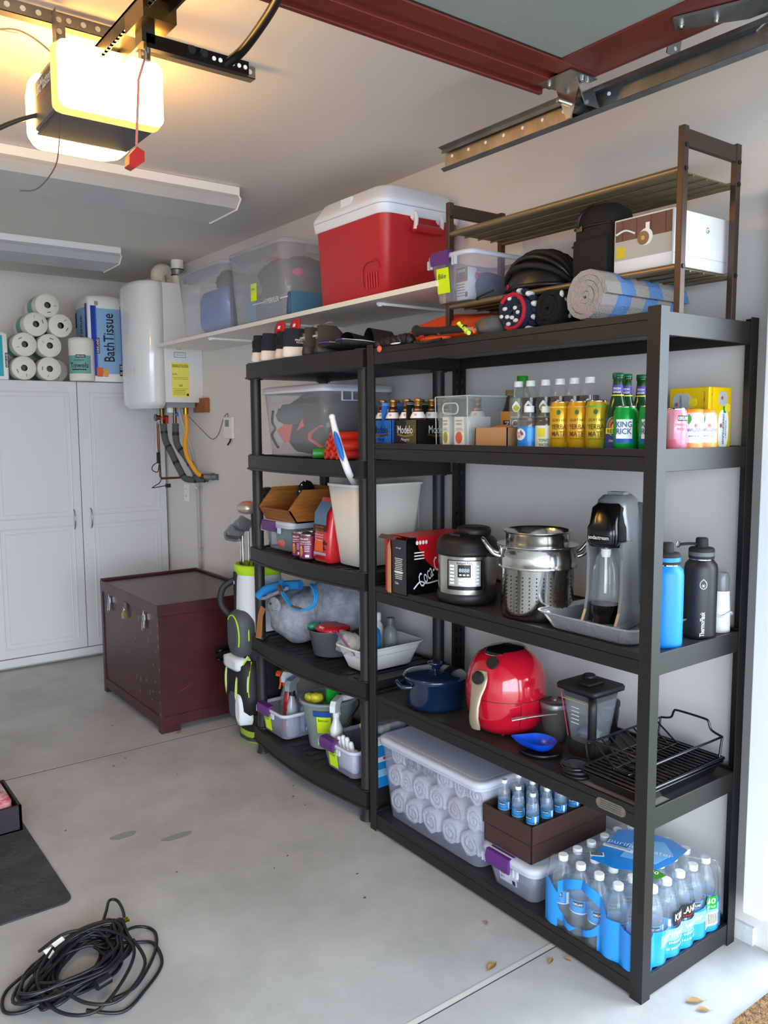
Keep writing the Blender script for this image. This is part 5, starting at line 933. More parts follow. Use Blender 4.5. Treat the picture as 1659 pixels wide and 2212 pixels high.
m=M(); m.lathe(c[0]+.03,c[1],[(.055,.225),(.06,.24),(.055,.252),(.04,.256)],BLK,28,z0=B3); m.box((c[0]-.06,c[1]-.03,B3+.222),(c[0]-.02,c[1]+.02,B3+.236),BLKG); m.build('lid_handle',t)
m=M(); p=math.radians(222); R=.0992
m.band(*c,R,B3+.055,B3+.155,p-.62,p+.62,BLKG,14); m.band(*c,R+.0008,B3+.068,B3+.152,p-.56,p+.56,mt('#c9c6c2',.35,.8),14); m.band(*c,R+.0014,B3+.098,B3+.140,p-.22,p+.22,BLKG,8)
m.tcyl('Instant Pot',*c,R+.001,p,B3+.146,.009,INK,.05); m.tcyl('8888',*c,R+.0018,p,B3+.122,.013,mt('#c9d8e0',.4),.034)
for k in range(3): m.band(*c,R+.0022,B3+.104,B3+.109,p-.16+.12*k,p-.08+.12*k,PAPER,2)
for s in (-1,1):
    for j in range(6): m.band(*c,R+.0016,B3+.132-j*.0115,B3+.139-j*.0115,p+s*.42-.08,p+s*.42+.08,PAPER,3)
for s in (-.12,.12):
    for j in range(2): m.band(*c,R+.0016,B3+.085-j*.011,B3+.093-j*.011,p+s-.07,p+s+.07,PAPER,3)
m.build('control_panel',t)
t=thing('steamer_pot','stacked polished steel pasta pot with perforated insert and side handles','pot',(.135,.515,B3)); c=(.135,.515)
m=M(); m.lathe(*c,[(.09,.001),(.105,.006),(.112,.02),(.112,.155),(.118,.163),(.118,.166)],STEEL,52,z0=B3); m.build('perforated_insert',t)
m=M(); DK=mt('#0a0a0a',.9)
for i in range(13):
    a=math.radians(222)+(i-6)*.19
    for j in range(11): q=(c[0]+.1124*cos(a),c[1]+.1124*sin(a)); m.cyl((q[0],q[1],B3+.022+j*.0115),(c[0]+.1131*cos(a),c[1]+.1131*sin(a),B3+.022+j*.0115),.0020,DK,6)
m.build('perforations',t)
m=M(); m.lathe(*c,[(.118,.160),(.122,.163),(.118,.168),(.118,.218),(.124,.226),(.128,.228),(.126,.231),(.112,.228)],STEEL,52,z0=B3); m.build('upper_steamer',t)
m=M(); m.lathe(*c,[(.098,.222),(.098,.262),(.106,.270),(.108,.272),(.104,.273),(.097,.268),(.096,.225)],STEEL,52,z0=B3,ct=False); m.lathe(*c,[(.096,.23),(.095,.228)],STEEL,40,z0=B3); m.build('inner_pot',t)
for a,n_ in ((math.radians(140),0),(math.radians(-40),1)):
    m=M(); u=Vector((cos(a),sin(a),0)); v=Vector((-sin(a),cos(a),0)); o=Vector((*c,B3)); m.tube(cat([o+u*.118+v*.035+Vector((0,0,.195)),o+u*.14+v*.036+Vector((0,0,.205)),o+u*.165+v*.028+Vector((0,0,.238)),o+u*.17+Vector((0,0,.243)),o+u*.165-v*.028+Vector((0,0,.238)),o+u*.14-v*.036+Vector((0,0,.205)),o+u*.118-v*.035+Vector((0,0,.195))],5),.006,STEEL,8); m.build('handle',t)
t=thing('foil_tray','shallow crimped aluminium foil tray under the soda maker','foil tray',(.17,.25,B3)); AL=mt('#dcdcde',.36,.75,bump=.3,bs=60,name='aluminium_foil')
m=M(); ox,oy=.185,.245; n=120
def ring(z,sx,sy,amp):
    P=rr(ox,oy,z,sx,sy,.035,29); q=[]
    for i,(x,y,z_) in enumerate(P): k=1+amp*(1 if i%2 else -1); q.append((ox+(x-ox)*k,oy+(y-oy)*k,z_))
    return q
m.loft([ring(B3+.001,.26,.27,0),ring(B3+.006,.275,.285,.010),ring(B3+.045,.315,.325,.010),ring(B3+.05,.335,.345,.0),ring(B3+.055,.34,.35,0),ring(B3+.055,.332,.342,0),ring(B3+.050,.322,.332,0),ring(B3+.045,.308,.318,.010),ring(B3+.008,.270,.28,.010),ring(B3+.004,.25,.26,0)],AL,True,True,False); m.build('tray',t)
# soda maker
SLV=mt('#9b9ea0',.35,.55,name='silver_plastic')
t=thing('soda_maker','silver and black soda maker with its clear bottle attached, standing in the foil tray','soda maker',(.21,.283,B3+.006),rz=.20); t.scale=(1.05,1.05,1.02)
m=M(); 
def sect(z,x0,x1,w_,r): return rr((x0+x1)/2,0,z,x1-x0,w_,r,5)
m.loft([sect(0,-.10,.10,.115,.03),sect(.006,-.103,.103,.12,.03),sect(.018,-.100,.100,.118,.03)],SLV)
m.loft([sect(.018,-.02,.100,.118,.025),sect(.12,-.012,.09,.108,.025),sect(.25,-.02,.085,.10,.03),sect(.33,-.05,.08,.095,.03),sect(.365,-.045,.075,.085,.035),sect(.378,-.03,.06,.06,.025)],SLV)
for s in (-1,1): m.loft([[(x+.0,s*(.050+dy),z) for x,dy in ((-.090+.045*k,-.004),(-.090+.045*k,.004),(-.0,.006),(-.0,-.006))] for z,k in ((.012,0),(.05,.5),(.1,.75),(.2,.8),(.235,.6),(.25,.7))],SLV,True,True,False)
m.build('silver_body',t,w=False)
m=M(); m.loft([sect(.235,-.075,-.0,.085,.02),sect(.25,-.09,0,.092,.025),sect(.29,-.092,0,.090,.025),sect(.30,-.085,0,.085,.025),sect(.345,-.078,-.0,.082,.03),sect(.358,-.06,-.01,.06,.025)],BLKG); m.text('sodastream',(-.0925,0,.265),YN,ZP,.011,PAPER,.06,bold=False,lift=.003); m.build('front_cover',t,w=False)
m=M(); m.loft([sect(.06,.035,.118,.121,.02),sect(.30,.035,.104,.108,.02),sect(.352,.035,.092,.092,.02)],mt('#3d474c',.5)); m.box((-.0,-.025,.376),(.03,.025,.386),mt('#8a8f90',.4)); m.box((.085,-.068,.07),(.112,-.058,.17),BLK); m.cyl((.068,-.050,.30),(.068,-.0565,.30),.009,GREY,16); m.build('rear_cover',t,w=False)
m=M(); m.lathe(-.048,0,[(.034,.014),(.038,.02),(.039,.12),(.036,.17),(.026,.205),(.014,.225),(.013,.236)],mt('#dfe6ea',.04,a=.15,name='carafe_plastic'),28); m.build('bottle',t,w=False)
m=M(); m.lathe(-.048,0,[(.035,.014),(.0385,.02),(.0395,.070)],mt('#0a0908',.1),28); m.build('bottle_base',t,w=False)
m=M(); m.lathe(-.048,0,[(.004,.10),(.004,.235)],PAPER,8); m.lathe(-.048,0,[(.012,.205),(.014,.215),(.014,.228)],PAPER,16); m.build('nozzle',t,w=False)
# flasks
def flask(nm,lab,x,y,c,capc,rot):
    t=thing('insulated_flask',lab,'water bottle',(x,y,B3),'insulated flasks'); fm=mt(c,.45,bump=.03,bs=600)
    m=M(); m.lathe(0,0,[(.040,0),(.043,.003),(.0445,.012),(.0445,.195),(.042,.208),(.034,.218),(.032,.221)],fm,36); m.build('body',t,w=False)
    m=M(); m.lathe(0,0,[(.0315,.220),(.0315,.224)],STEEL,24); m.lathe(0,0,[(.034,.224),(.0345,.228),(.0345,.250),(.031,.254),(.018,.256)],BLKM,24); m.band(0,0,.0348,.232,.243,0,2*PI,capc,24); m.lathe(0,0,[(.017,.255),(.0165,.278),(.014,.281)],BLKM,18); m.build('cap',t,w=False)
    m=M(); m.tube(cat([(-.015*cos(rot),-.015*sin(rot),.262),(.03*cos(rot),.03*sin(rot),.264),(.058*cos(rot),.058*sin(rot),.262)],4),.008,BLKM,6,flat=.5); m.tube([(.064*cos(rot)+.008*cos(a),.064*sin(rot),.262+.008*sin(a)) for a in [2*PI*i/12 for i in range(12)]],.0018,STEEL,5,closed=True); m.build('carry_strap',t,w=False)
    return t
flask('b','bright blue insulated flask with black cap, left of the black flask',.148,.062,'#1283e8',mt('#1283e8',.45),.9)
t=flask('k','matt black insulated flask with a white snowflake drop mark beside the blue one',.303,.058,'#1c1b1b',mt('#5a5c5e',.5),2.4)
m=M(); p=math.radians(222); m.tcyl('ThermoFlask',0,0,.0447,p,.045,.012,PAPER,.07,vert=True)
for q0 in (1,):
    V=[(.009*cos(a)*(1 if sin(a)<0 else (1-sin(a))**.6),.011*sin(a)+(.005 if sin(a)>0 else 0)) for a in [2*PI*i/24+.13 for i in range(24)]]
    m.tube([(.0452*cos(p+u/.045),.0452*sin(p+u/.045),.155+v) for u,v in V],.0009,PAPER,5,closed=True)
    for k in range(3): a=PI/3*k; m.tube([(.0452*cos(p+.005*cos(a)/.045*s),.0452*sin(p+.005*cos(a)/.045*s),.153+.005*sin(a)*s) for s in (-1,1)],.0006,PAPER,4)
m.build('emblem',t,w=False)
t=thing('white_squeeze_bottle','slim white bottle with clear cap in a wisp of film behind the black flask','bottle',(.405,.055,B3))
m=M(); m.lathe(0,0,[(.025,0),(.027,.004),(.026,.06),(.0225,.12)],WHITE,20); m.build('body',t,w=False); m=M(); m.lathe(0,0,[(.0215,.12),(.0215,.16),(.017,.172)],mt('#8b8f96',.15,a=.6),18); m.build('cap',t,w=False)
m=M(); m.tube([(.027*cos(a)*(1.1+.1*sin(5*a)),.027*sin(a)*1.1,.055+.006*sin(3*a)) for a in [2*PI*i/24 for i in range(24)]],.004,mt('#e3e8ee',.2,a=.7),5,closed=True); m.build('film_band',t,w=False)
# ================================================================ STEEL UNIT, COOKWARE SHELF
B2=LZ[1]-.008
NV=mt('#0e2440',.12,coat=.8,name='navy_enamel')
t=thing('dutch_oven','navy blue enamel casserole pot with knobbed lid at the left of the cookware shelf','pot',(.125,.995,B2)); c=(.125,.995)
m=M(); m.lathe(*c,[(.090,0),(.103,.006),(.108,.02),(.110,.098),(.114,.101),(.114,.108)],NV,44,z0=B2)
for a in (math.radians(160),math.radians(-20)):
    u=Vector((cos(a),sin(a),0)); v=Vector((-sin(a),cos(a),0)); o=Vector((*c,B2+.088)); m.tube(cat([o+u*.105+v*.045,o+u*.132+v*.035,o+u*.138,o+u*.132-v*.035,o+u*.105-v*.045],5),.008,NV,8)
m.build('pot_body',t)
m=M(); m.lathe(*c,[(.115,.108),(.117,.112),(.112,.118),(.095,.122),(.06,.13),(.02,.134)],NV,44,z0=B2); m.build('lid',t); m=M(); m.lathe(*c,[(.012,.13),(.011,.145),(.026,.153),(.027,.158),(.018,.162)],NV,24,z0=B2); m.build('knob',t)
ARD=mt('#c4142c',.14,coat=.8,name='red_gloss_plastic')
t=thing('air_fryer','glossy red egg-shaped air fryer with a silver handle on the cookware shelf','air fryer',(.165,.675,B2)); c=(.165,.675)
AF=[(.07,.004),(.10,.012),(.118,.035),(.130,.075),(.135,.115),(.135,.155),(.128,.195),(.115,.228),(.094,.255),(.065,.274),(.02,.282)]
def afr(z):
    for (r0,z0),(r1,z1) in zip(AF,AF[1:]):
        if z0<=z<=z1: return r0+(r1-r0)*(z-z0)/(z1-z0)
    return .02
m=M(); m.lathe(*c,AF,ARD,48,z0=B2)
for a in (.6,2.2,3.8,5.4): m.cyl((c[0]+.07*cos(a),c[1]+.07*sin(a),B2),(c[0]+.07*cos(a),c[1]+.07*sin(a),B2+.01),.007,ARD,8)
m.lathe(*c,[(afr(.127)+.0003,.1265),(afr(.128)+.0003,.1285)],BLK,48,False,False,z0=B2)
a=math.radians(246); m.tube([(c[0]+(afr(z)+.0003)*cos(a),c[1]+(afr(z)+.0003)*sin(a),B2+z) for z in (.03,.05,.075,.1,.125)],.0009,BLK,4); m.build('body',t)
m=M(); a=math.radians(188); u=Vector((cos(a),sin(a),0)); v=Vector((-sin(a),cos(a),0))
def onaf(b,z,o=0): return Vector((c[0]+(afr(z)+o)*cos(b),c[1]+(afr(z)+o)*sin(b),B2+z))
hp=[onaf(a-.02,z,o) for z,o in ((.222,.004),(.202,.010),(.177,.012),(.145,.020),(.11,.028),(.075,.036),(.05,.038),(.035,.036))]
w_=[.018,.030,.030,.022,.018,.019,.021,.017]; R=[]
for p,q in zip(hp,w_): R.append([tuple(p+v*(q*x)+u*(y*.007)) for x,y,_ in rr(0,0,0,2,2,.9,3)])
m.loft(R[::-1],mt('#b3a38d',.35,.6,name='champagne_plastic')); m.build('handle',t,label='champagne silver handle')
m=M(); o=hp[1]+u*.006; m.cyl(o,o+u*.014,.022,BLKM,24,.019); m.build('dial',t)
m=M(); o=onaf(a+.22,.245,0); n_=(u*.75+Vector((0,0,.66))).normalized(); m.cyl(o,o+n_*.010,.021,BLKM,24); m.build('temperature_dial',t)
m=M(); m.lathe(c[0]+.0,c[1],[(.078,.263),(.080,.268),(.066,.279),(.02,.286)],BLKG,36,z0=B2,ry=.8); m.lathe(c[0],c[1],[(.0815,.261),(.0825,.265),(.078,.2665)],STEEL,36,False,False,z0=B2,ry=.8); m.build('top_panel',t)
t=thing('small_frying_pan','small round black pan under the blue spoon rest','pan',(.095,.455,B2))
m=M(); m.lathe(.098,.455,[(.055,0),(.066,.004),(.071,.016),(.0695,.016),(.064,.006),(.02,.005)],mt('#151416',.35),36,z0=B2); m.build('pan_body',t)
m=M(); sp=mt('#1250d8',.3,coat=.4)
def spo(a,b):
    th=a*2*PI; r=.056*b; x=.0+r*cos(th)*.85; y=r*sin(th); k=max(0,cos(th-2.2))**8; x+=k*b*.038*cos(2.2); y+=k*b*.038*sin(2.2)
    return (.098+x,.46+y,B2+.008+.032*b**3)
m.grid(spo,40,10,sp,cu=True); m.grid(lambda a,b:tuple(Vector(spo(a,b))-Vector((0,0,.003*(1-b)+.0005))),40,10,sp,cu=True); item(m,'spoon_rest','bright blue spoon rest with a pouring spout lying in the small black pan','spoon rest')
t=thing('steel_canister','grey lidded metal canister behind the black round pan','canister',(.215,.50,B2)); c=(.215,.505)
m=M(); m.lathe(*c,[(.033,0),(.038,.004),(.044,.11),(.046,.112)],mt('#8a8680',.35,.7),32,z0=B2); m.build('body',t); m=M(); m.lathe(*c,[(.047,.110),(.048,.124),(.044,.128),(.036,.122),(.034,.126),(.008,.126),(.008,.136),(.01,.14)],mt('#7d7a75',.35,.6),32,z0=B2); m.build('lid',t)
t=thing('ladle','pale metal ladle handle with stamped lettering sticking out before the canister','ladle',(.12,.55,B2))
m=M(); m.tube(cat([(.185,.47,B2+.10),(.14,.49,B2+.100),(.09,.52,B2+.094),(.06,.545,B2+.086)],6),[.005]*6+[.006]*6+[.009]*7,mt('#b4ada5',.35,.8),10,flat=.45); m.build('handle',t)
t=thing('blender_jar','clear square blender jar with a black lid and black handle','blender',(.222,.368,B2)); c=(.222,.368)
m=M(); m.rb(*c,[(B2,.10,.10,.015),(B2+.035,.10,.10,.015),(B2+.04,.092,.092,.015)],BLKM,4); m.build('base_collar',t)
m=M(); tub(m,c[0],c[1],B2+.03,B2+.195,(.09,.09),(.126,.13),.018,.003,mt('#cfd6df',.06,a=.2,name='smoked_clear'),4); m.build('jar',t)
m=M(); m.rb(*c,[(B2+.178,.118,.122,.015),(B2+.20,.124,.128,.015),(B2+.203,.15,.155,.015),(B2+.214,.152,.157,.015),(B2+.219,.145,.15,.015)],BLK,4); m.bx(c[0],c[1],B2+.218,B2+.226,.075,.05,.008,BLKM); m.lathe(c[0]+.03,c[1]+.03,[(.02,.218),(.02,.232),(.016,.235)],BLK,20,z0=B2); m.build('lid',t)
m=M(); m.tube(cat([(c[0]-.062,c[1]-.058,B2+.192),(c[0]-.078,c[1]-.072,B2+.175),(c[0]-.076,c[1]-.07,B2+.11),(c[0]-.068,c[1]-.062,B2+.03)],6),.013,BLK,10); m.build('handle',t)
m=M(); m.tube([(c[0]-.0615,c[1]+.064,B2+.19),(c[0]-.047,c[1]+.046,B2+.05)],.0016,mt('#d23a5a',.4),5); m.tube([(c[0]-.063,c[1]+.062,B2+.172),(c[0]-.063,c[1]-.05,B2+.172)],.001,YEL,4)
for j in range(5): m.card((c[0]-.058+.0+j*-.0,c[1]+.01,B2+.15-j*.012),YN,ZP,.03,.002,PAPER)
m.build('markings',t)
m=M(); m.ell((c[0],c[1],B2+.062),(.035,.035,.018),mt('#9fb0c6',.12,.3,a=.8),14,9,1,.5,5,3); item(m,'plastic_bag','crumpled clear plastic bag inside the bottom of the blender jar','bag')
t=thing('blender_cup','dark tinted blender cup standing behind the blender jar','cup',(.335,.40,B2)); m=M(); m.lathe(.335,.40,[(.03,0),(.036,.01),(.045,.1),(.045,.12)],mt('#16161a',.1,a=.85),26,z0=B2); m.build('cup_body',t); m=M(); m.lathe(.335,.4,[(.047,.118),(.047,.132),(.04,.135)],BLK,26,z0=B2); m.build('lid',t)
t=thing('black_lid_stack','stack of round black plastic lids on the edge of the cookware shelf','lid',(.05,.272,B2))
for i,(dx,dy,r) in enumerate(((0,0,.043),(.003,.004,.046),(-.004,.004,.045))): m=M(); m.lathe(.055+dx,.275+dy,[(r-.004,.0+i*.013),(r,.002+i*.013),(r,.010+i*.013),(r-.006,.012+i*.013),(r-.012,.009+i*.013)],BLKG if i==2 else BLK,30,z0=B2); m.build('lid',t)
ENB=mt('#121315',.22,coat=.4,name='black_enamel')
t=thing('roasting_pan','black enamel roasting pan with a ribbed grill plate behind the front post','roasting pan',(.22,.14,B2)); gx0,gx1,gy0,gy1=.022,.415,.024,.247; cc=((gx0+gx1)/2,(gy0+gy1)/2)
m=M(); m.loft([rr(*cc,B2+.001,gx1-gx0-.05,gy1-gy0-.05,.02,5),rr(*cc,B2+.006,gx1-gx0-.03,gy1-gy0-.03,.03,5),rr(*cc,B2+.034,gx1-gx0-.01,gy1-gy0-.01,.03,5),rr(*cc,B2+.036,gx1-gx0+.004,gy1-gy0+.004,.03,5),rr(*cc,B2+.039,gx1-gx0+.004,gy1-gy0+.004,.03,5),rr(*cc,B2+.037,gx1-gx0-.014,gy1-gy0-.014,.03,5),rr(*cc,B2+.010,gx1-gx0-.04,gy1-gy0-.04,.03,5)],ENB); m.build('pan_body',t)
m=M(); 
for i in range(19): x=gx0+.022+i*.0195; m.tube([(x,gy0+.012,B2+.045),(x,gy1-.012,B2+.045)],.0034,ENB,6)
for a,b in (((gx0+.006,gy0+.006),(gx1-.006,gy0+.006)),((gx1-.006,gy0+.006),(gx1-.006,gy1-.006)),((gx1-.006,gy1-.006),(gx0+.006,gy1-.006)),((gx0+.006,gy1-.006),(gx0+.006,gy0+.006))): m.tube([(*a,B2+.043),(*b,B2+.043)],.0045,ENB,6)
m.box((gx0+.01,gy0+.01,B2+.038),(gx1-.01,gy1-.01,B2+.041),ENB); m.build('grill_plate',t)
t=thing('roasting_rack','black V-shaped wire roasting rack standing on the grill plate','roasting rack',(.22,.14,B2+.049)); z0=B2+.05; z1=B2+.128; m=M(); q=.0035
xa,xb,ya,yb=.045,.40,.032,.238; ym=(ya+yb)/2
m.tube(cat([(xa,ya,z1-.02),(xa,ya+.03,z1-.005),(xa,yb-.03,z1-.005),(xa,yb,z1-.02)],4),q,ENB,7)
for y in (ya,yb):
    m.tube([(xa,y,z1-.02),(xb,y,z1-.02)],q,ENB,7)
    for x in (xa,xb): m.tube([(x,y,z1-.02),(x+(.012 if x==xa else -.012),y,z0)],q,ENB,7)
m.tube(cat([(xb,ya,z1-.02),(xb,ya+.035,z1-.010),(xb,ya+.045,z1+.012),(xb,ya+.06,z1+.018),(xb,yb-.06,z1+.018),(xb,yb-.045,z1+.012),(xb,yb-.035,z1-.010),(xb,yb,z1-.02)],4),q,ENB,7)
for i in range(9):
    x=xa+.03+i*.037; m.tube([(x,ya,z1-.02),(x,ym-.025,z0+.006),(x,ym+.025,z0+.006),(x,yb,z1-.02)],q*.8,ENB,6)
for y in (ym-.025,ym+.025): m.tube([(xa+.02,y,z0+.004),(xb-.02,y,z0+.004)],q,ENB,7)
m.build('wire_frame',t)
# ================================================================ STEEL UNIT, BOTTOM SHELF
B1=LZ[0]-.008
t=bin_('towel_bin','large clear lidded bin packed with rolled white towels on the bottom shelf',.215,.925,B1,.30,(.335,.50),(.385,.555),.012,r=.035)
TWL=mt('#f1f2f6',.97,bump=.7,bs=230,name='white_terry'); TWP=mt('#c6ccc8',.97,bump=.6,bs=230,var=.5,vs=55,c2='#7d8683',name='patterned_terry'); TWC=mt('#d9d0c9',.97,bump=.6,bs=230)
k=0
for row,(z,ys,r) in enumerate(((.055,(.735,.84,.94,1.04,1.135),.053),(.155,(.715,.81,.905,1.0,1.09,1.15),.050),(.245,(.70,.785,.87,.955,1.045,1.13),.045))):
    for j,y in enumerate(ys):
        mat=TWP if (row==2 and j in (3,4)) else (TWC if (row==1 and j==1) else TWL); m=M(); spiral(m,(.052+.008*random.random(),y,B1+z+.010*random.random()),'x',r*(1 if mat==TWL else .95),.22,2.6,mat,.016,.006,.22,k*1.7,zs=1.05)
        lab='rolled white towel in the large clear bin, %s row, %s from the right'%(('bottom','middle','top')[row],ORDN[j]) if mat==TWL else ('rolled grey patterned towel near the top left of the large clear bin' if j==4 else ('rolled grey patterned towel near the top centre of the large clear bin' if mat==TWP else 'rolled cream towel in the middle row of the large clear bin'))
        item(m,'rolled_towel',lab,'towel','rolled towels in the large clear bin'); k+=1
t=bin_('latch_bin','clear bin with purple latch beneath the brown box on the bottom shelf',.215,.515,B1,.115,(.35,.185),(.395,.225),.014,(.545,.10))
m=M(); x=.0335; m.card((x,.53,B1+.062),YN,(-.18,0,1),.075,.07,PAPER); m.card((x-.001,.545,B1+.082),YN,(-.18,0,1),.04,.028,mt('#8a7a80',.6,var=.5,vs=60,c2='#d9cfcf')); P=[(a,b) for a,b,_ in rr(0,0,0,.022,.009,.0044,4)]; m.poly((x-.001,.55,B1+.058),YN,ZP,P,RED); m.text('26 L',(x-.0012,.55,B1+.045),YN,ZP,.007,INK)
for i in range(7): m.card((x-.0005,.507-.0018*i,B1+.040),YN,(-.18,0,1),.001,.015,INK)
m.build('shop_label',t,label='white paper label')
for i,(y,z,r,c_,l) in enumerate(((.505,.035,.035,mt('#7d8386',.95),'grey cloth roll at the near end of the latch bin beneath the brown box'),(.55,.05,.045,TWL,'folded white cloth inside the latch bin beneath the brown box'))):
    m=M(); m.bx(.20,y,B1+.006,B1+z+.045,.25,.08,.03,c_,.02); item(m,'folded_cloth',l,'cloth')
BRB=mt('#3f2b24',.5,bump=.1,bs=100,name='dark_brown_board')
t=thing('gift_box','dark brown two-part box holding small water bottles on top of the clear latch bin','box',(.21,.53,B1+.134)); Z=B1+.1335
for z_,h_,g,nm in ((Z,.058,.0,'lower_tray'),(Z+.060,.062,.004,'upper_tray')):
    m=M(); X0_,X1_,Y0_,Y1_=.032-g,.39+g,.428-g,.636+g
    for a,b in (((X0_,Y0_),(X0_+.004,Y1_)),((X1_-.004,Y0_),(X1_,Y1_)),((X0_,Y0_),(X1_,Y0_+.004)),((X0_,Y1_-.004),(X1_,Y1_))): m.box((a[0],a[1],z_),(b[0],b[1],z_+h_),BRB)
    m.box((X0_,Y0_,z_),(X1_,Y1_,z_+.003),BRB); m.build(nm,t,bev=.001)
WATR=mt('#cfe0ea',.03,a=.10,name='bottled_water'); PETW=mt('#e4eff6',.05,a=.13,name='water_bottle_plastic'); CAPW=mt('#eef1f4',.4); WBL=mt('#2c8fd6',.4)
wb=None
def water(x,y,z,lab,grp,s=1.0,a0=PHI):
    global wb
    if wb is None:
        t=thing('water_bottle',lab,'water bottle',(x,y,z),grp)
        m=M(); m.lathe(0,0,[(.024,0),(.0295,.006),(.030,.02),(.0285,.028),(.030,.036),(.0285,.044),(.030,.052),(.0285,.060),(.0295,.068),(.0295,.112),(.031,.12),(.030,.145),(.022,.170),(.0135,.186),(.012,.196)],PETW,20); m.build('bottle_body',t,w=False)
        m=M(); m.lathe(0,0,[(.0275,.004),(.0275,.15),(.021,.165)],WATR,14); m.build('water',t,w=False)
        m=M(); m.lathe(0,0,[(.0140,.195),(.0145,.197),(.0145,.209),(.0135,.211)],CAPW,16); m.build('cap',t,w=False)
        m=M(); m.band(0,0,.0302,.070,.111,0,2*PI,WBL,20); m.band(0,0,.0306,.094,.108,PHI-.5,PHI+.5,BLK,6); m.tcyl('KIRKLAND',0,0,.031,PHI,.101,.007,PAPER,.027); m.band(0,0,.0306,.072,.074,0,2*PI,PAPER,18); m.band(0,0,.0308,.074,.108,PHI+.9,PHI+1.2,PAPER,3); m.build('label',t,w=False); wb=t; return t
    r=dup(wb,(x,y,z),lab,group=grp,rz=a0-PHI); r.scale=(s,s,s); return r
# case of water
random.seed(21)
for i in range(6):
    for j in range(5): water(.048+i*.064,.052+j*.066,B1+.002,'water bottle in the shrink-wrapped case, %s row from the front, %s from the right'%(ORDN[i],ORDN[j]),'bottles in the shrink-wrapped case',a0=PHI+random.uniform(-.6,.6))
for i in range(4):
    for j in range(3): water(.075+i*.065,.465+j*.062,Z+.064,'small water bottle in the dark brown box, %s row back, %s from the right'%(ORDN[i],ORDN[j]),'bottles in the brown box',.68,PHI+random.uniform(-.5,.5))
FILM=mt('#e9f1f8',.08,a=.10,bump=.5,bs=14,name='clear_shrink_film'); FB_=mt('#1e90ea',.22,bump=.3,bs=18,coat=.5,name='blue_printed_film'); FB2=mt('#7fc4f4',.25,bump=.3,bs=18)
t=thing('shrink_film','blue and clear printed shrink film wrapped around the case of water bottles','shrink wrap',(.21,.185,B1))
def wall(s,z):   # s along the perimeter of the pack: scalloped round the bottles
    X0_,X1_,Y0_,Y1_=.012,.404,.016,.352; per=2*(X1_-X0_+Y1_-Y0_); d=(s%1)*per; k=z
    if d<Y1_-Y0_: x,y,n=X0_,Y1_-d,(-1,0); u=d/.066
    elif d<Y1_-Y0_+X1_-X0_: e=d-(Y1_-Y0_); x,y,n=X0_+e,Y0_,(0,-1); u=e/.064
    elif d<2*(Y1_-Y0_)+X1_-X0_: e=d-(Y1_-Y0_)-(X1_-X0_); x,y,n=X1_,Y0_+e,(1,0); u=e/.066
    else: e=d-2*(Y1_-Y0_)-(X1_-X0_); x,y,n=X1_-e,Y1_,(0,1); u=e/.064
    b=.010*(abs(sin(PI*u))-.6)-(.0 if k<.15 else (k-.15)**1.25*.55)
    return (x+n[0]*b,y+n[1]*b)
def film(s,z,off=0):
    x,y=wall(s,z); cx_,cy_=.208,.184; return (x+(x-cx_)*off,y+(y-cy_)*off,B1+.003+z)
m=M(); m.grid(lambda a,b:film(a,b*.20),170,10,FILM,cu=True)
m.grid(lambda a,b:(lambda p:(.208+(p[0]-.208)*(1-b),.184+(p[1]-.184)*(1-b),B1+.204+.012*b*(1-b)*4))(film(a,.20)),100,6,FILM,cu=True); m.build('clear_film',t)
PR=2*(.392+.336)
m=M()
def s_of(y): return (.352-y)/PR
# carry handle band on the front (-x) face with an almond opening
def front_blue(a,b,lo,hi):
    pass
cyh,czh=.225,.105
def inhole(y,z): 
    dy,dz=(y-cyh)/.072,(z-czh)/.062; return dy*dy+dz*dz
V=[];F=[];nu,nv=150,90
for i in range(nu+1):
    for j in range(nv+1):
        y=.356-(.356-.010)*i/nu; z=.185*j/nv; p=film(s_of(max(min(y,.352),.0161)),z,.012); V.append(p)
def inblue(y,z):
    u,v=(y-.225)*.93-(z-.095)*.36,(y-.225)*.36+(z-.095)*.93   # tilted almond opening
    r=(u/.078)**2+(v/.056)**2
    if r<1: return False
    if y>.30: return .004<z<.125+.02*sin(y*60)
    o=(u/.105)**2+((v-.004)/.078)**2
    if o<1: return z>.012+.9*max(0,.03-abs(y-.225))
    if y<.16: return .002<z<.122-.25*max(0,.09-y)
    return False
for i in range(nu):
    for j in range(nv):
        y=.356-(.356-.010)*(i+.5)/nu; z=.185*(j+.5)/nv
        if inblue(y,z): a=i*(nv+1)+j; F.append((a,a+nv+1,a+nv+2,a+1))
m.add(V,F,FB_,True); m.build('carry_band',t,label='blue carry handle band')
m=M(); s0=(.352-.016)/PR
def sp_(x): return s0+(x-.012)/PR
m.grid(lambda a,b:film(sp_(.012+.385*a),.004+(.088+.012*sin(a*9))*b,.012),60,5,FB_); m.grid(lambda a,b:film(sp_(.10+.28*a),.052+.035*b,.014),40,3,FB2)
def side_text(s,x,z,h,w_,c,lift=.018):
    V_,F_,W_,H_=textgeo(s,True); m.add([film(sp_(x+u*w_/W_),z+v*h/H_,lift) for u,v in V_],F_,c)
def side_rect(x0,x1,z0_,z1_,c,off=.016): m.grid(lambda a,b:film(sp_(x0+(x1-x0)*a),z0_+(z1_-z0_)*b,off),8,2,c)
side_rect(.155,.265,.095,.135,BLK); side_text('KIRKLAND',.21,.119,.020,.098,PAPER); side_text('Signature',.21,.102,.008,.08,RED)
side_text('purified water',.20,.070,.022,.19,PAPER); side_text('minerals added',.20,.048,.008,.11,PAPER); side_text('40 BOTTLES 16.9 FL OZ',.2,.030,.006,.13,PAPER)
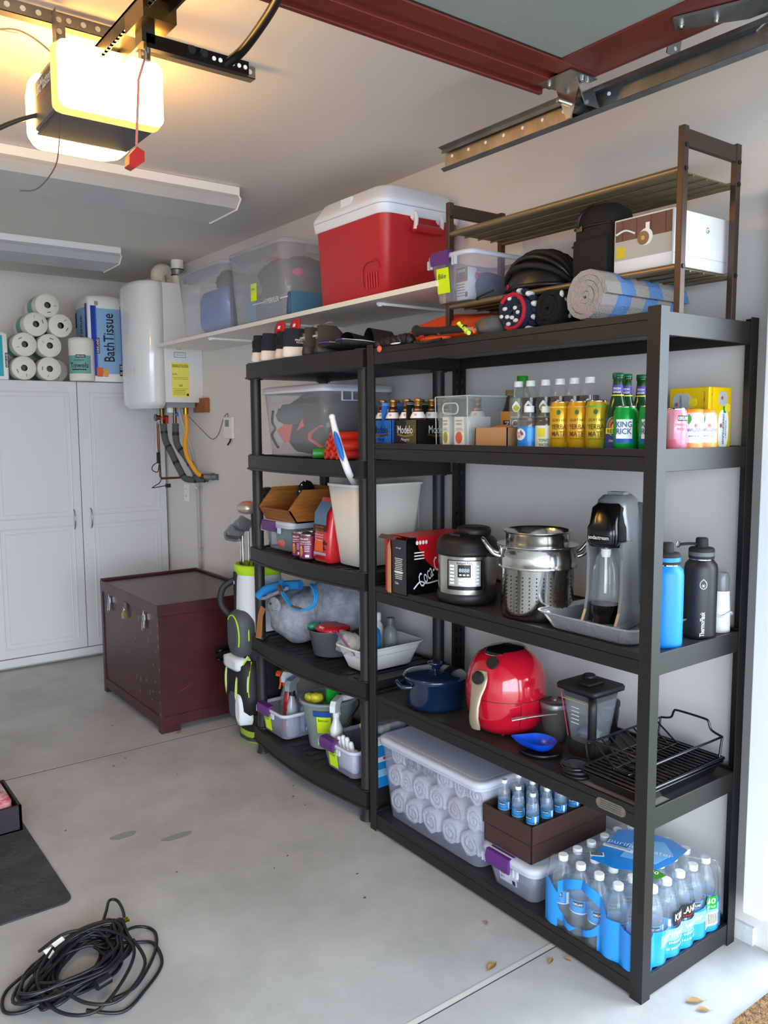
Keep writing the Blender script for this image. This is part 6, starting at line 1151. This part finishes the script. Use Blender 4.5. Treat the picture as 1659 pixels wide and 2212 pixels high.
side_rect(.315,.365,.072,.112,GRN); side_text('40',.34,.098,.017,.032,PAPER,.02); side_text('BOTTLES',.34,.080,.006,.036,PAPER,.02); side_rect(.312,.372,.022,.064,PAPER)
for i in range(12): side_rect(.317+i*.0045,.319+i*.0045,.028,.058,INK,.018)
m.build('side_print',t)
m=M(); zt=B1+.2165; rotu=Vector((.35,-.94,0)).normalized(); rotv=Vector((.94,.35,0)).normalized()
m.poly((.235,.185,zt),rotu,rotv,[(-.11,-.12),(-.03,-.135),(.06,-.10),(.10,-.02),(.12,.08),(.06,.12),(-.02,.13),(-.09,.10),(-.10,.0)],FB_,t=.0006); m.poly((.235,.185,zt+.0008),rotu,rotv,[(-.04,-.06),(.06,-.05),(.09,.03),(.05,.09),(-.03,.06)],FB2,t=.0005)
m.card((.12,.25,zt+.001),(.7,-.7,0),(.7,.7,0),.04,.022,PAPER)
for i in range(10): q=Vector((.12,.25,zt+.002))+Vector((.7,-.7,0))*(-.016+i*.0035); m.card(q,(.7,-.7,0),(.7,.7,0),.0016,.018,INK)
m.text('purified water',(.245,.19,zt+.0015),rotu,rotv,.030,PAPER,.19,bold=False); m.card((.20,.235,zt+.0012),rotu,rotv,.09,.016,PAPER); m.text('PLEASE RECYCLE',(.20,.235,zt+.0022),rotu,rotv,.007,INK,.075)
m.poly((.16,.085,zt+.001),rotu,rotv,[(-.03,-.02),(.02,-.025),(.035,.01),(.0,.025),(-.03,.01)],mt('#3c8a1e',.4),t=.0006); m.text('40',(.165,.085,zt+.002),rotu,rotv,.018,PAPER); m.build('top_print',t)
# ================================================================ PLASTIC UNIT, TOP TIER
Q4,Q3,Q2,Q1=[z+.0005 for z in (PZ[3],PZ[2],PZ[1],PZ[0])]
t=bin_('clothes_bin','clear lidded bin of dark clothes and coral straps on the plastic unit',.225,1.855,Q4,.285,(.32,.475),(.36,.525),None,cat_='storage bin',r=.045,mat=mt('#eef2fa',.12,a=.2,name='clear_tote_plastic'))
m=M(); m.rb(.225,1.855,[(Q4+.279,.375,.535,.05),(Q4+.296,.375,.535,.05),(Q4+.303,.34,.50,.05)],mt('#d3d6e6',.3,a=.6,name='cloudy_lid'),5)
for i in range(4): m.box((.13+i*.05,1.585,Q4+.235),(.134+i*.05,1.592,Q4+.285),BINR)
m.box((.13,1.585,Q4+.233),(.284,1.592,Q4+.237),BINR); m.build('lid',t)
m=M(); m.card((.30,1.603,Q4+.17),XP,ZP,.04,.07,PAPER); m.card((.30,1.602,Q4+.19),XP,ZP,.038,.03,mt('#4b3f40',.6)); m.card((.30,1.602,Q4+.168),XP,ZP,.03,.007,RED); m.card((.30,1.602,Q4+.155),XP,ZP,.03,.004,INK); m.build('shop_label',t)
NG=mt('#1d2434',.85,bump=.3,bs=30,name='navy_gear')
m=M(); m.ell((.23,1.835,Q4+.138),(.145,.225,.13),NG,28,18,.5,.14,2,7); item(m,'folded_clothes','heap of dark navy clothes filling the clear bin on the plastic unit','clothes')
m=M(); m.ell((.088,1.93,Q4+.18),(.030,.12,.045),mt('#2c5560',.8,bump=.4,bs=40),16,10,1,.3,3,4); item(m,'teal_garment','teal garment pressed against the front of the clothes bin','clothes')
COR=mt('#e0583f',.7,bump=.1,bs=40)
m=M(); m.poly((.078,1.93,Q4+.11),YN,(-.05,0,1),[(-.10,.0),(.02,.05),(.04,.03),(.0,-.05),(-.04,-.055)],COR,t=.004); m.poly((.078,1.83,Q4+.14),YN,(-.05,0,1),[(-.03,-.03),(.02,.02),(.03,-.01)],COR,t=.004); item(m,'coral_cloth','flat coral red cloth folded among the dark clothes in the bin','cloth')
m=M(); m.tube([(.075,1.66,Q4+.13),(.072,1.74,Q4+.10),(.075,1.75,Q4+.075),(.08,1.66,Q4+.04)],.012,COR,6,flat=.4); item(m,'coral_strap','looped coral strap at the near end of the clothes bin','strap')
m=M(); m.tube(cat([(.08,2.07,Q4+.20),(.08,2.08,Q4+.15),(.08,2.055,Q4+.12),(.08,2.085,Q4+.09),(.08,2.05,Q4+.05),(.08,2.03,Q4+.035)],6),.006,NG,6); item(m,'webbing_loop','dark looped webbing hanging at the far end of the clothes bin','strap')
t=thing('red_bag_rolls','bundle of red rolled bags with a green end beside the clothes bin','bundle',(.03,1.42,Q4))
m=M()
for y,z in ((1.50,.02),(1.46,.02),(1.42,.02),(1.485,.055),(1.44,.055),(1.40,.055),(1.46,.088)): m.cyl((-.01,y,Q4+z),(.12,y-.03,Q4+z),.02,mt('#d0301f',.4,bump=.3,bs=40),12); m.cyl((-.0115,y,Q4+z),(-.0095,y,Q4+z),.007,mt('#7a1810',.6),10)
m.build('red_rolls',t); m=M(); m.cyl((-.015,1.585,Q4+.022),(.10,1.52,Q4+.022),.021,mt('#2c8a2a',.4),12); m.build('green_roll',t,label='green wrapped roll')
for (y) in (): pass
m=M(); m.cyl((.47,1.87,.9),(.455,1.87,1.80),.006,BLK,8); m.cyl((.472,1.90,.9),(.458,1.90,1.80),.005,BLK,8); item(m,'thin_poles','pair of thin black poles leaning on the wall behind the plastic unit','pole')
# ---- tier 2
t=bin_('latch_bin','clear bin with purple latch holding green bags under the bamboo box',.185,2.0,Q3,.12,(.25,.215),(.285,.25),.012,(2.04,.115))
m=M(); m.ell((.17,1.99,Q3+.062),(.10,.095,.055),mt('#2a7a5c',.5,bump=.5,bs=30),16,10,.7,.35,4,2); item(m,'green_bags','crumpled green bags in the bin beneath the bamboo box','bag')
m=M(); m.ell((.065,1.99,Q3+.03),(.01,.035,.02),mt('#e8604a',.5),12,8,1,.3,3,1); item(m,'coral_toy','small coral object at the front of the green bags bin','toy')
BAM=mt('#a8682a',.45,var=.25,vs=6,stretch=(1,1,12),c2='#8c531e',name='bamboo')
t=thing('bamboo_box','open bamboo bin with a slanted front resting on the lidded latch bin','box',(.17,1.93,Q3+.135)); zb=Q3+.1345; y0,y1=1.83,2.10
m=M(); pr_=[(.05,zb),(.31,zb),(.31,zb+.145),(.085,zb+.145),(.012,zb+.058)]
m.prism(pr_,'y',y0,y0+.008,BAM); m.prism(pr_,'y',y1-.008,y1,BAM); m.prism([(.05,zb),(.058,zb),(.02,zb+.058),(.012,zb+.058)],'y',y0,y1,BAM); m.box((.05,y0,zb),(.31,y1,zb+.007),BAM); m.box((.302,y0,zb),(.31,y1,zb+.145),BAM); m.build('box_body',t)
m=M(); m.tube([(.18+.06*cos(a),1.96+.045*cos(a),zb+.10+.06*sin(a)) for a in [2*PI*i/28 for i in range(28)]],.018,mt('#18191c',.6,bump=.5,bs=60),8,closed=True)
for i in range(14): a=2*PI*i/14; m.ell((.18+.078*cos(a),1.96+.055*cos(a)-.01,zb+.10+.078*sin(a)),(.004,.004,.004),PAPER,6,4)
item(m,'coiled_strap','black coiled strap with white ticks standing in the bamboo box','strap')
def dogcan(m):
    R=.0375; m.band(0,0,R,.006,.100,0,2*PI,mt('#7c1f4e',.4),30); m.tcyl('KIRKLAND',0,0,R+.0005,PHI,.088,.008,PAPER,.04); m.tcyl('CHICKEN & RICE',0,0,R+.0005,PHI+.1,.076,.006,PAPER,.05); m.tcyl('FORMULA FOR DOGS',0,0,R+.0005,PHI+.1,.067,.005,PAPER,.055)
    for j in range(4): m.band(0,0,R+.0004,.035+j*.007,.037+j*.007,PHI+.05,PHI+.65,PAPER,4)
    m.add([((R+.001)*cos(PHI-.35+.009*cos(a)/R),(R+.001)*sin(PHI-.35+.009*cos(a)/R),.036+.022*sin(a)) for a in [2*PI*i/18 for i in range(18)]],[tuple(range(18))],mt('#c47a3c',.6)); m.add([((R+.0014)*cos(PHI-.35+.006*cos(a)/R),(R+.0014)*sin(PHI-.35+.006*cos(a)/R),.052+.008*sin(a)) for a in [2*PI*i/14 for i in range(14)]],[tuple(range(14))],mt('#e0a060',.6)); m.band(0,0,R+.0012,.012,.022,PHI+.15,PHI+.6,PAPER,4)
for x,y,l in ((.045,1.79,'maroon labelled dog food can next to the green bags bin'),(.03,1.705,'maroon labelled dog food can next to the red kibble bag'),(.11,1.80,'dog food can half hidden, second row by the green bags bin'),(.10,1.71,'dog food can half hidden behind the one by the kibble bag')): can('dog_food_can',l,'food can',x,y,Q3,.106,.0372,'#8f9092',dogcan,'maroon dog food cans',met=.9)
t=thing('dog_treat_bag','red and blue printed dog treat bag leaning beside the tall cream bin','bag',(.05,1.62,Q3))
m=M(); m.loft([rr(.065,1.60,Q3,.07,.115,.015,4),rr(.062,1.60,Q3+.02,.085,.125,.02,4),rr(.065,1.60,Q3+.12,.07,.12,.02,4),rr(.068,1.60,Q3+.2,.045,.118,.015,4),rr(.072,1.60,Q3+.245,.012,.11,.005,4),rr(.075,1.602,Q3+.262,.006,.105,.0025,4)],mt('#c8252a',.3,bump=.4,bs=20,coat=.3,name='printed_foil')); m.build('foil_bag',t)
m=M()
def onbag(u,v): 
    z=v; x=.0215+.0*(z<.02)+(.008 if z>.10 else 0)*((z-.10)/.1)+max(0,z-.2)*.6+ (max(0,.03-z))*.25
    return (x-.001,1.60-u,Q3+z)
m.grid(lambda a,b:onbag(-.045+.09*a,.155+.09*b),4,6,mt('#4f6f8f',.35,bump=.5,bs=30)); m.grid(lambda a,b:onbag(-.045+.09*a,.006+.035*b),4,3,mt('#a9b4ba',.4)); m.grid(lambda a,b:(onbag(-.05+.095*a,.128+.026*b)),4,2,mt('#3a1410',.5)); m.grid(lambda a,b:onbag(-.035+.06*a,.045+.045*b),4,3,ORA)
for z,s in ((.146,'Duck & Yam'),(.134,'Grain Free'),(.115,'Source of'),(.104,'protein'),(.093,'Treats')): m.text(s,(onbag(0,z)[0]-.001,1.60,Q3+z),YN,ZP,.007,PAPER if z<.12 else ORA,.06,bold=False)
m.text('NET WT 86 OZ',(.0185,1.60,Q3+.022),YN,ZP,.008,INK,.065); 
for i in range(5): m.ell((onbag(0,0)[0]-.002,1.59+.014*(i%3)-.02,Q3+.055+.008*i),(.004,.02,.006),mt('#3c1e12',.6),10,6)
m.build('printing',t)
TRB=mt('#dedad0',.5,name='cream_plastic')
t=thing('tall_bin','tall cream plastic waste bin standing on the plastic unit behind the posts','bin',(.20,1.46,Q3))
m=M(); tub(m,.20,1.455,Q3,Q3+.325,(.27,.16),(.345,.21),.03,.003,TRB,5); m.build('bin_body',t); m=M(); rim(m,.20,1.455,Q3+.328,(.345,.21),.03,.004,.010,TRB); m.build('rim',t)
t=thing('toilet_brush','white and blue brush handle sticking up out of the tall cream bin','brush',(.06,1.47,Q3+.2))
P=cat([(.12,1.43,Q3+.10),(.085,1.41,Q3+.27),(.048,1.392,Q3+.340),(-.035,1.305,Q3+.385),(-.058,1.325,Q3+.475),(-.060,1.355,Q3+.545),(-.060,1.372,Q3+.588)],8); n=len(P)
m=M(); m.tube(P,[.010+.004*sin(PI*min(1,i/n*1.0)) for i in range(n)],WHITE,12); m.ell(tuple(P[-1]),(.0125,.0125,.012),WHITE,12,8); m.build('handle',t)
m=M(); m.tube([p+Vector((-.0025,-.002,0)) for p in P[int(n*.5):int(n*.86)]],[.0125*(sin(PI*min(max((i+.6)/(int(n*.86)-int(n*.5)),.05),.95))**.4) for i in range(int(n*.86)-int(n*.5))],mt('#1668c4',.4),12); m.build('grip',t,label='blue rubber grip')
# ---- tier 3
FELT=mt('#a7abb5',.97,bump=.4,bs=180,var=.25,vs=25,c2='#868a94',name='grey_felt')
t=thing('felt_bag','grey felt tote bag with bright blue lining and rope handles, slumped on its side','bag',(.19,1.93,Q2))
m=M(); m.ell((.16,1.99,Q2+.118),(.145,.15,.116),FELT,28,18,.85,.16,1.8,3); m.ell((.27,1.82,Q2+.155),(.13,.20,.15),FELT,28,18,.85,.1,1.5,6); m.build('bag_body',t)
LBL=mt('#1d7fc4',.8,bump=.2,bs=60)
m=M(); m.grid(lambda a,b:(.015+.07*a+.02*sin(b*3),2.10-.17*b+.02*a,Q2+.205+.055*b+.012*sin(a*3)),6,14,LBL); m.tube(cat([(.02,2.12,Q2+.19),(.015,2.06,Q2+.20),(.03,1.98,Q2+.235),(.05,1.92,Q2+.262)],6),.008,FELT,8); m.tube(cat([(.015,2.125,Q2+.195),(.04,2.09,Q2+.232),(.075,2.02,Q2+.255),(.12,1.92,Q2+.270)],6),.022,LBL,10); m.build('lining',t,label='bright blue lining')
m=M()
for dx in (0,.010): m.tube(cat([(.045+dx,1.97,Q2+.292),(.02+dx,1.94,Q2+.27),(.006+dx,1.87,Q2+.235),(.0+dx,1.78,Q2+.20),(.03+dx,1.71,Q2+.21),(.05+dx,1.69,Q2+.25),(.06+dx,1.72,Q2+.29),(.07+dx,1.76,Q2+.30)],6),.0055,mt('#1c93dc',.6,bump=.3,bs=200),8)
m.build('rope_handle',t,label='blue rope handles')
m=M(); m.tube([(.022,1.945,Q2+.272),(.008,1.90,Q2+.25)],.010,mt('#6b4a33',.6),8); m.build('rope_sleeve',t); m=M(); m.tube([(.002,1.80,Q2+.205),(.014,1.745,Q2+.202)],.009,mt('#6b4a33',.6),8); m.build('rope_sleeve',t); m=M(); m.ell((.012,1.965,Q2+.185),(.012,.05,.035),FELT,14,8); m.ell((-.003,1.98,Q2+.19),(.004,.006,.006),BLK,10,6); m.ell((-.003,1.935,Q2+.172),(.004,.006,.006),STEEL,10,6); m.build('leather_tab',t)
m=M(); m.poly((.005,2.085,Q2+.09),YN,(.12,0,1),[(-.035,-.085),(.015,-.08),(.01,.02),(.03,.06),(-.01,.07),(-.03,.03)],mt('#a8703e',.6,bump=.2,bs=30),t=.003); m.build('leather_patch',t,label='tan leather end patch')
t=thing('grey_tub','small grey oval tub holding a red packet beside the felt bag','tub',(.14,1.69,Q2)); m=M(); m.lathe(.155,1.70,[(.085,0),(.095,.004),(.118,.11),(.122,.112),(.122,.115),(.115,.112),(.092,.008)],mt('#5f6163',.55),36,z0=Q2,ry=.85); m.build('tub_body',t)
m=M(); m.ell((.13,1.68,Q2+.115),(.07,.07,.022),mt('#c2202c',.35,bump=.4,bs=30),18,8,.8,.2,2,1); m.card((.068,1.67,Q2+.128),(0,-1,0),(.5,0,1),.05,.02,mt('#c2202c',.4)); m.text('SMART',(.066,1.665,Q2+.131),YN,(.5,0,1),.009,PAPER,.035); m.ell((.09,1.765,Q2+.115),(.03,.02,.018),mt('#2a8f7a',.4),12,7,.8); item(m,'red_packet','red and green packet of treats lying in the small grey tub','packet')
t=thing('white_tub','white rectangular plastic tub of bottles at the near end of the plastic unit','tub',(.2,1.42,Q2)); m=M(); tub(m,.205,1.44,Q2,Q2+.095,(.25,.135),(.315,.19),.03,.003,mt('#e3e2df',.5),5); m.build('tub_body',t); m=M(); rim(m,.205,1.44,Q2+.098,(.315,.19),.03,.008,.008,mt('#e3e2df',.5)); m.rb(.205,1.44,[(Q2+.064,.297,.175,.03),(Q2+.066,.301,.178,.03)],mt('#e3e2df',.5),5,cb=False,ct=False); m.build('rim',t)
m=M(); m.ell((.08,1.46,Q2+.10),(.03,.055,.045),mt('#dfe3e6',.15,a=.5,bump=.6,bs=40),14,9,.8,.4,3,2); m.prism([(.04,Q2+.07),(.055,Q2+.07),(.075,Q2+.15),(.06,Q2+.15)],'y',1.40,1.52,mt('#dfe3e6',.1,a=.3,bump=.6,bs=40)); m.tube([(.05,1.40,Q2+.08),(.045,1.52,Q2+.148)],.003,mt('#c23a6a',.4),5); m.tube([(.052,1.40,Q2+.072),(.047,1.52,Q2+.140)],.003,mt('#2a5ab0',.4),5); item(m,'zip_bag','clear zip bag with red and blue seal standing in the white tub','bag')
def tb(nm,lab,x,y,h,r,c,capc,fn=None,alpha=None,z=None,cp=(.35,.6,.18)):
    z=Q2+.004 if z is None else z
    t=thing(nm,lab,'bottle',(x,y,z)); b=mt(c,.3,a=alpha or 1); m=M(); m.lathe(0,0,[(r*.9,0),(r,.004),(r,h*.62),(r*.85,h*.74),(r*.42,h*.82),(r*.4,h*.86)],b,24); m.build('bottle_body',t,w=False); m=M(); m.lathe(0,0,[(r*cp[1],h*.83),(r*cp[1],h*.97),(r*cp[0],h)],capc,18); m.build('cap',t,w=False)
    if fn: m=M(); fn(m,r,h); m.build('label',t,w=False)
    return t
tb('shampoo_bottle','bright blue bottle with a red cap in the white tub',.155,1.42,.205,.034,'#1f78c8',mt('#c4202c',.4),lambda m,r,h:(m.band(0,0,r+.0006,.05,.085,PHI-.9,PHI+.0,mt('#d9cfc0',.5),6),m.band(0,0,r+.0006,.055,.09,PHI+.15,PHI+.8,PAPER,6),m.band(0,0,r+.0012,.083,.098,PHI+.25,PHI+.7,RED,6)),cp=(.4,.42,0))
tb('clear_bottle','clear bottle with a grey cap and barcode label in the white tub',.245,1.42,.19,.030,'#8d958c',mt('#5a6062',.4),lambda m,r,h:(m.band(0,0,r+.0006,.035,.075,PHI-.3,PHI+.9,PAPER,8),[m.band(0,0,r+.0014,.045,.068,PHI+.2+.07*i,PHI+.23+.07*i,INK,1) for i in range(7)]),alpha=.6,cp=(.6,.62,0))
tb('spray_can','white spray can with a red band behind the near post of the plastic unit',.09,1.375,.18,.024,'#dfdfdd',WHITE,lambda m,r,h:m.band(0,0,r+.0006,.06,.075,0,2*PI,RED,20),cp=(.3,.5,0))
tb('white_bottle','small white capped bottle at the back of the white tub',.24,1.50,.2,.024,'#d9dad8',WHITE); tb('nozzle_bottle','thin white nozzle bottle at the back of the white tub',.175,1.505,.22,.022,'#d4d6d8',mt('#e9ecef',.4),cp=(.1,.25,0))
# ---- tier 4 (bottom)
t=bin_('latch_bin','clear bin with purple latch and a yellow note reading Floor, holding spray bottles',.15,2.02,Q1,.125,(.25,.205),(.285,.245),None,(2.065,.10),(2.055,Q1+.058,.055,.082,'Floor'))
def sprayer(nm,lab,x,y,z,h,r,bc,hc,a=1,shape=0,rz=.4,capc=None,labf=None):
    t=thing(nm,lab,'spray bottle',(x,y,z),rz=rz); b=mt(bc,.2,a=a,coat=.3)
    m=M(); H_=h*.66; m.lathe(0,0,[(r*.9,0),(r,.005),(r,H_*.35),(r*.86,H_*.45),(r*.92,H_*.55),(r*.80,H_*.65),(r*.84,H_*.74),(r*.42,H_*.93),(r*.40,H_)],b,24,ry=.75); m.build('bottle_body',t,w=False)
    hm=mt(hc,.4) if isinstance(hc,str) else hc; m=M(); m.lathe(0,0,[(.014,H_-.004),(.014,H_+.022)],capc or hm,14); m.build('collar',t,w=False)
    m=M(); m.prism([(-.055,H_+.055),(-.055,H_+.07),(-.045,H_+.078),(.03,H_+.074),(.045,H_+.055),(.045,H_+.028),(.012,H_+.02),(-.012,H_+.02),(-.02,H_+.045)],'y',-.012,.012,hm); m.box((-.064,-.007,H_+.058),(-.054,.007,H_+.072),hm); m.build('spray_head',t,w=False,bev=.004)
    m=M(); m.tube(cat([(-.022,0,H_+.052),(-.034,0,H_+.04),(-.035,0,H_+.015),(-.045,0,H_-.008)],4),.005,hm,8); m.build('trigger',t,w=False)
    if labf: m=M(); labf(m); m.build('label',t,w=False)
    return t
sprayer('spray_bottle','clear spray bottle with an orange trigger head in the bin marked Floor',.13,2.095,Q1+.005,.29,.034,'#cfd0cc','#e8622a',a=.35)
sprayer('spray_bottle','red spray bottle with a pale grey head in the bin marked Floor',.105,2.01,Q1+.005,.32,.040,'#b01722','#c9d0da',rz=-2.8,capc=mt('#1d3f8f',.4))
sprayer('spray_bottle','silver spray bottle with a grey head at the near side of the bin marked Floor',.085,1.955,Q1+.005,.285,.038,'#9da2a8','#8a9298',rz=-2.6,capc=BLK)
t=thing('window_cleaner_bottle','clear bottle with a bright blue label seen through the bin marked Floor','bottle',(.16,1.945,Q1+.004)); m=M(); m.bx(.175,1.950,Q1+.005,Q1+.135,.10,.045,.02,mt('#b9cfe6',.1,a=.5)); m.build('bottle_body',t); m=M(); m.card((.175,1.9265,Q1+.06),XP,ZP,.085,.085,mt('#1f8fd8',.4)); m.card((.175,1.9260,Q1+.035),XP,ZP,.085,.035,mt('#1c4f9a',.4)); m.card((.2,1.9252,Q1+.04),XP,ZP,.022,.03,PAPER)
for z in (.09,.08,.07): m.card((.17,1.9255,Q1+z),XP,ZP,.05,.003,PAPER)
m.card((.145,1.9252,Q1+.03),XP,ZP,.015,.015,PAPER); m.build('label',t)
m=M(); m.bx(.21,1.99,Q1+.1,Q1+.15,.1,.05,.02,mt('#e5b820',.6)); item(m,'yellow_sponge','yellow sponge behind the spray bottles in the bin marked Floor','sponge')
BUC=mt('#aebfb4',.3,a=.55,name='cloudy_bucket_plastic')
t=thing('cleaning_bucket','cloudy grey-green bucket with a yellow note, full of cleaning supplies','bucket',(.17,1.74,Q1)); c=(.175,1.785)
m=M(); m.lathe(*c,[(.088,0),(.09,.004),(.122,.20),(.126,.205),(.119,.203),(.087,.006)],BUC,40,z0=Q1,ry=.92); m.build('bucket_body',t)
m=M(); m.loft([circ(*c,Q1+z,r,40,r*.92) for r,z in ((.122,.198),(.134,.200),(.136,.214),(.128,.218),(.122,.212),(.122,.198))],mt('#8b9499',.35),False,False); m.build('rim',t); m=M(); m.tube(cat([(.27,1.69,Q1+.205),(.25,1.66,Q1+.19),(.20,1.638,Q1+.16),(.175,1.64,Q1+.12)],5),.004,BLK,6); m.build('bail_handle',t)
m=M(); a=math.radians(212); R=.112; m.band(*c,R+.004,Q1+.085,Q1+.165,a-.02,a+.5,NOTE,8,R2=R+.0135); m.band(*c,R+.0145,Q1+.160,Q1+.185,a-.14,a+.5,mt('#1c4f9a',.5),8,R2=R+.0175); m.tcyl('Bathroom',*c,R+.013,a+.23,Q1+.145,.012,INK,.045,bold=False); m.build('sticky_note',t,label='yellow sticky note reading Bathroom')
t=thing('green_bottle','bright green bottle with a notched top standing in the bucket','bottle',(.19,1.77,Q1)); m=M(); R=[]
for z,r in ((.01,.03),(.02,.033),(.19,.033),(.215,.034),(.225,.036)): R.append(circ(.19,1.775,Q1+z,r,24,r*.7))
R.append([(p[0],p[1],Q1+.285-.035*(abs((p[0]-.19)/.036)<.5)+.012*(p[0]<.18)) for p in circ(.19,1.775,0,.031,24,.02)]); m.loft(R,mt('#18b03a',.3,coat=.3)); m.build('bottle_body',t)
m=M(); m.ell((.12,1.80,Q1+.215),(.03,.03,.022),YEL,14,8,.8,.3,4,1); m.ell((.105,1.83,Q1+.21),(.022,.03,.02),mt('#e8d84a',.6),14,8,.8,.3,4,5); item(m,'yellow_gloves','yellow and black rubber gloves sticking out of the bucket','gloves')
m=M(); m.bx(.235,1.70,Q1+.212,Q1+.238,.11,.035,.012,PAPER); item(m,'white_scrub_brush','white brush back lying across the bucket rim','brush')
m=M(); m.ell((.26,1.80,Q1+.225),(.035,.03,.03),mt('#1c3f9a',.4),14,8,.8,.3,4,2); item(m,'blue_scrubber','dark blue scrubber at the back of the bucket','scrubber')
m=M(); m.ell((.145,1.76,Q1+.11),(.045,.05,.08),mt('#d9d06a',.7,bump=.4,bs=40),14,10,.8,.3,3,4); m.ell((.19,1.74,Q1+.06),(.06,.06,.05),mt('#5f9a5a',.6),14,10,.8,.2,3,4); item(m,'cleaning_cloths','yellow and green cloths seen through the cloudy bucket','cloth')
t=bin_('latch_bin','clear bin with purple latch and a yellow note reading Kitchen by the near post',.15,1.485,Q1,.125,(.24,.205),(.275,.245),None,(1.53,.10),(1.515,Q1+.058,.058,.082,'Kitchen'))
sprayer('spray_bottle','all white spray bottle with white trigger head in the bin marked Kitchen',.075,1.575,Q1+.005,.30,.042,'#e6e8e6','#eceeee',rz=-2.5)
t=thing('rubber_gloves','white rubber gloves draped over the front of the bin marked Kitchen','gloves',(.06,1.46,Q1)); m=M(); m.bx(.06,1.46,Q1+.01,Q1+.11,.035,.12,.015,mt('#e9ebf0',.5,bump=.3,bs=30))
for i in range(4): m.tube([(.055,1.505-.027*i,Q1+.09),(.045,1.507-.028*i,Q1+.148-.012*(i==0)-.01*(i==3))],[.012,.0105],mt('#eef0f2',.5),10); m.ell((.045,1.507-.028*i,Q1+.148-.012*(i==0)-.01*(i==3)),(.0105,.0105,.010),mt('#eef0f2',.5),10,6)
m.build('glove_pair',t)
m=M(); m.tube([(.17,1.52,Q1+.16),(.14,1.42,Q1+.135),(.12,1.40,Q1+.11)],.014,YEL,8); m.tube([(.175,1.51,Q1+.145),(.145,1.42,Q1+.12)],.013,BLK,8); item(m,'scrub_sponge','yellow and black scrubber in the bin marked Kitchen','sponge')
t=tb('polish_bottle','red bottle with a black cap in the bin marked Kitchen by the near post',.14,1.40,.26,.024,'#b5171f',BLK,lambda m,r,h:m.lathe(0,0,[(r*.86,h*.68),(r*.60,h*.80)],PAPER,18),z=Q1+.005,cp=(.4,.6,0)); 
t=thing('wipes_carton','blue and white carton of wipes at the near end behind the metal post','carton',(.2,1.31,Q1)); m=M(); m.box((.055,1.268,Q1),(.33,1.35,Q1+.21),mt('#1f86cf',.4)); m.build('carton',t,bev=.002)
m=M(); y=1.2672; m.card((.19,y,Q1+.19),XP,ZP,.26,.035,PAPER); m.ell((.11,y,Q1+.19),(.03,.001,.016),mt('#e8a07a',.6),12,6); m.ell((.17,y,Q1+.19),(.03,.001,.015),mt('#5a4a3a',.6),12,6); m.card((.15,y-.0004,Q1+.115),XP,ZP,.2,.02,mt('#d9d4e6',.5)); m.card((.15,y-.0008,Q1+.118),XP,ZP,.12,.01,RED); m.card((.15,y-.0004,Q1+.06),XP,ZP,.2,.03,mt('#8fc4ea',.5)); x=.0542
m.card((x,1.31,Q1+.16),YN,ZP,.07,.06,mt('#46a3e0',.5)); m.build('printing',t)
m=M(); m.bx(.15,1.30,Q1+.212,Q1+.245,.16,.06,.02,mt('#c9b39a',.6,var=.6,vs=20,c2='#3f7fae')); item(m,'printed_packet','colourful printed packet lying on the blue wipes carton','packet')
# leaves
LF=mt('#a8824a',.8,var=.3,vs=80); 
def leaf(x,y,a,s,lab,c=LF):
    m=M(); V=[]
    m.grid(lambda u,v:(x+cos(a)*(u-.5)*s-sin(a)*(v-.5)*s*.45*sin(PI*min(max(u,.02),.98)),y+sin(a)*(u-.5)*s+cos(a)*(v-.5)*s*.45*sin(PI*min(max(u,.02),.98)),.002+.006*abs(v-.5)*1.2*sin(PI*u)+.003*u*s/.04),10,4,c); m.tube([(x-cos(a)*s*.5,y-sin(a)*s*.5,.003),(x-cos(a)*s*.72,y-sin(a)*s*.72,.004)],.0006,c,4); item(m,'dry_leaf',lab,'leaf','dry leaves on the concrete')
for q in ((-.207,.352,.2,.045,'dry tan leaf on the concrete joint before the water case'),(-.055,.267,.4,.028,'small dry leaf nearer the post of two beside the steel unit'),(-.012,.241,2.0,.026,'curled dry leaf fragment closest to the bottom beam'),(.124,-.079,2.6,.05,'long tan leaf on the concrete near the doormat'),(.112,-.112,2.4,.035,'small grey-brown leaf touching the long one near the doormat'),(-.187,2.624,.3,.04,'curled dry leaf at the foot of the maroon chest'),(-.075,.514,.8,.022,'tiny tan leaf beside the bottom beam of the steel unit')): leaf(*q)
